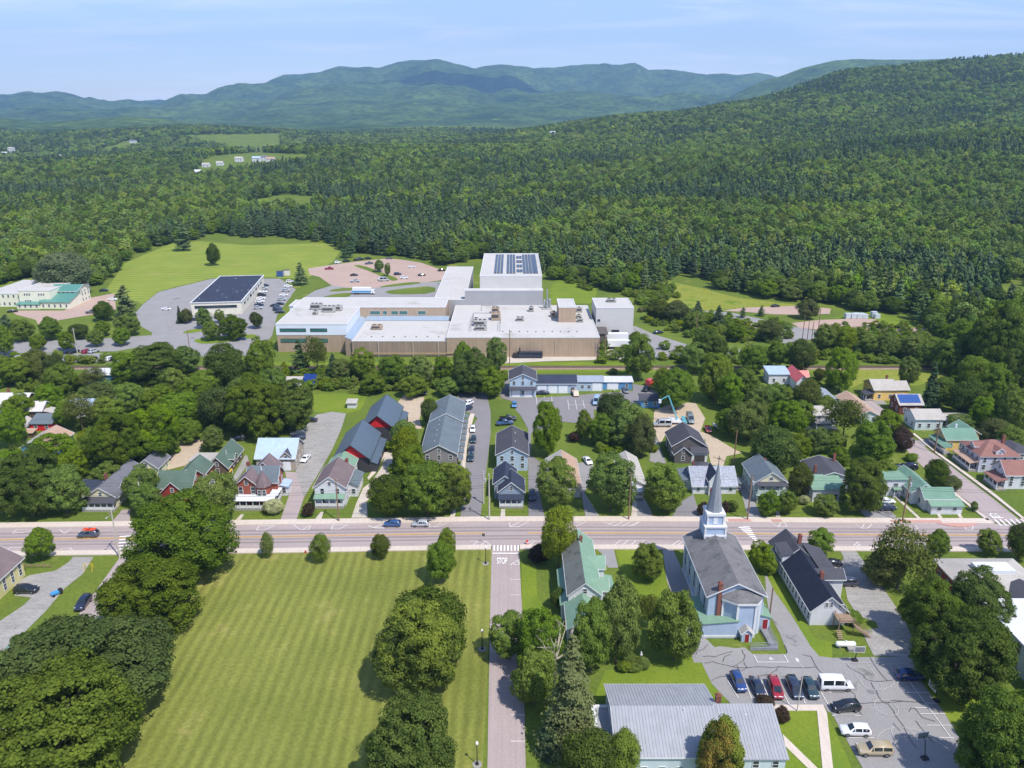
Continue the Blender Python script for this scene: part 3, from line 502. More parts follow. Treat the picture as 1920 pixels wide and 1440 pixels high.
# ------------------------------------------------------------------ foliage
def leafmat(name, dark, light, hue=0.022, tint=None, transl=0.28, cl=0.35, vv=.16, wn=None):
    m = bpy.data.materials.new(name); MATS[name] = m; m.use_nodes = True; n, l = m.node_tree.nodes, m.node_tree.links
    n.remove(n['Principled BSDF'])
    geo = n.new('ShaderNodeNewGeometry'); oi = n.new('ShaderNodeObjectInfo'); tcn = n.new('ShaderNodeTexCoord')
    nz = n.new('ShaderNodeTexNoise'); nz.inputs['Scale'].default_value = cl; nz.inputs['Detail'].default_value = 2; l.new(tcn.outputs['Object'], nz.inputs['Vector'])
    a = n.new('ShaderNodeMath'); a.operation = 'MULTIPLY_ADD'; a.inputs[1].default_value = 0.55; l.new(geo.outputs['Random Per Island'], a.inputs[0])
    r = n.new('ShaderNodeMapRange'); r.inputs['From Min'].default_value = 0.3; r.inputs['From Max'].default_value = 0.7; r.inputs['To Max'].default_value = 0.45; l.new(nz.outputs['Fac'], r.inputs['Value']); l.new(r.outputs[0], a.inputs[2])
    mx = n.new('ShaderNodeMix'); mx.data_type = 'RGBA'; mx.inputs['A'].default_value = (*dark, 1); mx.inputs['B'].default_value = (*light, 1); l.new(a.outputs[0], mx.inputs['Factor'])
    hs = n.new('ShaderNodeHueSaturation')
    def rng(lo, hi, mulv, addv):
        q = n.new('ShaderNodeMath'); q.operation = 'MULTIPLY'; q.inputs[1].default_value = mulv; l.new(oi.outputs['Random'], q.inputs[0])
        f = n.new('ShaderNodeMath'); f.operation = 'FRACT'; l.new(q.outputs[0], f.inputs[0])
        w = n.new('ShaderNodeMapRange'); w.inputs['To Min'].default_value = lo; w.inputs['To Max'].default_value = hi; l.new(f.outputs[0], w.inputs['Value']); return w.outputs[0]
    l.new(rng(0.5 - hue, 0.5 + hue * .55, 1.0, 0), hs.inputs['Hue']); l.new(rng(0.86, 1.08, 7.31, 0), hs.inputs['Saturation']); l.new(rng(1 - vv, 1 + vv, 17.77, 0), hs.inputs['Value'])
    col_ = mx.outputs['Result']
    if wn:
        nw = n.new('ShaderNodeTexNoise'); nw.inputs['Scale'].default_value = wn; nw.inputs['Detail'].default_value = 4; l.new(geo.outputs['Position'], nw.inputs['Vector'])
        rw = n.new('ShaderNodeMapRange'); rw.inputs['From Min'].default_value = .34; rw.inputs['From Max'].default_value = .66; l.new(nw.outputs['Fac'], rw.inputs['Value'])
        mw = n.new('ShaderNodeMix'); mw.data_type = 'RGBA'; mw.inputs['A'].default_value = (.74, .80, .95, 1); mw.inputs['B'].default_value = (1.20, 1.20, .95, 1); l.new(rw.outputs[0], mw.inputs['Factor'])
        m2 = n.new('ShaderNodeMix'); m2.data_type = 'RGBA'; m2.blend_type = 'MULTIPLY'; m2.inputs['Factor'].default_value = 1; l.new(col_, m2.inputs['A']); l.new(mw.outputs['Result'], m2.inputs['B']); col_ = m2.outputs['Result']
    l.new(col_, hs.inputs['Color'])
    df = n.new('ShaderNodeBsdfDiffuse'); tr = n.new('ShaderNodeBsdfTranslucent'); ms = n.new('ShaderNodeMixShader'); ms.inputs[0].default_value = transl
    l.new(hs.outputs[0], df.inputs[0])
    tm = n.new('ShaderNodeMix'); tm.data_type = 'RGBA'; tm.blend_type = 'MULTIPLY'; tm.inputs['Factor'].default_value = 1; tm.inputs['B'].default_value = (1.25, 1.35, 0.5, 1); l.new(hs.outputs[0], tm.inputs['A']); l.new(tm.outputs['Result'], tr.inputs[0])
    l.new(df.outputs[0], ms.inputs[1]); l.new(tr.outputs[0], ms.inputs[2]); l.new(ms.outputs[0], n['Material Output'].inputs['Surface'])
    return m
LEAF = leafmat('maple_leaves', (0.066, 0.120, 0.018), (0.235, 0.325, 0.042), 0.016, vv=.13)
LEAFD = leafmat('dark_leaves', (0.042, 0.074, 0.016), (0.125, 0.175, 0.032), 0.012, vv=.12)
LEAFY = leafmat('yellow_green_leaves', (0.0975, 0.156, 0.0156), (0.247, 0.3055, 0.0312), 0.02)
LEAFO = leafmat('olive_leaves', (0.062, 0.088, 0.020), (0.165, 0.190, 0.045), 0.012)
LEAFP = leafmat('purple_leaves', (0.045, 0.030, 0.022), (0.11, 0.075, 0.05), 0.01)
LEAFG = leafmat('grey_green_leaves', (0.102, 0.138, 0.06), (0.228, 0.27, 0.138), 0.02)
LEAFA = leafmat('autumn_leaves', (0.16, 0.13, 0.018), (0.31, 0.24, 0.035), 0.012)
LEAFF = leafmat('woodland_leaves', (0.076, 0.134, 0.027), (0.272, 0.360, 0.066), 0.028, vv=.30, wn=.008)
LEAFH = leafmat('old_maple_leaves', (0.046, 0.082, 0.014), (0.165, 0.225, 0.034), 0.010, vv=.08)
BLOOM = leafmat('cream_blossom', (0.16, 0.21, 0.05), (0.68, 0.66, 0.40), 0.01)
PINE = leafmat('pine_needles', (0.068, 0.115, 0.048), (0.19, 0.26, 0.10), 0.025, vv=.22, wn=.008)
SPRUCE = leafmat('spruce_needles', (0.0384, 0.0736, 0.0384), (0.1056, 0.1568, 0.0736), 0.02)
PALES = leafmat('pale_spruce_needles', (0.0945, 0.1188, 0.0459), (0.2228, 0.243, 0.1013), 0.01)
BARK = M('bark', lin((104, 92, 80)), var=0.25, scale=2.0, fine=0.2, rough=1.0, streak=('z', 0.2, 0.2))
DEAD = M('dead_wood', lin((176, 166, 148)), var=0.2, scale=2.0, rough=1.0)
def leaf_quads(rs, pos, nrm, size, asp=1.0, along=None):
    n = len(pos); nrm = nrm / (np.linalg.norm(nrm, axis=1, keepdims=True) + 1e-9)
    a = rs.normal(size=(n, 3)) if along is None else along
    u = np.cross(nrm, a); u /= (np.linalg.norm(u, axis=1, keepdims=True) + 1e-9); v = np.cross(nrm, u)
    s = size * rs.uniform(0.65, 1.35, (n, 1)) * .5
    u = u * s; v = v * s * asp
    bend = nrm * s * rs.uniform(-.25, .35, (n, 1))
    co = np.stack([pos - v, pos + u + bend, pos + v, pos - u + bend], 1).reshape(-1, 3)
    return co
def crown_mesh(name, seed, mat, w=10.0, h=12.0, base=0.09, ncl=110, nlf=190, leaf=0.31, clr=0.18, shape=1.0, mats2=None, inner=.10, lump=.24, nl=8, lr0=.74, lrs=(.38, .58), lo0=.40):
    """broadleaf crown: puffs of leaf-sized faces spread through an uneven egg"""
    rs = np.random.RandomState(seed)
    lc = [np.zeros(3)]; lr = [lr0]
    for k in range(nl - 1):
        az = 2.4 * k + rs.uniform(-.5, .5); zz = rs.uniform(-.42, .62) if nl < 10 else rs.uniform(-.45, .98); q = math.sqrt(max(0, 1 - zz * zz)); o = rs.uniform(lo0, lo0 + lump); lc.append(np.array([math.cos(az) * q * o, math.sin(az) * q * o, zz * o])); lr.append(rs.uniform(*lrs))
    lc = np.array(lc); lr = np.array(lr); pr = lr ** 2 / (lr ** 2).sum(); li = rs.choice(nl, ncl * 6, p=pr)
    d = rs.normal(size=(ncl * 6, 3)); d /= np.linalg.norm(d, axis=1, keepdims=True); p = lc[li] + d * lr[li][:, None] * rs.uniform(.86, 1.05, (len(li), 1))
    dist = np.linalg.norm(p[:, None] - lc[None], axis=2) / lr[None]; dist[np.arange(len(li)), li] = 9; okc = (dist.min(1) > .84) & (p[:, 2] > -.72); p, d = p[okc], d[okc]
    if len(p) < ncl: ii = rs.choice(len(p), ncl); p, d = p[ii], d[ii]
    p, d = p[:ncl].copy(), d[:ncl] * .75 + p[:ncl] * .4; d /= np.linalg.norm(d, axis=1, keepdims=True)
    ins = rs.rand(ncl) < inner; p[ins] *= rs.uniform(.45, .8, (ins.sum(), 1))
    lo, hi = p.min(0), p.max(0); p = (p - (lo + hi) / 2) / ((hi - lo) / 2)
    H0 = h * base; ch = (h - H0) / 2
    prof = np.where(p[:, 2] > 0, 1 - (1 - shape) * np.clip(p[:, 2], 0, 1) ** 1.2, 1.0)
    m_ = 1 - clr * 1.5; c = np.stack([p[:, 0] * w / 2 * prof * m_, p[:, 1] * w / 2 * prof * m_, p[:, 2] * ch * m_ + H0 + ch], 1)
    cr = clr * w * rs.uniform(.65, 1.25, ncl)
    ci = np.repeat(np.arange(ncl), nlf); N = len(ci)
    g = rs.normal(size=(N, 3)); g /= np.linalg.norm(g, axis=1, keepdims=True)
    dirv = g * .95 + d[ci] * .55 + np.array([0, 0, .38]); dirv /= np.linalg.norm(dirv, axis=1, keepdims=True)
    pos = c[ci] + dirv * cr[ci][:, None] * np.array([1, 1, .78]) * rs.uniform(.62, 1.08, (N, 1))
    nrm = dirv + rs.normal(size=(N, 3)) * .34
    co = leaf_quads(rs, pos, nrm, leaf); q = np.arange(N * 4).reshape(-1, 4)
    m = quadmesh(name, co, q); m.materials.append(mat)
    if mats2:       # patches of another leaf colour on one side
        m.materials.append(mats2[0]); sel = (d[ci] @ np.array(mats2[1])) + rs.normal(size=N) * .12 > mats2[2]
        m.polygons.foreach_set('material_index', sel.astype(np.int32))
    return m
def conifer_mesh(name, seed, mat, w=6.0, h=14.0, base=.1, lev=26, nbr=8, nlf=12, leaf=.5, droop=.25, power=.85, ragged=.25, flat=.7):
    rs = np.random.RandomState(seed); P = []; Nn = []; A = []
    for k in range(lev):
        t = (k + .5) / lev; z = h * (base + (1 - base) * t); L = w / 2 * (1 - t) ** power * rs.uniform(1 - ragged, 1.08) + .12
        nb = max(3, int(nbr * (1 - .45 * t)))
        for j in range(nb):
            a = rs.uniform(0, 2 * math.pi); Lb = L * rs.uniform(1 - ragged, 1.1); dv = np.array([math.cos(a), math.sin(a)])
            n = max(3, int(nlf * (Lb / (w / 2)) ** .6) + 1); tt = rs.uniform(.18, 1.0, n) ** .8; side = rs.normal(size=n) * .22 * Lb * (0.35 + tt * .6)
            x = dv[0] * tt * Lb - dv[1] * side; y = dv[1] * tt * Lb + dv[0] * side; zz = z - droop * Lb * tt ** 1.4 + rs.normal(size=n) * .10 * leaf
            P.append(np.stack([x, y, zz], 1)); nn = np.stack([dv[0] * .55 + rs.normal(size=n) * .35, dv[1] * .55 + rs.normal(size=n) * .35, np.full(n, flat) + rs.normal(size=n) * .2], 1); Nn.append(nn)
            A.append(np.stack([-dv[1] + rs.normal(size=n) * .4, dv[0] + rs.normal(size=n) * .4, np.zeros(n)], 1))
    P = np.concatenate(P); Nn = np.concatenate(Nn); A = np.concatenate(A)
    co = leaf_quads(rs, P, Nn, leaf, 1.0, A); m = quadmesh(name, co, np.arange(len(P) * 4).reshape(-1, 4)); m.materials.append(mat); return m
def trunk_mesh(name, seed, h, r, limbs=6, upto=.62, mat=None):
    rg = random.Random(seed); b = MB(); z = 0; x = y = 0; n = 5
    for k in range(n):
        z1 = h * upto * (k + 1) / n; x1 = x + rg.uniform(-.12, .12); y1 = y + rg.uniform(-.12, .12)
        b.tube((x, y, z - (.35 if k == 0 else .05)), (x1, y1, z1), r * (1.35 if k == 0 else 1 - .75 * k / n), r * (1 - .75 * (k + 1) / n), 7, True); x, y, z = x1, y1, z1
    for k in range(limbs):
        a = 2.4 * k + rg.uniform(-.3, .3); z0 = h * upto * rg.uniform(.35, .95); L = h * rg.uniform(.22, .36)
        b.tube((0, 0, z0), (L * math.cos(a) * .8, L * math.sin(a) * .8, min(h * .9, z0 + L * .8)), r * .38, r * .1, 5, True)
    return b.mesh(name, mat or BARK)
KIND = {}
def kindreg(k, crown, w, h, seed, r=.22, upto=.62, limbs=6): KIND[k] = (crown, trunk_mesh('trunk', seed, h, r, limbs, upto), w, h)
for s in range(4): kindreg('m%d' % s, crown_mesh('crown', 10 + s, LEAF, shape=(.85, .7, 1.0, .8)[s], nl=14, lr0=.66, lrs=(.28, .46), lo0=.5, lump=.2, ncl=190, nlf=120, leaf=.29, clr=.12), 10, 12, s)
for s in range(3): kindreg('g%d' % s, crown_mesh('crown', 30 + s, (LEAFH, LEAFD, LEAFH)[s], ncl=420, nlf=140, leaf=.2, clr=.085, nl=22, lr0=.62, lrs=(.24, .38), lo0=.58, base=.06, lump=.16), 10, 12, s, .26)
kindreg('gy', crown_mesh('crown', 41, LEAFH, ncl=420, nlf=140, leaf=.2, clr=.085, nl=22, lr0=.62, lrs=(.24, .38), lo0=.58, base=.05, mats2=(LEAFY, (.30, -.40, .85), .50), lump=.12), 10, 12, 3, .26)
kindreg('d0', crown_mesh('crown', 50, LEAFD, shape=.8), 10, 12, 4); kindreg('d1', crown_mesh('crown', 51, LEAFD, shape=.95, base=.05), 10, 12, 5)
kindreg('y0', crown_mesh('crown', 55, LEAFY, shape=.75, base=.12), 10, 12, 6)
kindreg('o0', crown_mesh('crown', 57, LEAFO, shape=.7, base=.04), 10, 12, 7); kindreg('p0', crown_mesh('crown', 58, LEAFP, base=.03), 10, 12, 8)
kindreg('w0', crown_mesh('crown', 59, LEAFG, ncl=190, base=.06), 10, 12, 8); kindreg('b0', crown_mesh('crown', 60, BLOOM, base=.02), 10, 12, 9)
kindreg('a0', crown_mesh('crown', 61, LEAFY, shape=.55, base=.04, ncl=230, leaf=.26, clr=.12, mats2=(LEAFA, (.85, .2, .3), .62)), 10, 12, 9)
kindreg('c0', crown_mesh('crown', 62, LEAF, shape=.35, base=.05, nlf=110), 10, 12, 10)      # conical young street tree
kindreg('l0', crown_mesh('crown', 63, LEAFO, ncl=110, nlf=45, leaf=.34, base=.25, shape=.8, inner=.4), 10, 12, 11)   # loose airy crown
for s in range(2): kindreg('n%d' % s, conifer_mesh('crown', 70 + s, PINE, w=7, h=14, base=.10, lev=20, nbr=9, nlf=24, leaf=.6, droop=-.05, power=.5, ragged=.5), 7, 14, s, .2, .95, 0)
for s in range(2): kindreg('s%d' % s, conifer_mesh('crown', 75 + s, SPRUCE, w=6, h=14, base=.04, lev=38, nbr=10, nlf=16, leaf=.5, droop=.3, ragged=.2), 6, 14, s, .2, .95, 0)
kindreg('sp', conifer_mesh('crown', 79, PALES, w=6, h=14, base=.04, lev=52, nbr=12, nlf=64, leaf=.2, droop=.42, ragged=.35, power=.7), 6, 14, 2, .16, .97, 0)
kindreg('q0', crown_mesh('crown', 80, LEAF, w=10, h=12, base=0.0, ncl=120, nlf=80, leaf=.5, clr=.19), 10, 12, 12, .1, .3, 4); kindreg('q1', crown_mesh('crown', 81, LEAFY, base=0.0, ncl=120, nlf=80, leaf=.5, clr=.19), 10, 12, 12, .1, .3, 4)
NAMEK = dict(n='pine_tree', s='spruce_tree', q='shrub', p='shrub', b='flowering_shrub')
def plant(k, X, Y, h, w, label, group=None, cat=None, z=0.0, rot=None, name=None):
    cm_, tm_, w0, h0 = KIND[k]; nm = name or NAMEK.get(k[0], 'broadleaf_tree')
    cat = cat or ('shrub' if 'shrub' in nm else 'tree')
    o = thing(nm, label, cat, (X, Y, z), rot if rot is not None else (X * 7.3 + Y * 3.1) % 6.28, group)
    o.scale = (w / w0, w / w0, h / h0)
    obj('crown', cm_, o); obj('trunk', tm_, o); return o
def tree(k, bx, by, top, wpx, label, group=None, **kw):
    """base pixel, pixel row of the top, crown width in pixels -> tree standing at its base"""
    X, Y = G(bx, by); _, h = AT(bx, top, Y); s = (by - YHOR) * cC / CAM_H; s = s * CAM_H / (CAM_H - h * .5)
    return plant(k, X, Y, max(1.0, h), wpx / s, label, group, **kw)
# ------------------------------------------------------------------ woodland
_fb = [(-700,560),(0,538),(60,522),(130,545),(205,532),(232,492),(290,466),(370,452),(405,438),(460,448),(520,445),(620,458),(645,476),(700,482),(760,484),(835,500),(900,486),(960,500),(1005,512),(1030,520),(1040,528),(1110,530),(1125,548),(1185,552),(1240,535),(1270,520),(1320,525),(1350,548),(1420,560),(1480,566),(1560,572),(1600,588),(1690,592),(1720,610),(1760,640),(1800,668),(1850,690),(1920,720),(2400,760)]
_fbw = [G(*p) for p in _fb]; _fba = np.array([p[0] / p[1] for p in _fbw]); _fby = np.array([p[1] for p in _fbw]); _o = np.argsort(_fba); _fba, _fby = _fba[_o], _fby[_o]
_clear = [[(445,396),(450,382),(530,364),(590,368),(592,392),(700,402),(640,406)],[(322,254),(530,250),(525,282),(400,292),(380,300),(370,335),(460,318),(560,308),(580,290),(450,284)],[(175,282),(240,264),(280,272),(200,290)],[(600,248),(660,246),(665,254),(600,254)],
 [(368,312),(520,296),(590,290),(585,306),(520,314),(380,334)],[(0,284),(40,282),(40,292),(0,294)],[(95,294),(128,292),(128,304),(95,304)],[(1800,500),(1828,498),(1826,535),(1800,540)],[(1870,536),(1930,520),(1930,580),(1875,566)],[(410,262),(530,262),(530,282),(430,282)],[(1020,250),(1045,250),(1045,258),(1020,258)],[(1380,238),(1450,240),(1450,245),(1380,244)]]
def inpoly(x, y, P):
    r = np.zeros(x.shape, bool)
    for i in range(len(P)):
        (x0, y0), (x1, y1) = P[i], P[i - 1]
        with np.errstate(divide='ignore', invalid='ignore'): r ^= ((y0 > y) != (y1 > y)) & (x < (x1 - x0) * (y - y0) / ((y1 - y0) if y1 != y0 else 1e-9) + x0)
    return r
rsF = np.random.RandomState(5); PX, PY = [], []
for y0, y1, sp in ((270, 700, 6.3), (700, 1100, 7.6), (1100, 1700, 10.0), (1700, 3080, 13.5)):
    for yr in np.arange(y0, y1, sp):
        n = int(2 * .72 * yr / sp); xx = (np.arange(n) - n / 2 + rsF.uniform(-.42, .42, n) + rsF.uniform()) * sp; PX.append(xx); PY.append(yr + rsF.uniform(-.45, .45, n) * sp)
PX, PY = np.concatenate(PX), np.concatenate(PY)
keep = PY > np.interp(PX / PY, _fba, _fby) + 3; PX, PY = PX[keep], PY[keep]; PZ = terrain(PX, PY)
f_ = PY * cC - (PZ - CAM_H) * cS; qx = 960 + FPX * PX / f_; qy = 720 - FPX * (PY * cS + (PZ - CAM_H) * cC) / f_
ok = np.ones(len(PX), bool)
for c in _clear: ok &= ~inpoly(qx, qy, c)
PX, PY, PZ, qx, qy = PX[ok], PY[ok], PZ[ok], qx[ok], qy[ok]
nmix = np.array([mnoise.fractal(Vector((x / 210, y / 190, 2.2)), 1, 2, 3) * 1.3 for x, y in zip(PX, PY)])
con = nmix + .18 * (np.abs(PY - 800) < 330) * (np.abs(PX / PY) < .45) + rsF.normal(size=len(PX)) * .22
pine = con > .36
kid = np.where(pine, 4 + rsF.randint(0, 3, len(PX)), rsF.randint(0, 4, len(PX)))
hh = np.where(pine, rsF.uniform(11, 17, len(PX)), rsF.uniform(9, 15.5, len(PX))); ww = np.where(pine, rsF.uniform(6.6, 9.4, len(PX)), rsF.uniform(7.4, 11.5, len(PX)))
big = np.interp(PY, [300, 1000, 1700, 3000], [1, 1.05, 1.35, 1.75]); ww = ww * big; hh = hh * np.interp(PY, [300, 1500, 3000], [1, 1.0, 1.12])
farq = PY > 1250; kid = np.where(farq, kid + 7, kid)
edge = np.interp(PX / PY, _fba, _fby) + 12 > PY; hh = np.where(edge & ~pine, hh * .72, hh)
FW, FH = 10.0, 12.0
fcol = bpy.data.collections.new('woodland_kinds')
FM = []
for s in range(4): FM.append(crown_mesh('crown', 100 + s, (LEAFF, LEAFF, LEAFD, LEAFF)[s], base=.05, ncl=44, nlf=30, leaf=.8, clr=.17, shape=(.9, .75, .8, 1)[s], inner=.1))
for s in range(3): FM.append(conifer_mesh('crown', 110 + s, (PINE, PINE, SPRUCE)[s], w=10, h=12, base=.08, lev=15, nbr=8, nlf=10, leaf=1.35, droop=(-.03, .02, .2)[s], power=(.42, .5, .75)[s], ragged=.4))
for s in range(4): FM.append(crown_mesh('crown', 120 + s, (LEAFF, LEAFF, LEAFD, LEAFF)[s], base=.0, ncl=20, nlf=17, leaf=1.5, clr=.24, shape=.85, inner=.0))
for s in range(3): FM.append(conifer_mesh('crown', 130 + s, (PINE, PINE, SPRUCE)[s], w=10, h=12, base=.06, lev=9, nbr=6, nlf=7, leaf=2.0, droop=.05, power=.75, ragged=.35))
for s in range(2): FM.append(crown_mesh('crown', 140 + s, (LEAF, LEAFY)[s], base=0.0, ncl=40, nlf=30, leaf=.9, clr=.2))
for i, m in enumerate(FM): fcol.objects.link(bpy.data.objects.new('kind_%02d' % i, m))
def stuff_instances(name, label, cat, X, Y, Zv, idx, W, Hh, seed):
    rs = np.random.RandomState(seed); m = bpy.data.meshes.new(name); m.vertices.add(len(X)); m.vertices.foreach_set('co', np.stack([X, Y, Zv], 1).astype(np.float32).ravel())
    for nm, ty, val in (('pick', 'INT', idx.astype(np.int32)), ('turn', 'FLOAT', rs.uniform(0, 6.28, len(X)).astype(np.float32))):
        m.attributes.new(nm, ty, 'POINT').data.foreach_set('value', val)
    m.attributes.new('size', 'FLOAT_VECTOR', 'POINT').data.foreach_set('vector', np.stack([W / FW, W / FW, Hh / FH], 1).astype(np.float32).ravel())
    m.update(); o = obj(name, m); tag(o, label, cat, kind='stuff')
    g = bpy.data.node_groups.get('scatter_trees')
    if not g:
        g = bpy.data.node_groups.new('scatter_trees', 'GeometryNodeTree'); g.interface.new_socket('Geometry', in_out='INPUT', socket_type='NodeSocketGeometry'); g.interface.new_socket('Geometry', in_out='OUTPUT', socket_type='NodeSocketGeometry')
        N, L = g.nodes, g.links; gi = N.new('NodeGroupInput'); go = N.new('NodeGroupOutput'); ip = N.new('GeometryNodeInstanceOnPoints'); ci = N.new('GeometryNodeCollectionInfo')
        ci.inputs['Collection'].default_value = fcol; ci.inputs['Separate Children'].default_value = True; ci.inputs['Reset Children'].default_value = True
        def at(nm, ty):
            a = N.new('GeometryNodeInputNamedAttribute'); a.data_type = ty; a.inputs['Name'].default_value = nm; return a.outputs['Attribute']
        cb_ = N.new('ShaderNodeCombineXYZ'); L.new(at('turn', 'FLOAT'), cb_.inputs['Z']); er = N.new('FunctionNodeEulerToRotation'); L.new(cb_.outputs[0], er.inputs[0])
        L.new(gi.outputs[0], ip.inputs['Points']); L.new(ci.outputs[0], ip.inputs['Instance']); ip.inputs['Pick Instance'].default_value = True
        L.new(at('pick', 'INT'), ip.inputs['Instance Index']); L.new(er.outputs[0], ip.inputs['Rotation']); L.new(at('size', 'FLOAT_VECTOR'), ip.inputs['Scale']); L.new(ip.outputs[0], go.inputs[0])
    mod = o.modifiers.new('scatter', 'NODES'); mod.node_group = g; return o
inview = (qx > -20) & (qx < 1940)
rank = np.argsort(np.where(inview, PY - np.interp(PX / PY, _fba, _fby), 1e9)); single = np.zeros(len(PX), bool); single[rank[:190]] = True
for i in np.where(single)[0]:
    br = not pine[i]; k = ('m%d' % (i % 4) if i % 5 else 'd0') if br else 'n%d' % (i % 2)
    side = 'left' if PX[i] < -60 else ('mid' if PX[i] < 60 else 'right')
    wh = {'left': 'behind the mown field and offices', 'mid': 'behind the white factory', 'right': 'beside the gravel lots beyond the railway'}[side]
    plant(k, PX[i], PY[i], hh[i], ww[i], ('leafy broadleaf tree at the woodland edge ' if br else 'feathery pine tree at the woodland edge ') + wh, 'woodland edge trees ' + wh, z=PZ[i])
rest = ~single
stuff_instances('woodland', 'dense green mixed woodland covering the hills behind the village', 'woodland', PX[rest], PY[rest], PZ[rest] - .2, kid[rest], ww[rest], hh[rest], 9)
# low growth along the railway and between the back gardens
UG = [((0,700),(0,672),(240,672),(240,735),(120,742),(0,730)), ((240,690),(360,690),(520,690),(690,688),(945,692),(940,735),(860,735),(720,735),(600,738),(420,740),(240,725)), ((1130,640),(1190,660),(1200,700),(1120,702)), ((1240,655),(1460,655),(1700,660),(1700,686),(1460,684),(1240,690)),
      ((1200,600),(1250,585),(1330,590),(1400,615),(1400,640),(1300,640)), ((1540,625),(1700,630),(1760,640),(1760,690),(1700,670),(1560,668)), ((1780,690),(1920,720),(1920,800),(1840,790),(1770,760)), ((1330,740),(1420,735),(1500,740),(1500,800),(1420,830),(1360,790)), ((1520,720),(1560,715),(1560,740),(1520,745)),
      ((150,775),(330,775),(330,850),(250,870),(160,850)), ((380,750),(570,750),(575,800),(480,815),(380,810)), ((735,840),(790,840),(780,940),(735,900)), ((1100,800),(1200,800),(1230,850),(1120,850)), ((1110,535),(1180,530),(1262,535),(1275,562),(1200,588),(1188,560)), ((1330,612),(1480,602),(1480,645),(1340,642)), ((1560,606),(1720,616),(1740,660),(1560,662)), ((1035,500),(1100,515),(1110,548),(1060,530))]
ux, uy = [], []
rsU = np.random.RandomState(8)
for P in UG:
    W_ = [G(*p) for p in P]; a = np.array(W_); x0, y0 = a.min(0); x1, y1 = a.max(0); n = int((x1 - x0) * (y1 - y0) / 13); x = rsU.uniform(x0, x1, n); y = rsU.uniform(y0, y1, n); s = inpoly(x, y, W_); ux.append(x[s]); uy.append(y[s])
ux, uy = np.concatenate(ux), np.concatenate(uy); rl_ok = (np.abs(uy - 292) > 5) ; ux, uy = ux[rl_ok], uy[rl_ok]; n = len(ux)
stuff_instances('undergrowth', 'low green bushes and brambles along the railway and back gardens', 'undergrowth', ux, uy, terrain(ux, uy) - .1, np.where(rsU.rand(n) < .62, 14, 15), rsU.uniform(2.2, 5.0, n), rsU.uniform(1.4, 4.2, n), 3)
# ------------------------------------------------------------------ single trees and shrubs
T = tree
LANDM = dict(brown_rusty=(-160,240,'rusty white metal roof'), blue_garage=(-136,213,'blue walled garage'), white_wh=(-148,276,'blue and white warehouse'), cream=(-103,186,'cream house'), yard=(-92,205,'tan gravel yard'), camper=(-108,262,'white camper'), lowgrey=(-80,268,'blue solar canopy'), barn=(-65,204,'blue roofed barn'), office=(-82,313,'factory office corner'), plantw=(-45,306,'lower plant roof'), planem=(-5,306,'navy tank container'), trailers=(45,320,'factory trailers'), redbarn=(-40,238,'rear red gabled barn'), garage=(10,262,'pale blue garage row'), shedbl=(46,250,'bright blue shed'), boat=(0,0,''), redroof=(100,272,'red gabled wing'), yellow=(128,259,'yellow house'), solar=(130,245,'solar roofed house'), pale=(130,232,'pale green workshop'), lilac=(133,202,'lilac house'), birch=(100,236,'fenced deck'), twop=(66,188,'two porch house'), cottage=(82,190,'white cottage with brick chimneys'), stacks=(130,345,'wrapped stacks'), fork=(75,325,'service road fork'), darkh=(50,211,'dark taupe house'), corner=(104,188,'white corner house'))
_pend = {}
def TG(k, x, y, t_, w, grp):
    o = tree(k, x, y, t_, w, 'x', grp); _pend.setdefault(min((m for m in LANDM if LANDM[m][2]), key=lambda m: math.hypot(LANDM[m][0] - o.location.x, LANDM[m][1] - o.location.y)), []).append(o)
def name_pending():
    for m, L in _pend.items():
        L.sort(key=lambda o: math.hypot(LANDM[m][0] - o.location.x, LANDM[m][1] - o.location.y))
        for i, o in enumerate(L): o['label'] = 'leafy garden tree ' + ('nearest', 'second nearest', 'third nearest', 'fourth nearest', 'fifth nearest', 'sixth nearest', 'seventh nearest', 'eighth nearest', 'ninth nearest', 'tenth nearest', 'eleventh nearest', 'twelfth nearest')[min(i, 11)] + ' to the ' + LANDM[m][2]
T('g0',352,1080,938,214,'broad dark maple beside the street crossing at the corner of the green')
T('g2',290,1172,1045,188,'spreading maple on the green, second of its row from the main street')
T('g1',188,1322,1148,325,'wide old maple with bare twigs showing, third of its row on the green')
T('g0',128,1478,1262,330,'huge leafy maple at the far end of the row along the green',rot=2.0)
T('d1',52,1222,1186,46,'small round bush beside the grey utility box','')
T('c0',504,1046,997,28,'narrow young conical tree on the green beside the main street pavement')
T('c0',603,1054,999,38,'young street tree beside a red hydrant on the green')
T('o0',713,1048,1000,36,'brownish young street tree on the green opposite parked cars')
T('m1',78,1050,992,56,'round street tree beside the yellow house drive')
T('m0',838,1046,992,38,'small tree half hidden behind an oval maple on the green')
T('m2',828,1092,1012,58,'dense oval maple on the green near the stop line')
T('d0',806,1246,1112,150,'dark maple crown behind the yellowing maple on the green')
T('gy',785,1288,1124,176,'large round maple turning yellow at its top on the green', rot=0.0)
T('g0',772,1478,1302,180,'large rounded green maple beside the lamp posts on the green',rot=1.0)
T('y0',1046,1070,948,66,'tall bright green tree in front of the green roofed house')
T('p0',1010,1052,1022,46,'dark reddish shrub at the stop street corner')
T('d1',1046,1140,1101,32,'round dark shrub beside the green roofed house')
T('m3',1213,1088,1016,62,'round maple on the lawn between two driveways')
T('m0',955,1236,1152,82,'leafy maple overhanging the stop street')
T('m2',1012,1262,1138,96,'bright green maple with dead grey limbs beside the stop street')
T('m3',1000,1322,1215,92,'green tree leaning over the stop street below the dead limbs')
T('m0',1108,1262,1124,78,'maple hiding the rear wing of the green roofed house')
T('m1',1155,1245,1082,92,'tall full maple behind the green roofed house')
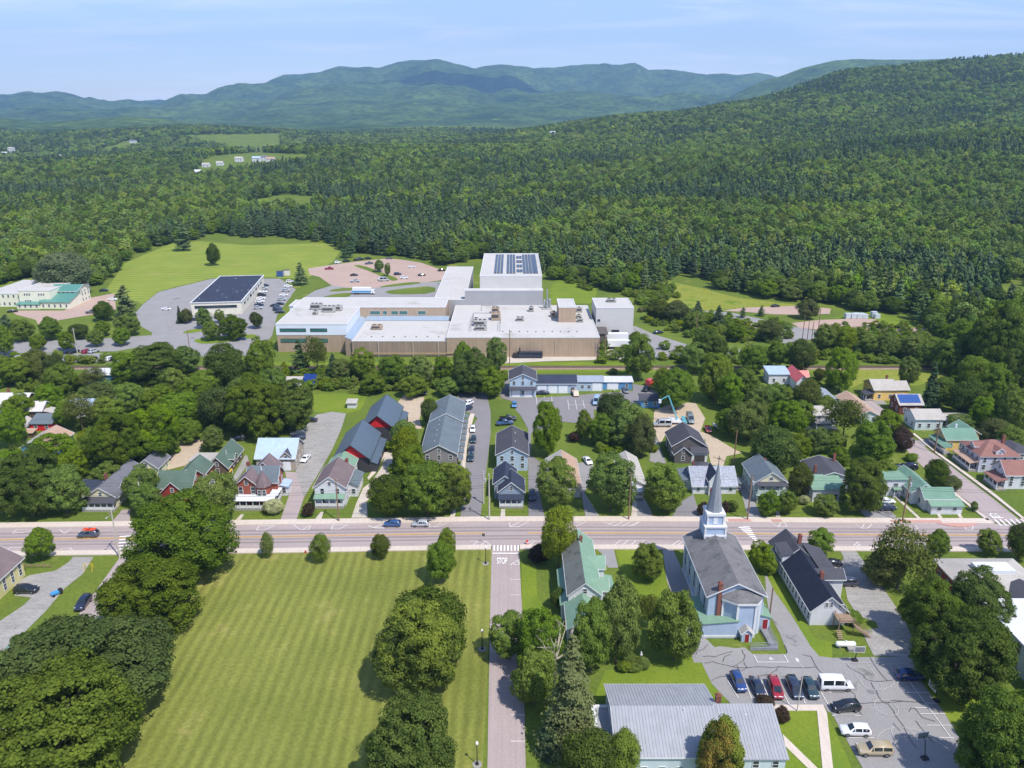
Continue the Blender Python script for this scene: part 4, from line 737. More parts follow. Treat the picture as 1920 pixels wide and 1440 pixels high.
T('m3',1263,1238,1102,104,'broad maple beside the church driveway')
T('l0',1214,1178,1112,52,'thin grey bare looking shrub between two big maples')
T('sp',1068,1402,1190,150,'tall pale ragged spruce beside the metal roofed hall')
T('s0',1030,1412,1330,58,'dark low fir at the foot of the pale spruce')
T('d1',1104,1470,1368,104,'very dark rounded tree by the end of the metal roofed hall')
T('y0',1168,1462,1374,66,'bright green tree against the metal roofed hall wall')
T('a0',1344,1478,1340,96,'tree tinged orange standing in front of the metal roofed hall')
T('m2',1424,1072,1016,48,'round tree in the strip between church and white house')
T('q1',1438,1076,1042,34,'yellow green bush touching the tree beside the church')
T('m0',1537,1038,993,50,'round street tree at the end of the long white house')
T('l0',1682,1104,986,112,'tall loose airy tree beside the gravel lot')
T('o0',1650,1096,1030,80,'olive green tree between gravel lot and the loose tall tree')
T('m1',1753,1044,994,48,'small street tree in front of the hip roofed building')
T('m3',1851,1040,992,46,'street tree on the verge by the hip roofed building corner')
T('d0',1908,1050,984,54,'dark street tree past the hip roofed building')
T('g2',1738,1202,1080,116,'maple at the near edge of the big clump by the gravel lot')
T('g0',1826,1188,1072,120,'maple in the big clump touching the white flat roof',rot=3.0)
T('g1',1786,1296,1150,178,'dark broad maple at the front of the big clump',rot=.7)
T('q1',1858,1304,1278,42,'bright low hedge bush on the lawn below the big clump')
T('g0',1868,1490,1306,180,'large maple overhanging the basketball court corner',rot=4.0)
T('m2',1908,1420,1288,92,'bright maple at the lawn corner near the basketball court')
T('q0',1598,1168,1146,38,'round green bush beside the wooden back stairs')
T('p0',1465,1352,1328,30,'purple leaved shrub at the hall corner','')
T('p0',1436,1322,1308,34,'purple leaved low shrub in front of the parked red minivan','')
for x, y in ((1178,1240),(1205,1252),(1170,1258)): T('q0',x,y,y-18,26,'garden bush around the white statue','bushes around the white statue')
T('q1',1188,1256,1244,30,'flowering perennials beside the white statue')
# north side, west of the stop street
T('g1',62,966,838,124,'big dark tree with a pale trunk on the street lawn')
T('m0',128,962,874,90,'spreading tree shading the cream house porch')
T('m3',4,962,850,70,'tree at the left end of the street lawn')
T('m2',108,880,812,90,'light green tree behind the big pale trunked tree')
T('m1',24,838,766,62,'tree beside the brown rusty roofed house')
T('l0',157,812,736,62,'tall locust with a long bare pale trunk')
T('g2',228,886,772,112,'large maple behind the cream house')
T('gy',288,868,757,112,'yellow tinged maple beside the tan gravel yard',rot=1.4)
T('m0',188,862,800,70,'bushy tree next to the blue gabled shed')
T('m3',271,946,872,74,'tree between the cream house and the red gabled house')
T('m0',278,966,908,60,'low tree crown over the cream house drive')
T('m2',408,976,884,92,'bright tree in front of the brick turreted house')
T('d0',422,806,722,88,'very dark maple behind the tan gravel yard')
T('g2',486,818,696,118,'tall maple behind the blue roofed barn')
T('g0',546,806,712,104,'broad maple overhanging the grey gravel drive',rot=2.2)
T('m1',372,772,706,70,'tree behind the white camper','')
T('m3',338,800,736,86,'tree left of the very dark maple')
for x, y, t_, w, k in ((292,716,642,112,'g0'),(342,702,650,70,'m1'),(428,736,644,76,'d0'),(492,724,630,66,'m3'),(245,722,660,70,'m0'),(175,726,690,54,'l0'),(120,742,680,60,'m2'),(75,712,652,56,'o0'),(30,724,668,64,'m1'),(106,716,662,38,'d0'),(640,716,672,48,'m0'),(682,716,652,50,'m2'),(738,722,664,62,'m3'),(790,722,664,56,'m1'),(832,716,668,44,'m0'),(888,738,652,84,'g2'),(918,744,684,60,'m3'),(871,716,638,44,'m1'),(931,704,630,44,'m2'),(776,744,700,56,'m3'),(700,738,700,52,'m0'),(845,742,706,52,'m1')):
    TG(k, x, y, t_, w, 'trees in the railway belt')
T('n0',564,702,638,48,'dark pine in front of the factory office corner'); T('l0',597,704,628,48,'airy tall tree in front of the factory office wall'); T('s0',626,712,662,38,'dark spruce beside the factory office corner')
T('d0',728,968,894,80,'dense dark tree beside the concrete drive on the street')
T('y0',762,884,800,56,'bright tree between red barns and grey townhouses'); T('m2',772,916,832,60,'green tree by the grey townhouse gable'); T('m1',760,846,786,50,'tree behind the rear red barn'); T('d0',806,800,748,34,'dark bush at the townhouse back corner')
T('m0',802,968,868,98,'street tree in front of the grey townhouses'); T('gy',846,958,862,84,'yellowing street tree beside the asphalt drive',rot=.3)
T('b0',513,962,935,40,'round cream flowering hydrangea beside the brick turreted house'); T('p0',578,968,942,24,'reddish bush beside the white gabled house','')
# between stop street and church
T('m3',1025,856,748,60,'tall maple beside the blue apartment house'); T('m0',1042,952,860,82,'street tree in front of the low brown roofed house'); T('d1',1150,812,734,66,'very dark purple green maple by the parking bays')
T('m1',1095,828,766,34,'slender tree on the back lawn'); T('m2',1128,838,776,50,'tree on the back lawn beside the slender one'); T('m0',1176,842,756,80,'bushy tree beside the work yard'); T('o0',1204,858,774,50,'tall olive cedar at the work yard entrance')
T('p0',1076,828,808,24,'dark red shrub on the back lawn','')
T('m2',1145,958,850,98,'leafy street tree hiding the low grey house'); T('m3',1245,958,866,84,'round street tree beside the quilted roof house')
T('m1',1268,768,688,76,'tall tree beside the blue shed'); T('m3',1338,754,658,72,'full round maple beyond the work yard'); T('m0',1196,714,622,66,'tall tree beside the factory truck yard'); T('g2',1326,694,612,74,'large tree beside the railway east of the factory'); T('m0',1368,770,700,52,'olive tree behind the work yard')
T('m2',1398,826,748,78,'tree beside the covered boat'); T('m1',1472,818,748,76,'light green tree behind the red shed roofs'); T('d0',1450,890,800,100,'dark tree behind the two porch house'); T('n0',1420,858,806,36,'small pine in the dark garden trees'); T('o0',1512,774,708,60,'olive tree by the grey workshop')
T('o0',1496,930,866,48,'brown tinted tree beside the two porch house'); T('m3',1440,966,918,44,'small street tree in front of the two porch house'); T('m2',1474,965,920,38,'small street tree next to the cream hydrangea'); T('b0',1507,945,928,22,'cream flowering bush between the street trees'); T('m0',1546,966,928,48,'low street tree in front of the green roofed cottage')
T('p0',1316,966,940,22,'dark copper bush left of the steeple','bushes beside the steeple'); T('p0',1358,962,940,18,'dark copper bush left of the steeple','bushes beside the steeple') 
T('q0',1372,958,938,24,'green bush on the lawn of the quilted roof house')
# east side
T('g2',1612,960,856,86,'big dark street tree beside the green roofed cottage'); T('m3',1632,868,784,80,'full maple at the side street bend'); T('m0',1662,826,770,60,'light green tree above the side street bend'); T('l0',1580,822,746,84,'white barked birch by the grey workshop'); T('d0',1750,914,862,46,'dark tree at the side street corner garden'); T('o0',1780,920,892,38,'low olive tree beside the dark corner tree')
T('c0',1825,958,940,15,'tiny young tree on the corner lawn'); T('s0',1740,766,678,44,'tall blue spruce behind the solar roofed house'); T('d1',1806,782,706,72,'very dark egg shaped tree behind the pale workshop'); T('m3',1572,736,648,64,'tall maple beside the yellow house lawn'); T('m1',1563,852,810,40,'small garden tree beside the birch'); T('p0',1690,846,800,40,'purple smoke bush at the side street bend'); T('o0',1866,832,786,64,'gnarled fruit tree behind the brown roofed house'); T('m2',1796,806,776,48,'small tree beside the pale workshop'); T('q0',1708,864,850,24,'bush at the side street bend'); T('o0',1535,712,690,24,'small grey bush by the railway')
T('m2',1700,728,668,40,'tree with a leaning pale trunk on the railway lawn')
for x, y, t_, w, k in ((1860,712,560,120,'g2'),(1800,690,600,80,'m1'),(1905,760,640,90,'g0'),(1850,770,680,70,'m0'),(1770,700,630,56,'m3'),(1820,735,668,60,'y0'),(1910,690,580,80,'m2'),(1890,810,720,70,'m3'),(1735,690,640,48,'m2'),(1705,675,628,44,'m0'),(1660,672,622,48,'m3'),(1620,668,618,46,'m1'),(1580,665,612,46,'y0'),(1545,662,606,44,'m2'),(1500,700,636,54,'d0'),(1455,690,640,40,'m1')):
    TG(k, x, y, t_, w, 'trees by the eastern railway bend')
for x, y, t_, w, k in ((1232,600,560,46,'o0'),(1266,604,562,50,'o0'),(1306,608,564,42,'s1'),(1346,614,572,38,'s0'),(1300,622,582,40,'m1'),(1380,640,606,36,'m2')):
    T(k, x, y, t_, w, 'tree on the bank beside the factory service road', 'trees on the service road bank')
T('o0',1440,640,598,44,'round olive tree at the service road fork'); T('o0',1514,598,560,42,'round shrubby tree on the gravel lot island'); T('n1',1392,596,576,18,'young pine on the lot verge','young pines on the lot verge'); T('n0',1427,593,572,19,'young pine on the lot verge','young pines on the lot verge'); T('m0',1366,602,584,12,'young pine on the lot verge','young pines on the lot verge')
# offices west of the factory
for x, y, t_, w, k in ((45,640,598,46,'m0'),(96,638,594,44,'m1'),(74,658,626,30,'m2'),(128,657,620,34,'m3'),(150,636,606,36,'d0'),(181,650,616,32,'m1'),(230,648,614,34,'m0'),(196,630,600,30,'m2'),(10,668,610,40,'m1'),(14,620,590,36,'n1')):
    T(k, x, y, t_, w, 'planted tree lining the office park road', 'trees lining the office park road')
T('d1',195,602,564,40,'dark round tree beside the brown office lot'); T('n1',238,594,535,50,'layered pine beside the brown office lot'); T('m3',241,630,586,48,'round tree below the layered pine')
for x, y, t_, w, k in ((385,616,577,32,'m0'),(440,636,588,54,'g2'),(398,638,600,36,'m1'),(413,606,580,20,'m2'),(483,616,584,26,'d0')): T(k, x, y, t_, w, 'planted tree in front of the dark roofed office', 'trees in front of the dark roofed office')
T('s0',338,606,573,16,'thin spruce by the dark roofed office'); T('o0',351,606,578,24,'brownish tree by the dark roofed office'); T('d1',401,498,455,28,'single round tree in the mown field'); T('n0',565,534,492,38,'pine on the grass island beside the brown car park')
T('m1',712,510,486,20,'small tree on the car park island','trees on the car park island'); T('m2',727,518,492,12,'small tree on the car park island','trees on the car park island'); T('n0',650,483,455,30,'spreading tree at the mown field corner')
T('w0',128,552,470,110,'pale silvery willow beside the cream office building')
T('n1',345,470,420,48,'dark pine clump at the field edge'); T('m2',545,392,370,24,'lone tree in the hillside clearing')
for x, y, t_, w, k in ((40,790,736,60,'m3'),(95,775,722,56,'m0'),(130,800,752,50,'m1'),(190,760,716,60,'g2'),(205,802,745,64,'m2'),(250,775,715,62,'m3'),(300,780,722,66,'m1'),(330,745,690,50,'m0'),(385,752,694,56,'m2'),(352,830,784,58,'m3'),(462,770,706,66,'m1'),(400,845,800,44,'m0'),(515,755,690,60,'m2'),(140,900,842,64,'m1'),(205,918,868,60,'m2'),(20,900,845,66,'m0')):
    TG(k, x, y, t_, w, 'trees filling the western back gardens')
for x, y, t_, w, k in ((1395,745,690,54,'m0'),(1420,775,722,56,'m3'),(1365,815,766,50,'m1'),(1448,770,716,48,'m2'),(1502,800,752,52,'m0'),(1530,850,800,50,'m3'),(1545,790,742,46,'m1'),(1490,868,812,56,'m2'),(1420,905,858,46,'m1'),(1655,905,862,48,'m2'),(1570,880,836,40,'m3'),(1760,760,706,50,'m0'),(1840,800,742,56,'m1'),(1890,850,800,56,'m0'),(1300,700,640,54,'m2'),(1410,700,646,54,'m3'),(1240,735,690,40,'m0')):
    TG(k, x, y, t_, w, 'trees filling the eastern gardens')
name_pending()
# dead limbs among the maples by the stop street
dl = thing('dead_limbs', 'bare grey dead limbs sticking out of the maple by the stop street', 'dead branches', (*G(1040, 1290), 0)); rgd = random.Random(3); b = MB()
for k in range(16):
    a = rgd.uniform(0, 6.28); r0 = rgd.uniform(1.5, 4.2); z0 = rgd.uniform(7.5, 11); p0 = (0.3 * math.cos(a), .3 * math.sin(a), 6.0); p1 = (r0 * math.cos(a), r0 * math.sin(a), z0); b.tube(p0, p1, .13, .06, 5)
    for j in range(4): b.tube(p1, (p1[0] + rgd.uniform(-1.4, 1.4), p1[1] + rgd.uniform(-1.4, 1.4), p1[2] + rgd.uniform(-.3, 1.5)), .05, .02, 4)
b.build('limbs', DEAD, dl); MB().tube((0, 0, -.2), (0, 0, 6.6), .34, .2, 8).build('trunk', BARK, dl)
# ------------------------------------------------------------------ houses
glass = M('window_glass', (0.035, 0.045, 0.055), rough=0.08, var=0.3, scale=0.8, spec=0.7)
glass_t = M('teal_glass', (0.05, 0.14, 0.13), rough=0.1, var=0.3, scale=0.5, spec=0.7)
trim_w = M('white_trim', lin((214, 214, 214)), var=0.03, rough=0.6)
brick_m = M('chimney_brick', lin((130, 84, 72)), var=0.15, scale=2.0, fine=0.2, fscale=9, rough=0.95)
found = M('foundation', lin((150, 146, 140)), var=0.1, rough=0.95)
deckw = M('weathered_wood', lin((150, 128, 108)), var=0.15, scale=1.5, rough=0.95, lines=('x', .14, .01, .15))
FACE = dict(S=0.0, E=math.pi / 2, N=math.pi, W=-math.pi / 2)
_wc = {}
def window_mesh(w, h, fr, gl, bars=True):
    k = (round(w, 2), round(h, 2), fr.name, gl.name)
    if k not in _wc:
        t = .09; b = MB(); b.box(-w/2-t, -.07, -h/2-t, -w/2, .02, h/2+t).box(w/2, -.07, -h/2-t, w/2+t, .02, h/2+t).box(-w/2, -.07, h/2, w/2, .02, h/2+t).box(-w/2, -.09, -h/2-t, w/2, .02, -h/2)
        if bars: b.box(-w/2, -.06, -.03, w/2, .02, .03)
        p = MB(); p.add([(-w/2, -.03, -h/2), (w/2, -.03, -h/2), (w/2, -.03, h/2), (-w/2, -.03, h/2)], [(0, 1, 2, 3)])
        _wc[k] = (b.mesh('window', fr), p.mesh('pane', gl))
    return _wc[k]
def gable_prism(b, axis, x0, x1, y0, y1, z0, h, rise):
    if axis == 'y':
        xm = (x0 + x1) / 2; P = [(x0, z0), (x1, z0), (x1, h), (xm, h + rise), (x0, h)]; V = [(p[0], y, p[1]) for y in (y0, y1) for p in P]
    else:
        ym = (y0 + y1) / 2; P = [(y1, z0), (y0, z0), (y0, h), (ym, h + rise), (y1, h)]; V = [(x, p[0], p[1]) for x in (x0, x1) for p in P]
    b.add(V, [(0, 1, 2, 3, 4), (9, 8, 7, 6, 5)] + [((i + 1) % 5, i, 5 + i, 5 + (i + 1) % 5) for i in range(5)])
def chevron(b, axis, x0, x1, y0, y1, h, rise, ov, th, ove=None, side=None):
    """roof slabs; side picks one slope only ('L' low coordinate, 'R' high)"""
    ove = ov if ove is None else ove
    if axis == 'x': x0, x1, y0, y1 = y0, y1, x0, x1
    xm = (x0 + x1) / 2; sl = rise / (xm - x0); e = h - ov * sl + .02; r = h + rise + .02
    sec = {'L': [(x0 - ov, e), (xm, r), (xm, r + th), (x0 - ov, e + th)], 'R': [(xm, r), (x1 + ov, e), (x1 + ov, e + th), (xm, r + th)]}
    for s in ('L', 'R'):
        if side and s != side: continue
        q = sec[s]; A = [(p[0], y0 - ove, p[1]) for p in q]; B_ = [(p[0], y1 + ove, p[1]) for p in q]
        if axis == 'x': A = [(p[1], p[0], p[2]) for p in A]; B_ = [(p[1], p[0], p[2]) for p in B_]
        V = A + B_; F_ = [(0, 1, 2, 3), (7, 6, 5, 4), (1, 0, 4, 5), (2, 1, 5, 6), (3, 2, 6, 7), (0, 3, 7, 4)]
        if axis == 'x': F_ = [f[::-1] for f in F_]
        b.add(V, F_)
class House:
    def __init__(s, name, label, x, y, cat='house', rot=0.0, group=None):
        s.o = (x, y); s.root = thing(name, label, cat, (x, y, 0), rot, group); s.roof = None; s.n = 0
    def L(s, x0, x1, y0, y1): e = .004 * s.n; return x0 - s.o[0] - e, x1 - s.o[0] + e, y0 - s.o[1] - e, y1 - s.o[1] + e
    def block(s, x0, x1, y0, y1, h, roof, rise, wm, rm, ov=.4, wins='SEW', z0=0.0, trim=trim_w, th=.16, rm2=None, ww=.85, wh=1.35, gl=None, fr=None, gap=2.5, wname='wall', rname='roof'):
        s.n += 1; a0, a1, b0, b1 = s.L(x0, x1, y0, y1); b = MB(); r = MB(); t = MB(); zf = z0 - (.1 if z0 == 0 else 0)
        if roof in ('gy', 'gx'):
            ax = roof[1]; gable_prism(b, ax, a0, a1, b0, b1, zf, h, rise); 
            if rm2: chevron(r, ax, a0, a1, b0, b1, h, rise, ov, th, side='R')
            else: chevron(r, ax, a0, a1, b0, b1, h, rise, ov, th)
            if trim:
                k = ov + .012
                if ax == 'y':
                    for (c0, c1) in ((b0 - k - .05, b0 - k), (b1 + k, b1 + k + .05)): chevron(t, 'y', a0, a1, c0, c1, h, rise, ov + .03, th + .05, 0)
                    for q0, q1 in ((a0 - ov - .07, a0 - ov - .006), (a1 + ov + .006, a1 + ov + .07)): t.box(q0, b0 - ov, h - ov * rise / ((a1 - a0) / 2) - .03, q1, b1 + ov, h - ov * rise / ((a1 - a0) / 2) + th)
                else:
                    for (c0, c1) in ((a0 - k - .05, a0 - k), (a1 + k, a1 + k + .05)): chevron(t, 'x', c0, c1, b0, b1, h, rise, ov + .03, th + .05, 0)
                    for q0, q1 in ((b0 - ov - .07, b0 - ov - .006), (b1 + ov + .006, b1 + ov + .07)): t.box(a0 - ov, q0, h - ov * rise / ((b1 - b0) / 2) - .03, a1 + ov, q1, h - ov * rise / ((b1 - b0) / 2) + th)
        elif roof == 'hip':
            b.box(a0, b0, zf, a1, b1, h); c0, c1, d0, d1 = a0 - ov, a1 + ov, b0 - ov, b1 + ov; m = min(c1 - c0, d1 - d0) / 2; z = h + .02
            if c1 - c0 >= d1 - d0: e, f = (c0 + m, (d0 + d1) / 2, z + rise), (c1 - m, (d0 + d1) / 2, z + rise); fs = [(0, 1, 5, 4), (1, 2, 5), (2, 3, 4, 5), (3, 0, 4)]
            else: e, f = ((c0 + c1) / 2, d0 + m, z + rise), ((c0 + c1) / 2, d1 - m, z + rise); fs = [(0, 1, 4), (1, 2, 5, 4), (2, 3, 5), (3, 0, 4, 5)]
            r.add([(c0, d0, z + .1), (c1, d0, z + .1), (c1, d1, z + .1), (c0, d1, z + .1), e, f], fs); r.box(c0, d0, z, c1, d1, z + .095)
            if trim: t.box(c0 - .03, d0 - .03, z - .12, c1 + .03, d1 + .03, z - .004)
        elif roof == 'flat':
            b.box(a0, b0, zf, a1, b1, h); r.box(a0 + .22, b0 + .22, h + .01, a1 - .22, b1 - .22, h + .12)
            if trim:
                for q in ((a0 - ov, b0 - ov, a1 + ov, b0 + .2), (a0 - ov, b1 - .2, a1 + ov, b1 + ov), (a0 - ov, b0 + .2, a0 + .2, b1 - .2), (a1 - .2, b0 + .2, a1 + ov, b1 - .2)): t.box(q[0], q[1], h + .004, q[2], q[3], h + .3)
        elif roof[:4] == 'shed':        # shedN rises towards +y, shedE towards +x ...
            d = roof[4]; hz_ = {'N': (h, h, h + rise, h + rise), 'S': (h + rise, h + rise, h, h), 'E': (h, h + rise, h + rise, h), 'W': (h + rise, h, h, h + rise)}[d]
            C4_ = [(a0, b0), (a1, b0), (a1, b1), (a0, b1)]; b.hexa([(*c, zf) for c in C4_], [(*c, q) for c, q in zip(C4_, hz_)])
            gx_, gy_ = (hz_[1] - hz_[0]) / (a1 - a0), (hz_[3] - hz_[0]) / (b1 - b0); C5_ = [(a0 - ov, b0 - ov), (a1 + ov, b0 - ov), (a1 + ov, b1 + ov), (a0 - ov, b1 + ov)]
            zq = [hz_[0] + (c[0] - a0) * gx_ + (c[1] - b0) * gy_ + .015 for c in C5_]; r.hexa([(*c, q) for c, q in zip(C5_, zq)], [(*c, q + th) for c, q in zip(C5_, zq)])
        w_ = b.build(wname, wm, s.root); s.wall = w_
        s.roof = r.build(rname, rm, s.root)
        if rm2: r2 = MB(); chevron(r2, roof[1], a0, a1, b0, b1, h, rise, ov, th, side='L'); r2.build(rname, rm2, s.root)
        if trim and t.v: t.build('eave_trim', trim, s.root)
        rows = [1.55] if h < 4.2 else ([1.6, h - 1.15] if h < 7 else [1.6, 4.4, h - 1.2])
        if z0 > 1.0: rows = [z0 + (h - z0) * .5]
        for f in wins:
            ln = (x0, x1) if f in 'SN' else (y0, y1); n = max(1, int((ln[1] - ln[0] - .8) / gap)); pl = {'S': y0, 'N': y1, 'W': x0, 'E': x1}[f]
            for zc in rows: s.win(f, pl, [ln[0] + (ln[1] - ln[0]) * (i + .5) / n for i in range(n)], zc, ww, wh, gl, fr)
            if (f in 'SN' and roof == 'gy' and rise > 1.9) or (f in 'EW' and roof == 'gx' and rise > 1.9): s.win(f, pl, [(ln[0] + ln[1]) / 2], h + rise * .32, ww * .85, 1.0, gl, fr)
        return s
    def win(s, f, plane, along, zc, w=.85, h=1.35, gl=None, fr=None, bars=True):
        a, p = window_mesh(w, h, fr or trim_w, gl or glass, bars); e = .004 * s.n + .012
        for q in along:
            x, y = (q, plane) if f in 'SN' else (plane, q); dx, dy = {'S': (0, -e), 'N': (0, e), 'W': (-e, 0), 'E': (e, 0)}[f]
            o = obj('window', a, s.root, None, (x - s.o[0] + dx, y - s.o[1] + dy, zc), FACE[f]); obj('pane', p, o)
        return s
    def door(s, f, plane, q, w, h, mat, z0=0.05, name='door', panels=0):
        b = MB().box(-w/2, -.06, 0, w/2, .02, h); fr = MB().box(-w/2-.1, -.045, 0, -w/2-.004, .02, h+.1).box(w/2+.004, -.045, 0, w/2+.1, .02, h+.1).box(-w/2-.1, -.045, h+.004, w/2+.1, .02, h+.12)
        x, y = (q, plane) if f in 'SN' else (plane, q); e = .004 * s.n + .012; dx, dy = {'S': (0, -e), 'N': (0, e), 'W': (-e, 0), 'E': (e, 0)}[f]
        o = b.build(name, mat, s.root, (x - s.o[0] + dx, y - s.o[1] + dy, z0), FACE[f]); fr.build('door_frame', trim_w, o)
        if panels:
            p = MB()
            for i in range(panels): p.box(-w/2+.1, -.075, h*(i+.12)/panels, w/2-.1, -.062, h*(i+.9)/panels)
            p.build('door_panels', mat, o)
        else: MB().box(w*.3, -.12, h*.45, w*.42, -.06, h*.52).build('handle', M('dark_metal', lin((60, 60, 62)), rough=.4), o)
        return s
    def chimney(s, x, y, z0, z1, w=.7, d=.6, mat=None):
        x, y = x - s.o[0], y - s.o[1]; b = MB().box(x-w/2, y-d/2, z0, x+w/2, y+d/2, z1).box(x-w/2-.07, y-d/2-.07, z1-.25, x+w/2+.07, y+d/2+.07, z1-.08).box(x-w*.3, y-d*.3, z1, x+w*.3, y+d*.3, z1+.22)
        b.build('chimney', mat or brick_m, s.roof); return s
    def vent(s, x, y, z, r=.12, h=.5, mat=None): MB().tube((x-s.o[0], y-s.o[1], z-.3), (x-s.o[0], y-s.o[1], z+h), r, r, 6).build('roof_vent', mat or trim_w, s.roof); return s
    def porch(s, x0, x1, y0, y1, zr, rise, rm, posts=4, zf=.45, face='S', rail=True, pm=None, zb=-.05, deck=None):
        a0, a1, b0, b1 = x0 - s.o[0], x1 - s.o[0], y0 - s.o[1], y1 - s.o[1]; pm = pm or trim_w
        MB().box(a0, b0, zb, a1, b1, zf).build('porch_floor', deck or found, s.root)
        hz_ = {'S': (0, 0, 1, 1), 'N': (1, 1, 0, 0), 'W': (0, 1, 1, 0), 'E': (1, 0, 0, 1)}[face]; C_ = [(a0-.25, b0-.25), (a1+.25, b0-.25), (a1+.25, b1), (a0-.25, b1)]
        if face == 'W': C_ = [(a0-.25, b0-.25), (a1, b0-.25), (a1, b1+.25), (a0-.25, b1+.25)]
        if face == 'E': C_ = [(a0, b0-.25), (a1+.25, b0-.25), (a1+.25, b1+.25), (a0, b1+.25)]
        MB().hexa([(*c, zr + rise*q) for c, q in zip(C_, hz_)], [(*c, zr + rise*q + .14) for c, q in zip(C_, hz_)]).build('porch_roof', rm, s.root)
        pts = []
        for i in range(posts):
            t = i / max(1, posts - 1)
            if face in 'SN': pts.append((a0 + .12 + (a1 - a0 - .24) * t, b0 + .12 if face == 'S' else b1 - .12))
            else: pts.append((a0 + .12 if face == 'W' else a1 - .12, b0 + .12 + (b1 - b0 - .24) * t))
        for p in pts: MB().box(p[0]-.08, p[1]-.08, zf, p[0]+.08, p[1]+.08, zr + .02).build('post', pm, s.root)
        if rail:
            for p, q in zip(pts[:-1], pts[1:]):
                if face in 'SN': MB().box(p[0]+.1, p[1]-.03, zf+.12, q[0]-.1, p[1]+.03, zf+.2).box(p[0]+.1, p[1]-.03, zf+.75, q[0]-.1, p[1]+.03, zf+.85).box(p[0]+.1, p[1]-.012, zf+.2, q[0]-.1, p[1]+.012, zf+.75).build('railing', pm, s.root)
                else: MB().box(p[0]-.03, p[1]+.1, zf+.12, p[0]+.03, q[1]-.1, zf+.2).box(p[0]-.03, p[1]+.1, zf+.75, p[0]+.03, q[1]-.1, zf+.85).box(p[0]-.012, p[1]+.1, zf+.2, p[0]+.012, q[1]-.1, zf+.75).build('railing', pm, s.root)
        return s
Wh = wallm('white_siding', (212, 212, 216)); Cr = wallm('cream_siding', (222, 216, 180)); Bl = wallm('blue_grey_siding', (172, 190, 206)); Gy = wallm('grey_siding', (138, 132, 132)); Br = wallm('brown_siding', (104, 86, 76)); Ye = wallm('yellow_siding', (230, 194, 118)); Td = wallm('taupe_siding', (98, 92, 90)); Pb = wallm('pale_blue_siding', (196, 208, 212))
RdB = M('red_brick_wall', lin((152, 84, 66)), var=0.12, scale=1.2, fine=0.16, fscale=8, rough=0.95, lines=('z', .08, .006, .12)); RdW = wallm('red_siding', (152, 58, 52)); Chr = wallm('charcoal_boards', (66, 66, 70)); Red = wallm('bright_red_boards', (206, 40, 42)); BlS = wallm('blue_shed_boards', (96, 146, 190)); Lil = wallm('lilac_siding', (196, 198, 212)); DkB = wallm('brown_red_boards', (112, 66, 56)); GyB = wallm('slate_blue_siding', (140, 156, 170)); TanW = wallm('tan_siding', (172, 160, 144))
rGy = roofm('grey_shingle', (112, 112, 118)); rGn = roofm('moss_green_shingle', (90, 108, 96)); rNv = roofm('navy_shingle', (60, 66, 82)); rBk = roofm('charcoal_shingle', (80, 80, 86)); rBn = roofm('brown_shingle', (142, 104, 96)); rSl = roofm('purple_slate', (118, 104, 106), patch=(lin((150, 120, 116)), 1.6, .58, .05)); rTn = roofm('tan_shingle', (176, 148, 128)); rBs = roofm('blue_grey_shingle', (104, 114, 120)); rPl = roofm('pale_shingle', (176, 170, 162)); rWb = roofm('weathered_brown_shingle', (120, 106, 106))
rBlk = roofm('blue_black_shingle', (46, 50, 64))
mBl = seam('pale_blue_metal', (172, 190, 212), 'x'); mGnX = seam('green_metal_x', (124, 154, 132), 'x', spec=.2, rough=.6); mGnY = seam('green_metal', (124, 154, 132), 'y', spec=.2, rough=.6); mSl = seam('slate_metal', (86, 100, 112), 'y'); mWt = seam('white_metal', (206, 206, 210), 'x'); mRs = seam('rusty_metal', (206, 202, 198), 'x', patch=(lin((176, 118, 86)), .35, .60, .08)); mHl = seam('hall_metal', (158, 160, 164), 'x', rough=.6, spec=.3); mGr = seam('grey_metal', (152, 160, 172), 'y'); mRd = seam('red_metal', (204, 92, 88), 'y')
quilt = M('quilted_metal', lin((142, 146, 156)), rough=0.38, metallic=0.5, var=0.16, scale=1.1, fine=0.18, fscale=2.0, lines=('x', .9, .03, .12), spec=0.5)
doorR = M('red_door', lin((136, 40, 46)), rough=.5, var=.05); doorW = M('white_door', lin((228, 230, 234)), rough=.6, var=.04); doorD = M('dark_door', lin((70, 66, 66)), rough=.5)
h = House('house', 'cream house with long grey roof and a white posted front porch', -103, 177.5)
h.block(-106.8,-99.0,177.5,194,2.9,'gy',2.6,Cr,rGy).chimney(-103.8,183,5,6.6); h.block(-110,-105.4,181,187,3.1,'gx',1.3,Cr,rNv,wins='SW'); h.block(-99.4,-97.6,181.5,184,3.6,'gx',.8,Cr,rGy,wins='E',z0=2.4); h.porch(-106.8,-98.8,175.2,177.5,2.35,.55,rBk,6)
House('garage', 'cream garage with a grey gable roof beside the tan gravel yard', -99, 194.5, 'garage').block(-101.9,-96.0,194.6,202,3.0,'gy',2.4,Cr,rGy,wins='SE')
h = House('house', 'red house with steep green shingle gables', -85, 178.5); h.block(-88.5,-82.0,178.5,184,3.3,'gy',3.2,RdW,rGn,wh=1.6); h.block(-90,-81.2,180.2,187.6,4.2,'gx',2.9,RdW,rGn,wins='EW'); h.block(-87.4,-81.2,186,195,4.0,'gy',2.5,RdW,rGn,wins='EW'); h.block(-81.4,-78.8,184,189.5,2.6,'shedW',.5,Wh,rPl,wins='S')
h = House('house', 'dark brown house with a green shingle roof and yellow slide beside it', -80, 195.5); h.block(-82.9,-77.4,195.5,208,2.7,'gy',2.9,Br,rGn).vent(-79,200,4.5,.1,1.2); h.block(-88.5,-83.0,198,204.4,2.8,'shedS',.6,Br,rPl,wins='S'); h.block(-78.6,-76.9,199,201.5,3.8,'gx',.9,Br,rGn,z0=2.4,wins='E')
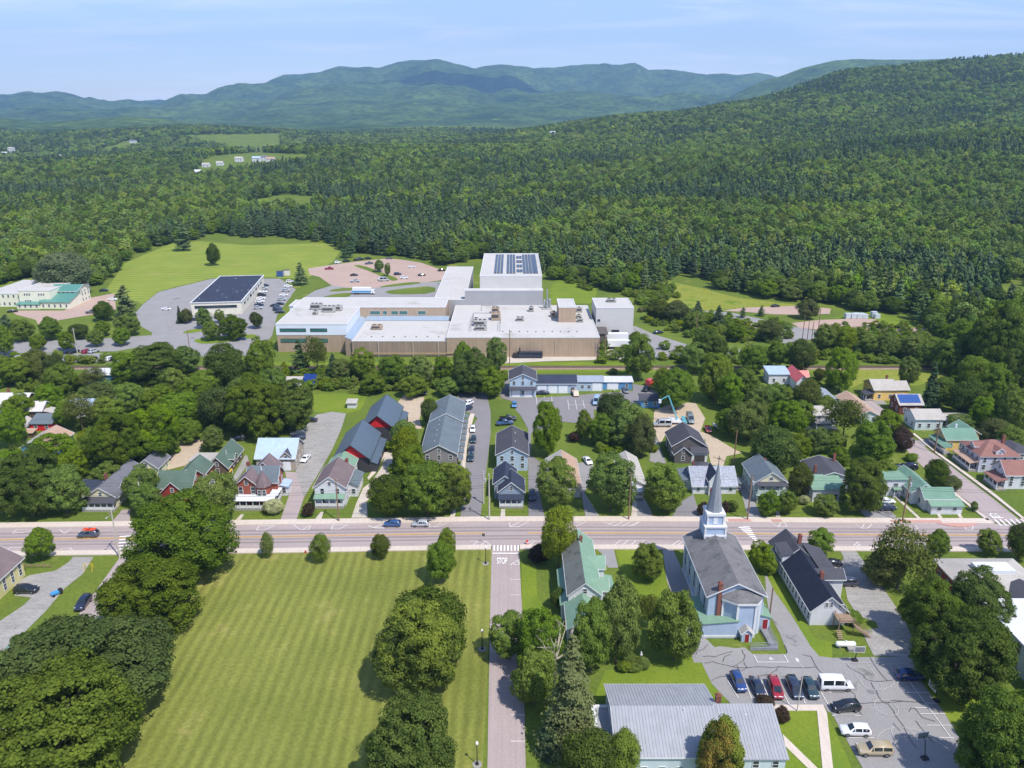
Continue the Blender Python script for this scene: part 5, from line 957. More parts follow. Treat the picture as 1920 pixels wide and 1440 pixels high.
# brick house with a turret
h = House('house', 'red brick house with pointed turret and wrap around white porch roof', -65, 178.5)
h.block(-69.6,-63.4,178.6,184.4,5.4,'gy',2.7,RdB,rSl,ov=.5,ww=1.0,wh=1.8).chimney(-67.6,184.6,6,9.2,.8,.8); h.block(-67.4,-59.8,181.4,187.4,5.3,'gx',2.9,RdB,rBs,ov=.4,wins='E'); h.block(-67.6,-61.4,186.6,192,5.2,'gy',3.0,RdB,rSl,wins='EW')
b = MB(); n8 = [(-62.6 + 1.75 * math.cos(R(22.5 + 45 * i)) - h.o[0], 179.4 + 1.75 * math.sin(R(22.5 + 45 * i)) - h.o[1]) for i in range(8)]; b.prism(n8, -.1, 5.5); b.build('turret_wall', RdB, h.root)
b = MB(); c8 = [(-62.6 + 2.25 * math.cos(R(22.5 + 45 * i)) - h.o[0], 179.4 + 2.25 * math.sin(R(22.5 + 45 * i)) - h.o[1], 5.45) for i in range(8)]; b.add(c8 + [(-62.6 - h.o[0], 179.4 - h.o[1], 9.5)], [(i, (i + 1) % 8, 8) for i in range(8)] + [tuple(range(7, -1, -1))]); tr_ = b.build('turret_roof', rSl, h.root)
MB().lathe((-62.6 - h.o[0], 179.4 - h.o[1], 9.35), [(.1, 0), (.16, .25), (.08, .4), (.14, .65), (.02, 1.2)], 8).build('finial', trim_w, tr_)
h.win('S', 177.6, [-63.1, -61.9], 4.0, .8, 1.5); h.porch(-69.4,-59.4,175.7,178.4,2.75,.35,M('white_membrane', lin((208, 210, 212)), rough=.7, var=.03),7,zf=.6); h.porch(-61.0,-59.2,178.6,182.6,2.75,.3,MATS['white_membrane'],3,face='E',zf=.6); h.block(-59.8,-58.0,184,187.4,2.6,'shedW',.4,Wh,mBl,wins='S')
h = House('barn', 'tan barn with a wide pale blue metal roof and white double doors', -65, 199, 'barn'); h.block(-70.6,-60.0,199,209,3.9,'gx',3.7,TanW,mBl,wins='E',wh=1.7); h.block(-63.6,-61.0,198.9,201,4.4,'gy',1.3,TanW,rBk,z0=3.2,wins='S',ov=.3); h.door('S',199,-62.2,1.9,2.6,doorW,panels=2)
h = House('house', 'white gabled house with green rear roof and front porch', -45.7, 178.5); h.block(-49.5,-41.9,178.5,190,5.2,'gy',2.8,Wh,rWb,wh=1.5).chimney(-43.6,190.3,5,7.6,.7,.7); h.block(-49.0,-42.4,190,197,4.5,'gy',2.1,Wh,mGnY,wins='EW'); h.block(-41.9,-39.8,183.5,191,3.2,'shedW',.9,Wh,rBs,wins='SE'); h.porch(-49.3,-42.1,176.8,178.5,2.75,.5,mGnX,5,zf=.6); h.door('S',178.5,-47.6,.95,2.1,doorD,z0=.6)
for nm, y0, y1, lb in (('barn',197,216,'front charcoal barn with a bright red gable and slate metal roof'),('barn',219,238,'rear charcoal barn with a bright red gable and slate metal roof')):
    x0, x1 = (-48.4, -39.4) if y0 == 197 else (-44.7, -35.7); h = House(nm, lb, (x0 + x1) / 2, y0, 'barn'); h.block(x0,x1,y0 + .8,y1 - .5,4.6,'gy',3.7,Chr,mSl,ov=.75,wins='',trim=M('black_fascia', lin((52, 54, 60)), rough=.5))
    xm = (x0 + x1) / 2; a0, a1 = x0 + .25 - h.o[0], x1 - .25 - h.o[0]; MB().add([(a0, .76, 4.55), (a1, .76, 4.55), ((a0 + a1) / 2, .76, 8.1), (a0, .775, 4.55), (a1, .775, 4.55), ((a0 + a1) / 2, .775, 8.1)], [(0, 1, 2), (5, 4, 3), (0, 3, 4, 1), (1, 4, 5, 2), (2, 5, 3, 0)]).build('gable_panel', Red, h.root)
    h.block(x1,x1 + 2.2,y0 + 1.2,y1 - 1,2.5,'shedW',.9,Chr,mSl,ov=.25,wins='',trim=None); h.win('E', x1 + 2.2, [y0 + 4, y0 + 9, y0 + 14], 1.4, 1.6, 1.5, None, MATS['black_fascia'])
h = House('townhouse_row', 'long grey townhouse row with white trimmed entry porches', -20, 199, 'townhouse'); h.block(-24.9,-15.3,199,222,5.2,'gy',2.5,Gy,rBs,wins='SW'); h.block(-24.7,-15.2,222,238,5.6,'gy',2.5,Gy,rBs,wins='W')
for i, yy in enumerate((202, 206.5, 211, 215.5, 220, 224.5, 229, 233.5)):
    h.win('E', -15.2, [yy - .9, yy + 1.0], 4.1, .85, 1.3); h.door('E', -15.2, yy, .95, 2.1, doorR if i % 2 else doorD); h.porch(-15.2,-13.9,yy - 1.2,yy + 1.2,2.6,.35,rBs,2,zf=.2,face='E',rail=False)
for i in range(9): h.vent(-21.6 + .2 * (i % 2), 203 + i * 4, 7.1, .09, .35)
h = House('house', 'tall pale blue apartment house with dark grey roof', 0, 199); h.block(-4.2,4.3,199,214,4.9,'gy',2.3,Bl,rBk).vent(.9,203,7,.1,.4).vent(.9,209,7,.1,.4)
h = House('house', 'small slate blue house with navy roof and white front porch', -.5, 178.7); h.block(-3.3,2.9,178.7,186,3.9,'gy',2.5,GyB,rNv); h.block(-4.5,.9,182,190.4,4.5,'gy',2.1,GyB,rNv,wins='WE'); h.porch(-3.2,2.8,176.9,178.7,2.5,.5,rNv,5,zf=.5)
h = House('garage_row', 'pale blue garage row with a two storey gabled end', 10, 262, 'garage'); h.block(-.8,8.3,258.9,268.9,6.3,'gy',2.1,Bl,rBk,wins='SE'); h.porch(-.8,8.3,257.9,258.9,3.0,.7,rBk,2,rail=False,zf=.06)
for x in (1.4, 5.6): h.door('S', 258.9, x, 2.6, 2.4, doorW, panels=4, name='garage_door')
h.block(8.3,22.7,262.6,271,3.7,'gx',1.8,Bl,rNv,wins='')
for x in (10.6, 14.3, 18.0): h.door('S', 262.6, x, 3.0, 2.9, doorW, panels=4, name='garage_door')
h.win('S', 262.6, [21.4], 1.7, 1.4, 1.3); h.block(22.7,32.3,265,270.6,3.8,'gx',1.0,Bl,mGr,wins=''); h.door('S',265,30.2,3.2,3.0,doorW,panels=4,name='garage_door'); h.win('S', 265, [25, 27.4], 1.7, 1.0, 1.1); h.block(32.3,43,266.6,270.8,2.9,'shedN',.5,BlS,mWt,wins=''); h.door('S',266.6,36,3.8,2.4,doorW,panels=4,name='garage_door'); h.win('S', 266.6, [41], 1.6, .9, 1.0)
h = House('house', 'low white house with brown and pale roof behind street trees', 13.5, 183); h.block(9.6,17.6,183,201,2.6,'gy',2.5,Wh,rTn,rm2=rPl)
h = House('house', 'low white house with plain grey roof behind the leafy street tree', 31.5, 184); h.block(28.6,34.4,184,201,3.1,'gy',1.7,Wh,rPl); h.porch(29.4,33.6,181.4,184,2.3,.4,mWt,4)
h = House('house', 'dark taupe house with charcoal roof in the gravel work yard', 50.3, 206); h.block(45.6,55.0,206,216,4.5,'gy',3.0,Td,rBk,wins='W'); h.block(45.9,50.6,203.9,208,2.9,'gy',2.0,Td,rBk,wins='S'); h.block(50.8,55.2,204.2,206.2,3.1,'shedN',1.0,Wh,rBk,wins=''); h.door('S',204.2,53,3.0,2.3,doorD,panels=3,name='garage_door')
House('shed', 'small dark hip roofed shed behind the quilted roof house', 51.8, 193.8, 'shed').block(49.9,53.8,195.4,199,2.3,'hip',1.3,Td,rBk,wins='S')
h = House('house', 'pale house with quilted silver metal roof and dark central gable', 52.5, 185); h.block(47.0,58.2,185,194.6,2.4,'gx',3.2,Wh,quilt,wins='SE').chimney(48.2,191.5,4,6.4,.5,.5); h.block(50.9,53.8,184.1,190,4.3,'gy',2.1,Wh,rNv,wins='',ov=.35); h.door('S',184.1,51.7,.95,2.0,doorR,z0=.15); h.win('S',184.1,[53.0],3.5,.75,1.2); h.block(44.0,47.0,187.5,194,2.5,'shedE',.6,Pb,rBs,wins='S'); h.porch(58.2,59.8,186.5,190,2.1,.4,rBs,2,face='E')
h = House('house', 'two storey house with stacked front porches and cream gable', 65.8, 181.5); h.block(61.9,69.7,181.5,192.4,5.2,'gy',2.6,wallm('sage_siding', (186, 198, 190)),rBs,wins='SW').vent(66.6,190,6.9,.3,.9,brick_m); b = MB(); b.add([(-3.7, -.05, 5.22), (3.7, -.05, 5.22), (0, -.05, 7.6), (-3.7, -.02, 5.22), (3.7, -.02, 5.22), (0, -.02, 7.6)], [(0, 1, 2), (0, 3, 4, 1), (1, 4, 5, 2), (2, 5, 3, 0)]); b.build('gable_panel', Cr, h.root); h.win('S',181.44,[65.8],6.1,.9,.8)
h.porch(62.1,69.5,179.8,181.45,4.75,.35,rBk,5,zf=2.75,zb=2.5,pm=MATS['sage_siding'],deck=MATS['sage_siding']); h.porch(62.1,69.5,179.85,181.45,2.2,.2,MATS['sage_siding'],5,zf=.3,pm=MATS['sage_siding'])
h = House('house', 'white cottage with green front roof and brick chimneys', 80, 180.4); h.block(76.4,84.2,180.4,185.8,3.6,'shedN',1.2,Wh,mGnX,wins='SW').chimney(76.9,185.6,3,6.2,.6,.6); h.block(78.8,88.0,186,196,4.2,'gy',1.5,Pb,rBk,wins='SW').chimney(79.4,188.2,4,6.6,.6,.6).chimney(87,195,4,6.8,.6,.6)
h = House('house', 'square white flat fronted house with a green roof', 99, 183.6); h.block(95.9,101.7,183.6,189.4,4.4,'shedS',.35,Wh,mGnX,wins='SW',ww=1.1,wh=1.0); h.porch(98.2,99.8,182.6,183.6,2.3,.3,mGnX,2,rail=False,zf=.2)
h = House('house', 'white corner house with long green shingle roofs', 105.8, 176); gs = roofm('green_shingle', (112, 144, 126)); h.block(102.6,109.8,176,180.8,3.4,'gx',1.7,Wh,gs,wins='SW'); h.block(101.0,106.8,179.4,190.4,3.5,'gy',1.9,Wh,gs,wins='WE'); h.block(103.4,111.0,173.9,176,2.3,'shedN',.7,Wh,mGnX,wins='S',ww=1.0,wh=.9)
h = House('house', 'large lilac house with brown hip roof and two dormers', 133.7, 198); h.block(128.4,139.2,198,207.6,4.8,'hip',3.0,Lil,rBn,gap=2.1).chimney(137,203,6.5,8.8); h.porch(126.0,128.4,198.2,206.8,2.6,.6,rTn,5,face='W',zf=.6); h.block(132.6,134.8,198.2,201.5,6.1,'gy',.8,Wh,rBn,z0=5.2,wins='S',ov=.25,ww=.6,wh=.6); h.block(128.8,131.6,202,204,6.1,'gx',.8,Wh,rBn,z0=5.2,wins='W',ov=.25,ww=.6,wh=.6); h.block(139.0,144.5,201,210,4.4,'hip',1.2,Lil,rBk,wins='SE')
h = House('house', 'white house with reddish brown gable roof beside the side street', 135, 188); h.block(129.6,142,187.8,194.2,4.2,'gx',2.6,Wh,rBn,wins='SW'); h.porch(126.9,129.6,186.8,192.6,2.5,.7,rBn,4,face='W')
h = House('house', 'green roofed yellow house with a screened side porch', 131, 213); h.block(127.2,136,213,220,3.5,'gx',2.0,Ye,gs,wins='SW').chimney(131.5,217,5,6.6,.5,.5,trim_w); h.porch(125.0,127.2,209.5,218.5,2.2,.6,gs,5,face='W'); h.block(133,139,217,223,3.6,'gy',1.8,Ye,gs,wins='E')
h = House('workshop', 'pale green workshop with light grey roof and long rear shed', 130, 228.5, 'workshop'); h.block(125.7,134.2,228.5,236,3.8,'gx',1.8,Pb,rPl,wins='SW'); h.block(134.2,143.5,230.5,236,2.7,'gx',.7,Pb,rPl,wins='S')
h = House('house', 'red brown house with solar panels on its roof', 130.6, 242); h.block(127,134.4,242,249,3.6,'gx',2.2,DkB,rPl,wins='SW'); pan = M('solar_glass', lin((52, 86, 150)), rough=.15, var=.15, scale=2, spec=.8, lines=('x', .5, .002, .25)); pfr = M('solar_frame', lin((190, 196, 204)), rough=.4, metallic=.5)
sl = 2.2 / 3.5
for i in range(5):
    for j in range(2):
        x0 = -3.5 + i * 1.38; u0, u1 = .25 + j * 1.5, .25 + j * 1.5 + 1.42; V = [(x0, u0), (x0 + 1.3, u0), (x0 + 1.3, u1), (x0, u1)]; o = MB().hexa([(x, y, 3.6 + y * sl + .26) for x, y in V], [(x, y, 3.6 + y * sl + .31) for x, y in V]).build('solar_panel', pan, h.root)
h = House('house', 'yellow house with grey roof on the railway lawn', 128, 255.3); h.block(124.4,132,255.3,264,4.0,'gx',2.2,Ye,rPl,wins='SW').chimney(130.4,260.4,5.4,7.4,.6,.6); h.block(132,136.6,256.4,263,3.7,'gx',1.9,Ye,rPl,wins='S'); h.porch(121.4,124.4,254.6,258.6,2.2,.8,rBk,3,face='W',rail=False)
h = House('house', 'white house with pale blue solar lit roof and red gabled wing', 98, 272.5); h.block(93.6,101,272.5,279,3.8,'shedN',.9,Wh,mBl,wins='SW'); h.block(101.1,105.2,265,277,3.8,'gy',2.1,Wh,mRd,wins='SE',trim=None); h.block(104.2,106.8,270,273.4,3.9,'gx',1.5,Wh,mRd,wins='E')
h = House('workshop', 'grey metal roofed workshop behind the birch', 103.5, 243, 'workshop'); h.block(99,108,243.5,257,3.4,'gy',1.5,Pb,mGr,wins='S')
h = House('house', 'long low house with tan roof along the side street', 113.3, 234); h.block(110.2,116.6,234,252,2.8,'gy',1.6,Pb,rTn,wins='SE')
h = House('house', 'white house with grey roof and a picket fenced deck', 98, 230.5); h.block(94.8,101.4,230.8,236.6,4.3,'gx',1.8,Wh,rPl,wins='SW'); h.porch(94.8,101.4,228.4,230.8,2.2,.4,rPl,4)
h = House('house', 'brown house with white metal roof streaked with rust', -160, 236.7); h.block(-176,-156.8,236.8,247,4.8,'gx',2.7,Br,mRs,wins='S').chimney(-164.5,243,6.4,8.6); h.block(-156.6,-150.6,236,242,3.7,'gx',2.0,Br,mRs,wins='SE'); h.block(-150.6,-146.8,236.5,240,2.6,'shedW',.8,RdW,rPl,wins='')
House('shed', 'small red shed with a slate blue roof', -146.5, 228, 'shed').block(-150,-143.2,228,232.6,2.4,'shedN',1.3,Red,rBs,wins='S'); House('shed', 'little grey gabled shed beside the red shed', -152, 226, 'shed').block(-154.5,-150.6,226,231,2.2,'gy',1.3,Pb,rPl,wins=''); House('shed', 'tiny flat tan roofed coop by the red shed', -147.6, 222.4, 'shed').block(-149,-146.2,222.4,224.6,1.6,'shedN',.3,Br,rTn,wins='')
House('garage', 'blue walled garage with a wide tan roof', -136.3, 208, 'garage').block(-140.8,-131.6,208.2,218.6,3.1,'gy',2.3,BlS,rTn,rm2=rPl,wins='E')
House('warehouse', 'white roofed warehouse with blue wall half hidden by trees', -149, 272, 'warehouse').block(-155,-141,272.4,280,3.7,'gx',1.2,BlS,mWt,wins='S'); House('house', 'pale metal roofed house behind the tall locust', -140, 238.7).block(-144,-136,239,245,3.7,'gx',1.8,Wh,mBl,wins='S'); House('garage', 'small garage with light grey roof among the trees', -128.5, 244, 'garage').block(-131,-126.2,244,249.4,3.1,'gx',1.4,Wh,mGr,wins='SE'); House('shed', 'pale blue metal roofed shed beside the camper trees', -112, 252, 'shed').block(-114.5,-109.5,252,257,2.7,'gy',1.4,Wh,mBl,wins='')
House('house', 'yellow house with weathered brown roof by the gravel drive', -109.4, 135).block(-114.6,-104.4,128,146.8,4.2,'gy',3.0,wallm('pale_yellow_siding', (212, 202, 146)),rWb,wins='NE')
House('house', 'low grey roofed house beside the blue solar canopy', -80, 264).block(-86,-75.2,264.5,271.5,2.5,'gx',1.9,Wh,rPl,wins='S')
sc_ = thing('solar_canopy', 'dark blue tilted solar canopy behind the mown back lawn', 'solar panel', (-72.8, 268, 0))
for i in range(3):
    for j in range(2): V = [(-2.2 + i * 1.5, -3 + j * 3.05), (-.76 + i * 1.5, -3 + j * 3.05), (-.76 + i * 1.5, j * 3.05 - .05), (-2.2 + i * 1.5, j * 3.05 - .05)]; MB().hexa([(x, y, 1.9 + (y + 3) * .42) for x, y in V], [(x, y, 1.98 + (y + 3) * .42) for x, y in V]).build('solar_panel', M('dark_solar_glass', lin((30, 54, 120)), rough=.15, var=.1, spec=.8), sc_)
for x in (-2, 2.1):
    for y in (-2.8, 2.8): MB().tube((x, y, -.2), (x, y, 1.92 + (y + 3) * .42), .07).build('post', pfr, sc_)
House('shed', 'small white shed on the mown back lawn', -53.7, 247.6, 'shed').block(-55.2,-52.3,247.6,250,1.9,'shedN',.4,Wh,rPl,wins=''); House('shed', 'bright blue shed with flat dark roof beside the work yard', 46.4, 248, 'shed').block(43.3,49.6,248.2,253,2.6,'shedN',.5,BlS,rBk,wins='S')
# green roofed house south of the street
h = House('house', 'tall white house with green and weathered grey metal roof slopes', 14, 130.6); rGm = roofm('weathered_grey_roof', (116, 118, 112), patch=(lin((92, 96, 88)), .4, .55, .1))
h.block(10.9,17.2,130.6,151,6.0,'gy',2.6,Wh,mGnY,rm2=rGm,wins='SWE',ov=.3).chimney(14.5,146.6,7.5,9.6,.6,.6); h.block(9.7,10.9,131,143,3.6,'shedE',.6,Pb,mGnY,wins='W'); h.block(10.4,16.6,122.6,130.6,4.0,'gy',2.4,Wh,mGnY,wins='SW',ov=.3); h.block(16.2,20.2,135.5,141,3.3,'shedW',.8,Wh,mGnY,wins='S'); h.block(14.6,18.6,132.2,135.2,6.1,'gx',1.5,Wh,mGnX,wins='E',ov=.3); h.block(14.6,18.8,140.2,143.6,6.0,'gx',1.7,Wh,mGnX,wins='E',ov=.3)
cp = thing('carport', 'small carport with a pale blue flat roof on the driveway', 'carport', (21.6, 137.6, 0)); MB().box(-1.5, -1.9, 2.3, 1.5, 1.9, 2.42).build('roof', mBl, cp)
for x in (-1.4, 1.4):
    for y in (-1.8, 1.8): MB().tube((x, y, -.1), (x, y, 2.3), .06).build('post', trim_w, cp)
# long white house east of the church
h = House('house', 'long white house with blue black roof, brick chimneys and back stairs', 61, 129.4); h.block(57.6,64.4,129.4,147,3.4,'gy',3.0,Wh,rBlk,wins='W',ww=.7,wh=1.5,gap=1.6).chimney(61.8,136.5,5.8,7.4,.7,.7); h.block(57.5,64.2,147,155,3.4,'gy',3.0,Wh,rBk,wins='WN',ov=.35).chimney(62.2,150.4,5.8,7.8,.7,.7); h.block(57.4,60.2,146.4,151.2,5.0,'shedE',.5,Wh,rBk,z0=3.2,wins='W',ww=.7,wh=.8,ov=.25); h.block(64.0,67.4,139.5,152,3.4,'shedW',1.0,Wh,rBk,wins='E'); h.block(61.2,67.0,138.0,141.4,4.9,'gx',1.1,Wh,rBk,wins='E',z0=0)
h.win('S',129.4,[60.4,61.3],4.6,.5,.9); h.win('S',129.4,[63.2],4.4,.9,.5)
dk = MB(); ox, oy = h.o
dk.box(62.0-ox,126.6-oy,2.5,65.0-ox,129.35-oy,2.62)
for x in (62.1,64.9):
    for y in (126.7,129.1): dk.box(x-.07-ox,y-.07-oy,-.1,x+.07-ox,y+.07-oy,3.5)
for z in (3.0,3.5): dk.box(62.0-ox,126.62-oy,z-.04,65-ox,126.7-oy,z+.04); dk.box(62.02-ox,126.7-oy,z-.04,62.1-ox,129.2-oy,z+.04)
dk.build('deck', deckw, h.root); stp = MB()
for i in range(10): stp.box(64.7-ox+i*.3,125.4-oy,2.3-i*.24,65.02-ox+i*.3,126.5-oy,2.36-i*.24)
for y in (125.36,126.5): stp.hexa([(64.6-ox,y-oy,2.1),(67.8-ox,y-oy,-.1),(67.8-ox,y+.05-oy,-.1),(64.6-ox,y+.05-oy,2.1)],[(64.6-ox,y-oy,2.5),(67.9-ox,y-oy,.15),(67.9-ox,y+.05-oy,.15),(64.6-ox,y+.05-oy,2.5)]); stp.hexa([(64.6-ox,y-oy,3.2),(67.8-ox,y-oy,.9),(67.8-ox,y+.05-oy,.9),(64.6-ox,y+.05-oy,3.2)],[(64.6-ox,y-oy,3.3),(67.8-ox,y-oy,1.0),(67.8-ox,y+.05-oy,1.0),(64.6-ox,y+.05-oy,3.3)])
stp.build('stairs', deckw, h.root); s2 = MB()
for i in range(5): s2.box(61.4-ox,126.0-oy-i*.0-.3*i,.2+.0*i+ (4-i)*.22,62.4-ox,126.3-oy-.3*i,.26+(4-i)*.22)
s2.build('steps', deckw, h.root)
# metal roofed hall
h = House('hall', 'long hall with pale grey ribbed metal roof beside the church lot', 28, 92, 'hall'); h.block(15.6,31.6,92.2,107.4,4.1,'gx',2.4,Pb,mHl,wins='SW',ov=.3,gap=2.2,wh=1.2); h.block(31.6,40.3,91.8,99.8,4.2,'shedN',2.3,Pb,mHl,wins='SE',ov=.35,gap=2.2,wh=1.2); h.block(13.2,15.6,96.5,103.5,3.0,'flat',0,Pb,mHl,wins='W')
rb = MB(); ks = []
for i in range(33):
    x = 15.5 + i * .5 - h.o[0]; sl_ = 2.4 / 7.6
    for y0, y1, za, zb_ in ((91.9, 99.8, 4.1 + (91.9 - 92.2) * sl_, 6.5), (99.8, 107.7, 6.5, 4.1 + (107.4 - 107.7) * sl_)): rb.hexa([(x, y0 - 92, za + .16), (x + .05, y0 - 92, za + .16), (x + .05, y1 - 92, zb_ + .16), (x, y1 - 92, zb_ + .16)], [(x, y0 - 92, za + .23), (x + .05, y0 - 92, za + .23), (x + .05, y1 - 92, zb_ + .23), (x, y1 - 92, zb_ + .23)])
for i in range(18):
    x = 31.8 + i * .5 - h.o[0]; g_ = 2.3 / 8; y0, y1 = 91.45, 100.1; rb.hexa([(x, y0 - 92, 4.2 + (y0 - 91.8) * g_ + .15), (x + .05, y0 - 92, 4.2 + (y0 - 91.8) * g_ + .15), (x + .05, y1 - 92, 4.2 + (y1 - 91.8) * g_ + .15), (x, y1 - 92, 4.2 + (y1 - 91.8) * g_ + .15)], [(x, y0 - 92, 4.2 + (y0 - 91.8) * g_ + .24), (x + .05, y0 - 92, 4.2 + (y0 - 91.8) * g_ + .24), (x + .05, y1 - 92, 4.2 + (y1 - 91.8) * g_ + .24), (x, y1 - 92, 4.2 + (y1 - 91.8) * g_ + .24)])
tag(rb.build('roof_ribs', mHl, h.root), kind='stuff'); h.chimney(32.4,101.2,.1,7.6,.8,.7); h.vent(26.6,99.0,6.4,.12,.4).vent(36,98.4,6.0,.15,.3).vent(34.2,96.4,5.5,.1,.3)
# east: hip roofed brick building and flat white roof
h = House('public_building', 'brick building with pale hip roof and white flat deck on top', 98, 133.5, 'building'); h.block(90.4,106,134,146.2,3.9,'hip',2.2,RdB,rPl,wins='SW',ov=.8); MB().box(94.6 - 98, 138.4 - 133.5, 5.3, 101.8 - 98, 141.8 - 133.5, 6.4).build('roof_deck', MATS['white_membrane'], h.root); h.block(97,106,129.6,136,3.6,'gy',2.0,RdB,rBk,wins='S',ov=.6)
h = House('flat_building', 'pale building with a large white flat roof behind the maples', 100, 104, 'building'); h.block(89.4,116,100,129.2,5.8,'flat',0,Pb,MATS['white_membrane'],wins='W',ov=.12,ww=1.3,wh=1.9,gap=3.4); h.block(108,118,129.4,134.5,4.2,'flat',0,RdB,MATS['white_membrane'],wins='S')
# church
ChS = wallm('church_blue_siding', (168, 184, 206)); spm = roofm('spire_slate', (134, 138, 144)); chr_ = roofm('church_shingle', (118, 116, 116), patch=(lin((98, 98, 98)), .3, .52, .1), streak=('x', .25, .12))
h = House('church', 'blue grey wooden church with tall spire and green roofed annexes', 42.3, 127.6, 'church'); ox, oy = h.o
h.block(37.1,47.5,127.6,149,8.0,'gy',2.6,ChS,chr_,wins='',ov=.55,th=.2); main_roof = h.roof
tr_ = MB()
for y in (128.0, 132.3, 136.6, 140.9, 145.2, 148.7):
    for x0, x1 in ((37.1 - .1, 37.1), (47.5, 47.6)): tr_.box(x0 - ox - .02, y - .22 - oy, -.1, x1 - ox + .02, y + .22 - oy, 7.6)
for x0, x1 in ((36.96, 37.1), (47.5, 47.64)): tr_.box(x0 - ox, 127.6 - oy, 7.3, x1 - ox, 149 - oy, 7.95); tr_.box(x0 - ox + .005, 127.6 - oy, -.1, x1 - ox - .005, 149 - oy, .5)
tr_.build('pilasters', trim_w, h.root)
for y in (130.1, 134.4, 138.7, 143.0, 147.0): h.win('W', 37.1, [y], 4.3, 1.1, 3.6); h.win('E', 47.5, [y], 4.3, 1.1, 3.6)
ap = [(39.4, 128.5), (39.8, 127.3), (42.2, 125.7), (45.6, 125.7), (46.7, 127.0), (46.8, 128.5)]; b = MB(); b.prism([(x - ox, y - oy) for x, y in ap], -.1, 7.3); b.build('apse_wall', ChS, h.root)
b = MB(); apo = [(39.1, 128.6), (39.5, 127.1), (42.05, 125.35), (45.75, 125.35), (47.0, 126.85), (47.1, 128.6)]; V = [(x - ox, y - oy, 7.75) for x, y in apo]; b.add(V + [(42.9 - ox, 129.0 - oy, 10.3)], [(i, i + 1, 6) for i in range(5)]); b.prism([(x - ox, y - oy) for x, y in apo], 7.62, 7.74); b.build('apse_roof', chr_, h.root)
b = MB(); b.prism([(42.9 + (x - 42.9) * 1.01 - ox, 129 + (y - 129) * 1.01 - oy) for x, y in apo], 7.12, 7.6); b.build('apse_cornice', trim_w, h.root); b = MB()
for x, y in ((39.8, 127.3), (42.2, 125.7), (45.6, 125.7), (46.7, 127.0)): b.box(x - .2 - ox, y - .2 - oy, -.1, x + .2 - ox, y + .2 - oy, 7.1)
b.build('corner_boards', trim_w, h.root); h.roof = main_roof; h.chimney(39.1,127.6,3.6,10.7,.75,.75)
h.block(35.7,42.4,125.3,133.8,3.2,'shedE',.6,ChS,mGnX,wins='W',ov=.25,ww=.8,wh=1.5); h.block(46.9,49.2,127.6,131.4,3.0,'shedW',.7,ChS,mGnX,wins='',ov=.25); h.door('S',127.6,48.3,.95,2.1,doorR,z0=.5); h.block(43.0,44.9,124.2,125.7,1.9,'gy',.9,ChS,rPl,wins='',ov=.25); h.door('S',124.2,43.95,.8,1.7,doorR)
MB().box(35.6 - ox, 125.2 - oy, .25, 42.4 - ox, 125.28 - oy, .75).build('base_board', trim_w, h.root)
tw = MB(); 
for a in (2.1,): tw.box(42.3 - a - ox, 145.2 - oy, 8.0, 42.3 + a - ox, 149.6 - oy, 12.4)
tw.box(42.3 - 1.65 - ox, 145.7 - oy, 12.75, 42.3 + 1.65 - ox, 149.1 - oy, 14.9); twr = tw.build('tower', ChS, h.root)
t = MB(); t.box(42.3 - 2.35 - ox, 144.95 - oy, 10.3, 42.3 + 2.35 - ox, 145.18 - oy, 10.75)
for sx in (-1, 1):
    for yy in (145.2, 149.6): t.box(42.3 + sx * 2.1 - .18 - ox, yy - .18 - oy, 9.9, 42.3 + sx * 2.1 + .18 - ox, yy + .18 - oy, 12.4)
    for yy in (145.7, 149.1): t.box(42.3 + sx * 1.65 - .16 - ox, yy - .16 - oy, 12.75, 42.3 + sx * 1.65 + .16 - ox, yy + .16 - oy, 14.9)
t.box(42.3 - 2.35 - ox, 144.95 - oy, 12.4, 42.3 + 2.35 - ox, 149.85 - oy, 12.75).box(42.3 - 1.95 - ox, 145.4 - oy, 14.9, 42.3 + 1.95 - ox, 149.4 - oy, 15.45); t.build('tower_trim', trim_w, twr)
h.win('S', 145.7, [42.3], 13.85, .8, 1.3, M('louvre_white', lin((214, 220, 228)), lines=('z', .15, .02, .2)), None); h.win('W', 40.65, [147.4], 13.85, .8, 1.3, MATS['louvre_white'], None)
sp = MB(); q = [(42.3 + 1.62 * math.cos(R(22.5 + 45 * i)) - ox, 147.4 + 1.62 * math.sin(R(22.5 + 45 * i)) - oy) for i in range(8)]; sp.add([(x, y, 15.45) for x, y in q] + [(42.3 + .07 * math.cos(R(22.5 + 45 * i)) - ox, 147.4 + .07 * math.sin(R(22.5 + 45 * i)) - oy, 26.3) for i in range(8)], [(i, (i + 1) % 8, 8 + (i + 1) % 8, 8 + i) for i in range(8)]); spo = sp.build('spire', spm, h.root)
MB().box(42.25 - ox, 147.35 - oy, 26.2, 42.35 - ox, 147.45 - oy, 27.7).box(41.9 - ox, 147.36 - oy, 27.1, 42.7 - ox, 147.44 - oy, 27.22).build('cross', M('dark_iron', lin((56, 54, 56)), rough=.5), spo)
rp_ = thing('wheelchair_ramp', 'grey wheelchair ramp with metal railings at the church side door', 'ramp', (*G(850, 1330, t='E1'), 0)); o2 = G(850, 1330, t='E1'); rc = M('ramp_boards', lin((128, 128, 130)), rough=.9); rm_ = M('galvanised_rail', lin((176, 180, 184)), rough=.4, metallic=.6)
A_ = [G(*p, t='E1') for p in ((780,1190),(875,1190),(985,1400),(905,1400))]; MB().hexa([(x - o2[0], y - o2[1], -.05) for x, y in A_], [(A_[0][0]-o2[0], A_[0][1]-o2[1], .55), (A_[1][0]-o2[0], A_[1][1]-o2[1], .55), (A_[2][0]-o2[0], A_[2][1]-o2[1], .35), (A_[3][0]-o2[0], A_[3][1]-o2[1], .35)]).build('ramp_run', rc, rp_)
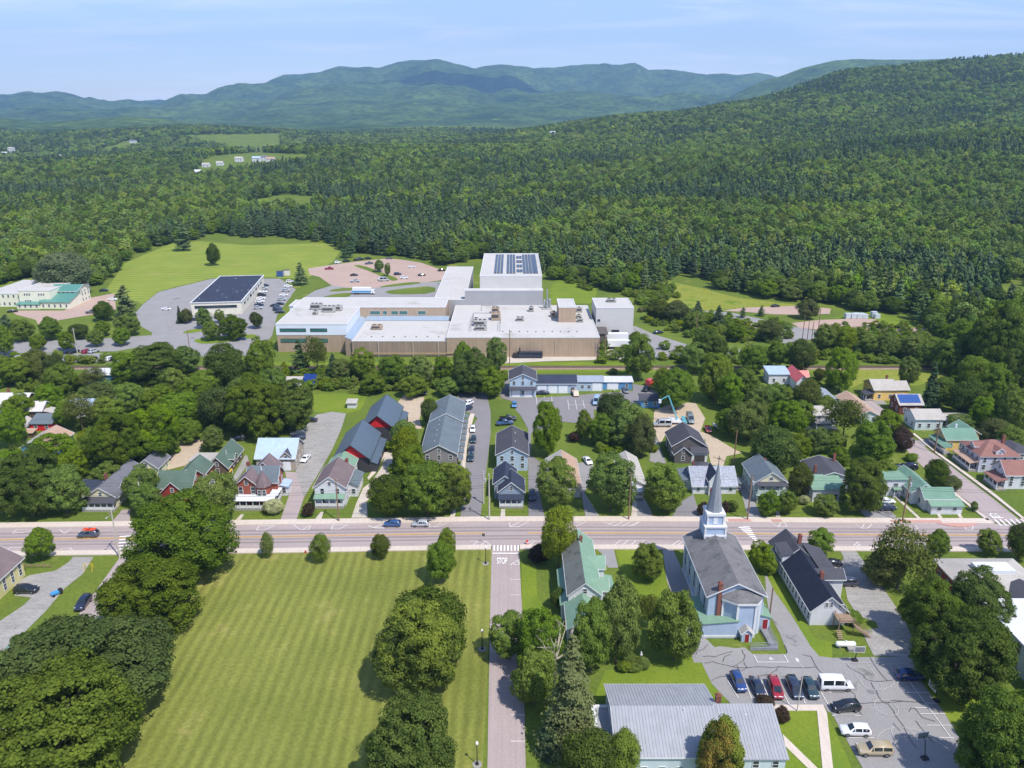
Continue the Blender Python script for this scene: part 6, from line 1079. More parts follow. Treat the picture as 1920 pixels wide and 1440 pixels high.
B2_ = [G(*p, t='E1') for p in ((700,1412),(985,1404),(990,1440),(700,1440))]; MB().hexa([(x - o2[0], y - o2[1], -.05) for x, y in B2_], [(x - o2[0], y - o2[1], z) for (x, y), z in zip(B2_, (.06, .34, .34, .06))]).build('ramp_run', rc, rp_)
for P_ in ((A_[0], A_[3]), (A_[1], A_[2]), (B2_[0], B2_[1]), (B2_[3], B2_[2])):
    (xa, ya), (xb, yb) = P_; b = MB()
    for zz_ in (.95, 1.35): b.tube((xa - o2[0], ya - o2[1], zz_ if P_[0] in A_ else zz_ - .35), (xb - o2[0], yb - o2[1], zz_ - .15), .035, .035, 5)
    for i in range(5): x, y = xa + (xb - xa) * i / 4 - o2[0], ya + (yb - ya) * i / 4 - o2[1]; b.tube((x, y, -.05), (x, y, 1.2), .03, .03, 5)
    b.build('railing', rm_, rp_)
# ------------------------------------------------------------------ factory
memb = M('white_roof_membrane', lin((190, 186, 180)), var=0.04, scale=0.08, rough=0.8, streak=('x', .4, .05), patch=(lin((170, 165, 158)), .06, .58, .1), lines=('x', 3.0, .01, .03))
tanM = M('tan_panel_wall', lin((172, 150, 128)), var=0.06, scale=0.2, rough=0.8, lines=('x', 1.2, .02, .08), streak=('z', .12, .12)); brnM = M('brown_panel_wall', lin((150, 132, 116)), var=0.07, scale=0.2, rough=0.85, lines=('x', 1.2, .02, .08), streak=('z', .10, .16)); gryM = M('grey_panel_wall', lin((158, 158, 160)), var=0.05, scale=0.2, rough=0.7, lines=('x', 1.0, .02, .06)); lgrM = M('light_panel_wall', lin((196, 194, 190)), var=0.04, scale=0.2, rough=0.7, lines=('x', 1.0, .02, .05)); whP = M('white_panel_wall', lin((216, 222, 232)), var=0.03, scale=0.2, rough=0.6, lines=('x', 1.5, .01, .05)); blR = seam('blue_grey_flashing', (150, 166, 182), 'x')
f = House('factory', 'large tan and white factory with flat white roofs', -30, 306.5, 'factory')
f.block(-96.8,-67.8,313.8,343,7.2,'flat',0,tanM,memb,wins='',trim=None,wname='office_wall'); f.block(-96.9,-67.7,313.7,343.1,11.6,'flat',0,whP,memb,wins='',z0=7.2,ov=.1,wname='office_wall',rname='office_roof')
for z, m_ in ((9.3, glass_t), (4.9, glass_t)):
    for x, w in ((-90, 10.6), (-79.4, 6.8)): f.win('S', 313.7, [x], z, w, 1.3, m_, MATS['black_fascia'], False)
f.block(-97.2,-29.6,343,362,11.8,'flat',0,tanM,memb,wins='',ov=.1,wname='wing_wall',rname='wing_roof')
for x, w in ((-61.0, 4.4), (-56.6, 1.8), (-52.3, 3.0), (-48.4, 3.6), (-40.2, 3.4)): f.win('S', 343, [x], 9.4, w, 1.6, glass_t, trim_w, False)
f.block(-101.5,-94,352,364,10.2,'flat',0,whP,memb,wins='',ov=.3,wname='entry_wall',rname='entry_canopy'); f.win('W', -101.5, [355, 359], 5, 3, 7, glass_t, trim_w, False)
f.block(-67.6,-64.6,308,343,6.6,'shedW',1.2,brnM,blR,wins='',ov=0,trim=None,wname='link_wall',rname='link_roof'); f.block(-64.6,-28,338.5,343,6.9,'shedN',.9,brnM,blR,wins='',ov=0,trim=None,wname='link_wall',rname='link_roof')
f.block(-64.7,-26.4,307.0,338.4,6.4,'flat',0,brnM,memb,wins='',ov=.08,wname='plant_wall',rname='plant_roof'); f.block(-26.4,35.3,306.6,362,8.0,'flat',0,tanM,memb,wins='',ov=.08,wname='plant_wall',rname='plant_roof')
f.block(-36.5,-22,362,445,10.8,'flat',0,gryM,memb,wins='',ov=.08,wname='store_wall',rname='store_roof'); f.block(-22,14.4,362.2,366,15.2,'flat',0,gryM,memb,wins='',ov=.08,wname='store_wall',rname='store_roof'); f.block(-15.0,14.0,366,428,21.2,'flat',0,lgrM,memb,wins='',ov=.08,wname='high_bay_wall',rname='high_bay_roof')
f.block(36.6,52.8,334,353,13.6,'flat',0,lgrM,memb,wins='',ov=.08,wname='tower_wall',rname='tower_roof'); f.win('S', 334, [45.2], 2.8, 3.2, 2.4, glass, gryM, False); f.win('S', 334, [37.8], 8.2, 1.1, 1.0, glass, gryM, False); f.block(35.6,40.6,325,334,4.6,'shedN',.6,M('dark_cladding', lin((96, 88, 84)), rough=.8),M('dark_canopy', lin((92, 86, 84)), rough=.8),wins='',trim=None,wname='dock_wall',rname='dock_canopy')
f.block(20.2,27.4,331,347,14.6,'flat',0,tanM,memb,wins='',z0=8.1,ov=.08,wname='penthouse_wall',rname='penthouse_roof')
pip = M('rust_pipe', lin((176, 150, 110)), rough=.7); MB().tube((-35, 306.3 - 306.5, 1.6), (8, -.25, 1.6), .18, .18, 6).build('pipe', pip, f.root)
for x in (-54, -40, -29.8, -4, 17.4, 33.9): MB().tube((x + 30, -.16, -.1), (x + 30, -.16, 6.6), .09, .09, 5).build('downpipe', M('pale_pipe', lin((206, 196, 184)), rough=.6), f.root)
for i, x0 in enumerate([-8.6, -7.1, -5.6, -2.6, -1.1, .4, 5.4, 6.9, 8.4, 9.9, 11.2]): MB().hexa([(x0 + 30, 372 - 306.5, 21.45), (x0 + 31.2, 372 - 306.5, 21.45), (x0 + 31.2, 424 - 306.5, 21.45), (x0 + 30, 424 - 306.5, 21.45)], [(x0 + 30, 372 - 306.5, 21.5), (x0 + 31.2, 372 - 306.5, 21.75), (x0 + 31.2, 424 - 306.5, 21.75), (x0 + 30, 424 - 306.5, 21.5)]).build('solar_row', M('roof_solar', lin((40, 44, 58)), rough=.2, var=.1, spec=.7, lines=('y', 2.0, .01, .35)), f.root)
for k in range(4):
    for x0 in (2.3, 3.8): MB().box(x0 + 30, 375 + k * 12.5 - 306.5, 21.4, x0 + 31.3, 382 + k * 12.5 - 306.5, 21.6).build('solar_row', MATS['roof_solar'], f.root)
for i in range(10): MB().box(-4 + i * 3.4 + 30, 315 - 306.5, 8.1, -3.5 + i * 3.4 + 30, 315.5 - 306.5, 8.45).build('roof_vent', M('vent_grey', lin((110, 108, 106)), rough=.6), f.root)
for i in range(7): MB().box(-58 + i * 4.6 + 30, 313 - 306.5, 6.5, -57.5 + i * 4.6 + 30, 313.5 - 306.5, 6.85).build('roof_vent', MATS['vent_grey'], f.root)
ug = M('unit_grey', lin((170, 168, 162)), rough=.6, var=.08); ud = M('unit_dark', lin((78, 78, 78)), rough=.6)
def unit(x, y, z, sx, sy, sz, label, rot=0.0, tan=False):
    o = thing('rooftop_unit', label, 'rooftop unit', (x, y, z), rot, 'machines on the factory roof'); m_ = tanM if tan else ug
    MB().box(-sx/2, -sy/2, .25, sx/2, sy/2, sz).build('cabinet', m_, o); b = MB()
    for ax in (-sx/2 + .1, sx/2 - .22): b.box(ax, -sy/2, -.02, ax + .12, sy/2, .25)
    b.build('skid', ud, o); n = max(1, int(sx / 1.6))
    for i in range(n): MB().lathe((-sx/2 + sx * (i + .5) / n, 0, sz), [(min(.6, sy*.35), 0), (min(.6, sy*.35), .25), (min(.45, sy*.28), .26)], 10).build('fan', ud, o)
    MB().box(-sx/2 - .02, -sy/2 - .03, sz*.35, sx/2*.6, -sy/2 - .005, sz*.8).build('grille', ud, o)
for x, y, z, sx, sy, sz, lb, tn in ((-7.4,348,8.15,3.4,3,2.6,'tan rooftop unit in the pipe frame at the middle of the factory roof',True),(-7,336,8.15,4,4,3.2,'large tan cabinet behind the railings on the factory roof',True),(-13.5,326,8.15,5.5,4,2.4,'long grey rooftop unit next to the pipe frame near the factory front',False),(-15.5,331.5,8.15,2.6,2,1.8,'small twin fan rooftop unit behind the long unit',False),(-13,318.6,8.15,5,2.4,1.6,'low rooftop unit on the edge side of the long unit',False),(3.6,334,8.15,3.4,2.6,1.5,'flat grey rooftop unit standing alone on the factory roof',False),(8.8,351,8.15,2.2,2.6,2.2,'upright grey unit by the grey store wall',False),(29.6,332,8.15,2.4,2.6,1.6,'bluish rooftop unit beside the tan penthouse, near one of two',False),(29.4,338,8.15,2.2,2.2,1.6,'bluish rooftop unit beside the tan penthouse, far one of two',False),(30.6,350,8.15,2.6,2.4,2.0,'dark unit by the tower side of the penthouse',False),(18.2,341,8.15,2.0,3,2.4,'brown cabinet against the penthouse wall',True),(-86,340,11.75,5,3,2.6,'twin framed chiller at the office roof back',False),(-79.5,336,11.75,5.5,4,2.4,'large grey ducted unit on the office roof',False),(-76,338,11.75,3,3,2.2,'small unit next to the ducted unit on the office roof',False),(-84.5,331,11.75,1.8,3,1.4,'narrow unit on the office roof front',False),(-57.5,326,6.55,4.4,3,1.8,'cream rooftop unit on the lower plant roof',True),(44.5,346,13.75,4,3,1.4,'flat vent unit on the grey tower roof',False)): unit(x, y, z, sx, sy, sz, lb, 0, tn)
st = thing('exhaust_stack', 'cluster of silver exhaust stacks beside the factory penthouse', 'stack', (16.2, 356, 8.1))
for x, y, hh_, r in ((0,0,9,.35),(1.2,.4,4.4,.6),(-1.2,.3,4.0,.6),(0,-1.2,3.6,.55)): MB().lathe((x, y, 0), [(r, 0), (r, hh_), (r*.8, hh_+.2)], 10).build('stack', M('silver_stack', lin((186,188,192)), rough=.35, metallic=.7), st)
MB().box(-2.2,-2.2,0,2.2,1.6,.5).build('base', ug, st)
pf = thing('pipe_frame', 'thin steel pipe frame around the machines on the factory roof', 'pipe frame', (-11, 328, 8.1)); b = MB()
for x0,y0,x1,y1 in ((-6,-12,-6,10),(-6,10,4,10),(4,10,4,24),(4,24,-3,24),(6,-12,6,2)): b.tube((x0,y0,2.4),(x1,y1,2.4),.1,.1,5); b.tube((x0,y0,0),(x0,y0,2.4),.09,.09,5); b.tube((x1,y1,0),(x1,y1,2.4),.09,.09,5)
b.build('frame', ud, pf)
# offices west of the factory
o_ = House('office_building', 'long low office with dark patched roof and ribbon windows', -145, 378, 'office building', rot=R(7.5)); darkr = M('dark_patched_roof', lin((50, 56, 72)), var=.12, scale=.2, rough=.85, patch=(lin((196, 200, 206)), .42, .655, .01))
o_.block(-156.6,-132.8,377.5,444,6.0,'flat',0,wallm('cream_panel', (220, 214, 196), lines=('x', 1.2, .01, .05)),darkr,wins='',ov=.35); o_.win('S',377.5,[-145],3.9,20,1.5,glass,trim_w,False); o_.win('E',-132.8,[386+i*8 for i in range(7)],3.8,5.5,1.6,glass,trim_w,False)
o_ = House('office_building', 'cream office block with a green roofed glass hall', -238, 389, 'office building'); crm = wallm('pale_cream_panel', (226, 222, 200), lines=('x', 1.2, .01, .04)); o_.block(-249.5,-233.5,392,430,8.6,'flat',0,crm,memb,wins='',ov=.15)
for z in (3.4, 6.8): o_.win('S',392,[-246.4,-245.2,-244.0,-239.2,-238.0,-236.8],z,.75,1.0)
o_.block(-268,-249.5,394,428,6.6,'flat',0,crm,memb,wins='S',ov=.15); mg2 = seam('office_green_metal', (88, 140, 128), 'x'); o_.block(-238,-223.4,389.5,401,3.4,'shedN',3.0,crm,mg2,wins='S',ov=.5,th=.2); o_.block(-237.4,-223.6,399,411,7.0,'gx',2.2,crm,mg2,wins='E',ov=.5); o_.win('S',399,[-235,-232.8,-230.6,-228.4,-226.2],6.3,1.2,.6); o_.block(-249.4,-238,388.6,392,2.4,'shedN',.6,crm,mg2,wins='S')
# ------------------------------------------------------------------ far houses up the valley
def HIT(x, y):
    x_, y_ = x, y; u = (x_ - 960) / FPX; v = (y_ - 720) / FPX; dy, dz = cC - v * cS, -cS - v * cC
    Yv = np.linspace(300, 9000, 9000); k = Yv / dy; zr = CAM_H + dz * k; tz = terrain(u * k, Yv); i = np.argmax(tz >= zr)
    return (u * k[i], Yv[i], tz[i])
for x, y, w, d, hh_, rm_, lb in ((449,303,12,9,5.5,rPl,'white farmhouse in the far clearing with a grey gable'),(482,303,13,9,6,mBl,'white farmhouse with a pale blue roof in the far clearing'),(496,301,8,8,6,rGy,'narrow white house between two far farmhouses'),(508,303,14,8,5,rTn,'long white house at the end of the far clearing row'),(387,313,11,8,4,rPl,'small white house at the near edge of the far clearing'),(413,310,10,7,4,rPl,'small pale cottage below the far farmhouses'),(372,329,9,9,6,Wh,'tall white house among trees near the far clearing'),(250,268,16,10,6,rGy,'grey roofed house on the far left rise'),(116,298,14,10,7,rPl,'white house alone among the trees on the left'),(22,284,14,8,8,rPl,'white house beside the far white sheds'),(8,290,30,10,4,mWt,'long white shed at the far left edge'),(1035,253,14,9,6,mWt,'white house in the far middle woods'),(310,264,10,8,5,mBl,'pale blue roofed house among the far trees'),(645,248,18,10,6,rPl,'pale barn beside the far hay field')):
    X, Y, Zh = HIT(x, y); hs_ = House('far_house', lb, X, Y); hs_.root.location.z = Zh - .3; hs_.block(X - w/2, X + w/2, Y - d/2, Y + d/2, hh_, 'gx', 2.4, Wh, rm_, wins='S', trim=None, ww=1.1, wh=1.6, gap=3.5)
# ------------------------------------------------------------------ vehicles
tyre = M('tyre', (0.022, 0.022, 0.024), rough=.9); rim = M('alloy_rim', lin((150, 152, 156)), rough=.35, metallic=.8); cglass = M('car_glass', (0.018, 0.024, 0.03), rough=.05, spec=.9, var=.2); lampW = M('headlamp', lin((220, 224, 228)), rough=.1, spec=.8); lampR = M('tail_lamp', lin((150, 20, 22)), rough=.2); blackp = M('black_plastic', (0.03, 0.03, 0.032), rough=.7)
PAINT = {}
def paint(rgb):
    k = tuple(rgb)
    if k not in PAINT: PAINT[k] = M('car_paint_%02x%02x%02x' % k, lin(rgb), rough=.25, var=.03, scale=1.0, coat=.8, spec=.5)
    return PAINT[k]
SPEC = dict(  # x, sill, belt, top, half width at belt, half width at top ; cabin station range
 sedan=([(-2.35,.38,.72,.80,.76,.66),(-2.2,.26,.92,1.0,.87,.76),(-1.55,.22,.96,1.04,.9,.78),(-.95,.2,.96,1.38,.9,.60),(-.1,.2,.94,1.45,.9,.62),(.55,.2,.93,1.38,.9,.60),(1.25,.2,.92,.98,.9,.78),(2.05,.26,.78,.84,.86,.74),(2.35,.36,.58,.64,.74,.66)],3,5,.33,(-1.4,1.42)),
 hatch=([(-2.05,.4,.8,.9,.76,.68),(-1.95,.28,.95,1.05,.86,.72),(-1.55,.22,.97,1.45,.88,.60),(-.6,.2,.95,1.52,.89,.62),(.45,.2,.93,1.46,.89,.60),(1.15,.2,.93,1.0,.88,.76),(1.85,.26,.8,.86,.84,.72),(2.1,.36,.6,.66,.72,.64)],2,4,.33,(-1.25,1.3)),
 suv=([(-2.35,.45,.95,1.0,.8,.72),(-2.25,.32,1.05,1.2,.9,.74),(-1.95,.28,1.08,1.66,.92,.66),(-.8,.26,1.06,1.74,.93,.68),(.35,.26,1.05,1.68,.93,.66),(1.1,.26,1.04,1.12,.92,.80),(2.0,.3,.95,1.0,.88,.78),(2.35,.42,.7,.76,.78,.70)],2,4,.37,(-1.4,1.45)),
 minivan=([(-2.5,.42,.95,1.0,.82,.74),(-2.42,.3,1.02,1.2,.93,.76),(-2.2,.24,1.04,1.66,.96,.70),(-.8,.22,1.02,1.76,.97,.72),(.6,.22,1.0,1.66,.97,.68),(1.7,.22,.98,1.05,.94,.80),(2.3,.28,.85,.9,.88,.76),(2.55,.4,.65,.7,.78,.7)],2,4,.35,(-1.5,1.6)),
 bigsuv=([(-2.6,.5,1.0,1.05,.9,.82),(-2.52,.4,1.1,1.3,.98,.82),(-2.4,.36,1.12,1.84,1.0,.78),(-.9,.34,1.12,1.9,1.0,.8),(.5,.34,1.1,1.82,1.0,.76),(1.1,.34,1.12,1.2,1.0,.9),(2.3,.38,1.08,1.14,.97,.88),(2.65,.5,.85,.9,.9,.84)],2,4,.4,(-1.6,1.65)),
 pickup=([(-2.75,.5,1.0,1.04,.88,.84),(-2.7,.4,1.04,1.1,.95,.9),(-.75,.36,1.05,1.1,.96,.9),(-.6,.34,1.08,1.76,.96,.70),(.1,.34,1.08,1.84,.96,.72),(.75,.34,1.06,1.74,.96,.70),(1.35,.34,1.08,1.15,.95,.84),(2.4,.38,1.0,1.05,.92,.82),(2.75,.48,.8,.84,.84,.78)],3,5,.4,(-1.7,1.75)),
 van=([(-2.85,.45,1.1,1.3,.9,.84),(-2.82,.36,1.25,2.35,1.0,.84),(-2.6,.34,1.25,2.48,1.02,.86),(-.6,.34,1.25,2.5,1.02,.86),(1.2,.34,1.22,2.4,1.02,.84),(2.05,.34,1.15,1.35,1.0,.82),(2.65,.4,.95,1.02,.92,.76),(2.95,.5,.75,.8,.82,.72)],1,4,.37,(-1.75,1.85)))
CARM = {}
def car_parts(kind):
    if kind in CARM: return CARM[kind]
    st, a, bb, wr, ax = SPEC[kind]; V = []; F_ = []
    for x, zl, zb, zt, wb, wt in st:
        zm = (zl + zb) / 2; ring = [(-wb*.93, zl), (-wb, zm), (-wb*.98, zb), (-wt, zt - .05), (-wt*.82, zt), (wt*.82, zt), (wt, zt - .05), (wb*.98, zb), (wb, zm), (wb*.93, zl)]; V += [(x, y, z) for y, z in ring]
    n = 10
    for i in range(len(st) - 1):
        for j in range(n): F_.append((i*n+j, i*n+(j+1) % n, (i+1)*n+(j+1) % n, (i+1)*n+j))
    F_ += [tuple(range(n-1, -1, -1)), tuple((len(st)-1)*n+j for j in range(n))]
    body = me('body', V, [f_[::-1] for f_ in F_], True); body.materials.append(blackp)
    try: body.shade_smooth_by_angle = None
    except Exception: pass
    P = {'body': body}; S_ = st
    def quad(p, off):
        A = [Vector(q) for q in p]; nrm = (A[1]-A[0]).cross(A[2]-A[0]).normalized(); c = sum(A, Vector())/len(A); 
        return [tuple(q + (c - q)*.07 + nrm*off) for q in A]
    f, g = S_[bb], S_[bb+1]; P['windscreen'] = me('windscreen', quad([(f[0], -f[5]*.9, f[3]-.02), (g[0], -g[5]*.92, g[3]), (g[0], g[5]*.92, g[3]), (f[0], f[5]*.9, f[3]-.02)], .02), [(0, 1, 2, 3)])
    f, g = S_[a], S_[a-1]; P['rear_window'] = me('rear_window', quad([(f[0], f[5]*.9, f[3]-.02), (g[0], g[5]*.92, max(g[3], g[2])), (g[0], -g[5]*.92, max(g[3], g[2])), (f[0], -f[5]*.9, f[3]-.02)], .02), [(0, 1, 2, 3)])
    for sd, nm in ((-1, 'side_left'), (1, 'side_right')):
        v = []; fc = []; cells = [(i, .04, .96) for i in range(a, bb)]
        rngc = [(S_[a-1][0]*.35+S_[a][0]*.65, S_[a][0])] if kind != 'pickup' else []
        for i in range(a, bb):
            p, q = S_[i], S_[i+1]; t0, t1 = .06, .94
            def pt(u, w): x = p[0]+(q[0]-p[0])*u; zb = p[2]+(q[2]-p[2])*u; zt = p[3]+(q[3]-p[3])*u; wb = p[4]*.98+(q[4]-p[4])*.98*u; wt = p[5]+(q[5]-p[5])*u; return (x, sd*(wb+(wt-wb)*w+.018), zb+(zt-.05-zb)*w)
            if kind == 'van' and i == a: continue
            k = len(v); v += [pt(t0, .12), pt(t1, .12), pt(t1, .88), pt(t0, .88)]; fc.append((k, k+1, k+2, k+3) if sd < 0 else (k+3, k+2, k+1, k))
        p, q = S_[bb], S_[bb+1]; k = len(v); x1 = p[0]+(q[0]-p[0])*.62
        v += [(p[0]+.03, sd*(p[4]*.98+.012), p[2]+.06), (x1, sd*(p[4]*.97+.012), p[2]+.06), (p[0]+.05, sd*(p[5]+.03), p[3]-.1)]; fc.append((k, k+1, k+2) if sd < 0 else (k+2, k+1, k))
        P[nm] = me('side_window', v, fc)
    for k in ('windscreen', 'rear_window', 'side_left', 'side_right'): P[k].materials.append(cglass)
    P['tyre'] = MB().lathe((0, 0, 0), [(wr*.62, -.12), (wr, -.1), (wr, .1), (wr*.62, .12)], 14).mesh('wheel', tyre, True); P['rim'] = MB().lathe((0, 0, 0), [(wr*.1, .124), (wr*.6, .128), (wr*.6, .1)][::-1], 10).mesh('rim', rim)
    e = S_[-2]; r = S_[1]; P['head'] = MB().box(-.08, -.16, -.07, .05, .16, .07).mesh('headlight', lampW); P['tail'] = MB().box(-.04, -.1, -.12, .06, .1, .12).mesh('taillight', lampR)
    P['grille'] = MB().box(-.03, -.45, -.08, .03, .45, .08).mesh('grille', blackp)
    CARM[kind] = (P, st, wr, ax); return CARM[kind]
NAMEC = dict(sedan='car', hatch='car', suv='car', minivan='minivan', bigsuv='car', pickup='pickup_truck', van='van')
def car(kind, rear, front, t, rgb, label, z=.1, group=None, cat=None):
    a, b = Vector(G(*rear, t=t)), Vector(G(*front, t=t)); c = (a + b)/2; ang = math.atan2(b.y - a.y, b.x - a.x); return car_at(kind, c.x, c.y, ang, rgb, label, z, group, cat)
def car_at(kind, X, Y, ang, rgb, label, z=.1, group=None, cat=None):
    P, st, wr, ax = car_parts(kind); o = thing(NAMEC[kind], label, cat or {'minivan': 'minivan', 'pickup': 'pickup', 'van': 'van'}.get(kind, 'car'), (X, Y, z), ang, group)
    bo = obj('body', P['body'], o); bo.material_slots[0].link = 'OBJECT'; bo.material_slots[0].material = paint(rgb)
    obj('windscreen', P['windscreen'], o); obj('rear_window', P['rear_window'], o); obj('side_window', P['side_left'], o); obj('side_window', P['side_right'], o)
    w = max(s[4] for s in st)
    for x in ax:
        for sd in (-1, 1):
            q = obj('wheel', P['tyre'], o, None, (x, sd*(w - .1), wr)); q.rotation_euler = (-sd*math.pi/2, 0, 0); obj('rim', P['rim'], q)
    e, r = st[-2], st[1]
    for sd in (-1, 1): obj('headlight', P['head'], o, None, (e[0] + .12, sd*e[4]*.72, e[2] - .06)); obj('taillight', P['tail'], o, None, (r[0] - .04, sd*r[4]*.86, r[2] - .06))
    obj('grille', P['grille'], o, None, (st[-1][0] + .01, 0, (st[-1][1] + st[-1][2])/2)); return o
K = 'black'; BK=(34,36,40); NV=(38,48,72); BLU=(40,66,120); WHI=(232,232,234); SIL=(176,180,184); GR=(96,100,106); RD=(150,30,42); TEA=(38,62,70); GLD=(176,160,130)
car('suv',(655,390),(742,570),'C7',BLU,'dark blue estate car in the angled church lot row next to the hall roof'); car('sedan',(862,440),(938,608),'C7',NV,'dark navy car in the angled row behind the purple shrub'); car('minivan',(1055,440),(1130,650),'C7',RD,'red minivan in the angled church lot row'); car('minivan',(1240,430),(1345,655),'C7',(44,54,72),'navy minivan between red minivan and teal car'); car('suv',(1405,440),(1515,665),'C7',TEA,'dark teal car at the row end next to the white van')
car('van',(1580,515),(1865,515),'C7',WHI,'white passenger van with dark side windows in the church lot'); car('suv',(255,690),(8,705),'C8',BK,'black car parked nose to the lawn path'); car('suv',(355,945),(95,935),'C8',WHI,'white car parked between black car and tan truck'); car('bigsuv',(590,1135),(240,1130),'C8',GLD,'tan and silver big estate truck at the lot corner'); car('suv',(648,385),(892,388),'C8',(30,52,104),'blue car parked at the lawn edge of the basketball court')
car('sedan',(328,540),(185,538),'C5',BK,'black car parked behind the long white house'); car('suv',(465,708),(300,705),'C5',(60,66,82),'dark grey car on the gravel lot')
car('hatch',(412,1380),(272,1380),'B3',(52,88,140),'blue hatchback parked at the main street kerb',.13); car('hatch',(652,1380),(508,1380),'B3',SIL,'silver hatchback parked at the main street kerb',.13)
kc = car('suv',(540,190),(418,195),'C1',(74,84,100),'grey blue car driving on main street with kayaks on top',.13)
kay = M('orange_kayak', lin((232, 84, 48)), rough=.4, var=.05)
for dy, lb in ((-.35, 'orange kayak on the roof rack, kerb side'), (.35, 'orange kayak on the roof rack, road side')):
    o = thing('kayak', lb, 'kayak', (kc.location.x + .5, kc.location.y + dy, kc.location.z + 1.76)); b = MB(); n = 9; rings = []
    for i in range(n): t_ = i/(n-1); w = .31*math.sin(math.pi*(.04+.92*t_))**.7; x = -1.5+3*t_; zb = .12*abs(2*t_-1)**2; rings.append([(x, -w, zb+.16), (x, -w*.55, zb), (x, w*.55, zb), (x, w, zb+.16), (x, w*.5, zb+.27), (x, -w*.5, zb+.27)])
    V = [p for r_ in rings for p in r_]; b.add(V, [(i*6+j, i*6+(j+1) % 6, (i+1)*6+(j+1) % 6, (i+1)*6+j) for i in range(n-1) for j in range(6)] + [tuple(range(5, -1, -1)), tuple((n-1)*6+j for j in range(6))]); b.build('hull', kay, o, None, 0, True); MB().box(-.4, -.17, .285, .35, .17, .30).build('cockpit', blackp, o)
car('suv',(92,492),(200,490),'C1',BK,'black car parked by the yellow house'); car('suv',(482,528),(422,602),'C1',(34,44,66),'navy car parked along the side street by the maples'); car('sedan',(170,905),(215,885),'C1',SIL,'silver car hidden under the big maples')
car('sedan',(990,790),(930,858),'B2',WHI,'white car in the gravel drive beside the blue roofed barn',.09); car('sedan',(1055,500),(940,498),'B2',BK,'black car at the end of the gravel drive',.09); car('suv',(950,612),(845,618),'B2',(70,76,84),'grey car behind the blue roofed barn',.09); car('sedan',(930,645),(860,650),'B2',NV,'navy car squeezed behind the barn roof',.09); car('suv',(420,655),(360,660),'B2',BK,'dark car under trees behind the brown house',.09)
car('hatch',(1022,552),(1016,600),'B3',WHI,'white car first in the line on the townhouse drive',.09); car('hatch',(1026,642),(1022,690),'B3',TEA,'teal car second in the line on the townhouse drive',.09); car('sedan',(1010,730),(1006,775),'B3',NV,'navy car third in the line on the townhouse drive',.09); car('sedan',(1004,795),(1000,838),'B3',TEA,'dark teal car last in the line on the townhouse drive',.09); car('suv',(995,352),(952,368),'B3',WHI,'white car beside the rear townhouse',.09); car('hatch',(988,395),(948,408),'B3',NV,'navy car beside the rear townhouse',.09)
car('suv',(517,245),(515,272),'B3',WHI,'white car on the gravel behind the red barns',.09); car('sedan',(566,250),(562,276),'B3',NV,'dark blue car beside the white one behind the barns',.09); car('sedan',(616,250),(612,276),'B3',BK,'black car at the end of the row behind the barns',.09); car('suv',(972,215),(972,240),'B3',BK,'black car at the top of the townhouse drive',.09); car('suv',(1115,215),(1070,213),'B3',NV,'navy car at the drive corner by the bushes',.09)
car('pickup',(172,488),(302,488),'B4',BK,'black pickup behind the apartment house',.09); car('pickup',(150,530),(268,520),'B4',(58,84,126),'blue pickup behind the apartment house',.09); car('sedan',(490,268),(572,266),'B4',NV,'navy car in front of the garage row',.09); car('van',(995,310),(968,380),'B4',(150,174,200),'pale blue van on the parking bays',.09); car('sedan',(1215,228),(1238,268),'B4',GR,'grey car beside the low blue garage',.09); car('pickup',(1425,215),(1385,252),'B4',BK,'black pickup towing a red trailer',.09); car('hatch',(290,345),(288,395),'B4',(84,132,176),'light blue car on the lot verge',.09); car('sedan',(885,815),(930,872),'B4',WHI,'white car on the back driveway',.09); car('suv',(440,1112),(440,1172),'B4',NV,'navy car in the drive beside the slate blue house',.09); car('sedan',(1312,980),(1308,1032),'B4',BK,'black car in the narrow drive by the street tree',.09)
car('van',(345,538),(212,538),'B5',SIL,'silver van in the work yard',.09); car('van',(495,465),(528,532),'B5',(112,124,128),'grey van in the work yard',.09); car('sedan',(648,545),(678,608),'B5',RD,'dark red car at the work yard entrance',.09)
car('suv',(740,1205),(842,1205),'B6',NV,'navy car in the drive of the corner cottages',.09); car('sedan',(765,1150),(805,1150),'B6',WHI,'white car half hidden under the street tree',.09); car('sedan',(835,868),(932,876),'B6',BK,'black car on the lawn behind the white corner house',.09); car('suv',(1015,872),(935,862),'B6',(30,36,60),'dark blue car behind the green roofed corner house',.09)
# far cars: one small mesh each
FARC = {}
def far_car(x, y, ang, rgb, label, group, kind='sedan', t='F', z=.06):
    if (kind, rgb) not in FARC:
        P, st, wr, ax = car_parts(kind); b = MB(); bd = P['body']; b.add([v.co for v in bd.vertices], [tuple(p.vertices) for p in bd.polygons]); b.cur = 1
        for k in ('windscreen', 'rear_window', 'side_left', 'side_right'): b.add([v.co for v in P[k].vertices], [tuple(p.vertices) for p in P[k].polygons])
        b.cur = 2; w = max(s[4] for s in st)
        for xx in ax:
            for sd in (-1, 1): b.tube((xx, sd*(w-.22), wr), (xx, sd*(w+.02), wr), wr, wr, 10)
        FARC[(kind, rgb)] = b.mesh('car', [paint(rgb), cglass, tyre])
    X, Y = G(x, y, t=t); o = obj('car' if kind != 'pickup' else 'pickup_truck', FARC[(kind, rgb)], None, None, (X, Y, z), ang); return tag(o, label, 'car' if kind != 'pickup' else 'pickup', group)
cn = {WHI: 'white', BK: 'black', NV: 'navy', RD: 'red', SIL: 'silver', BLU: 'blue', GR: 'grey'}
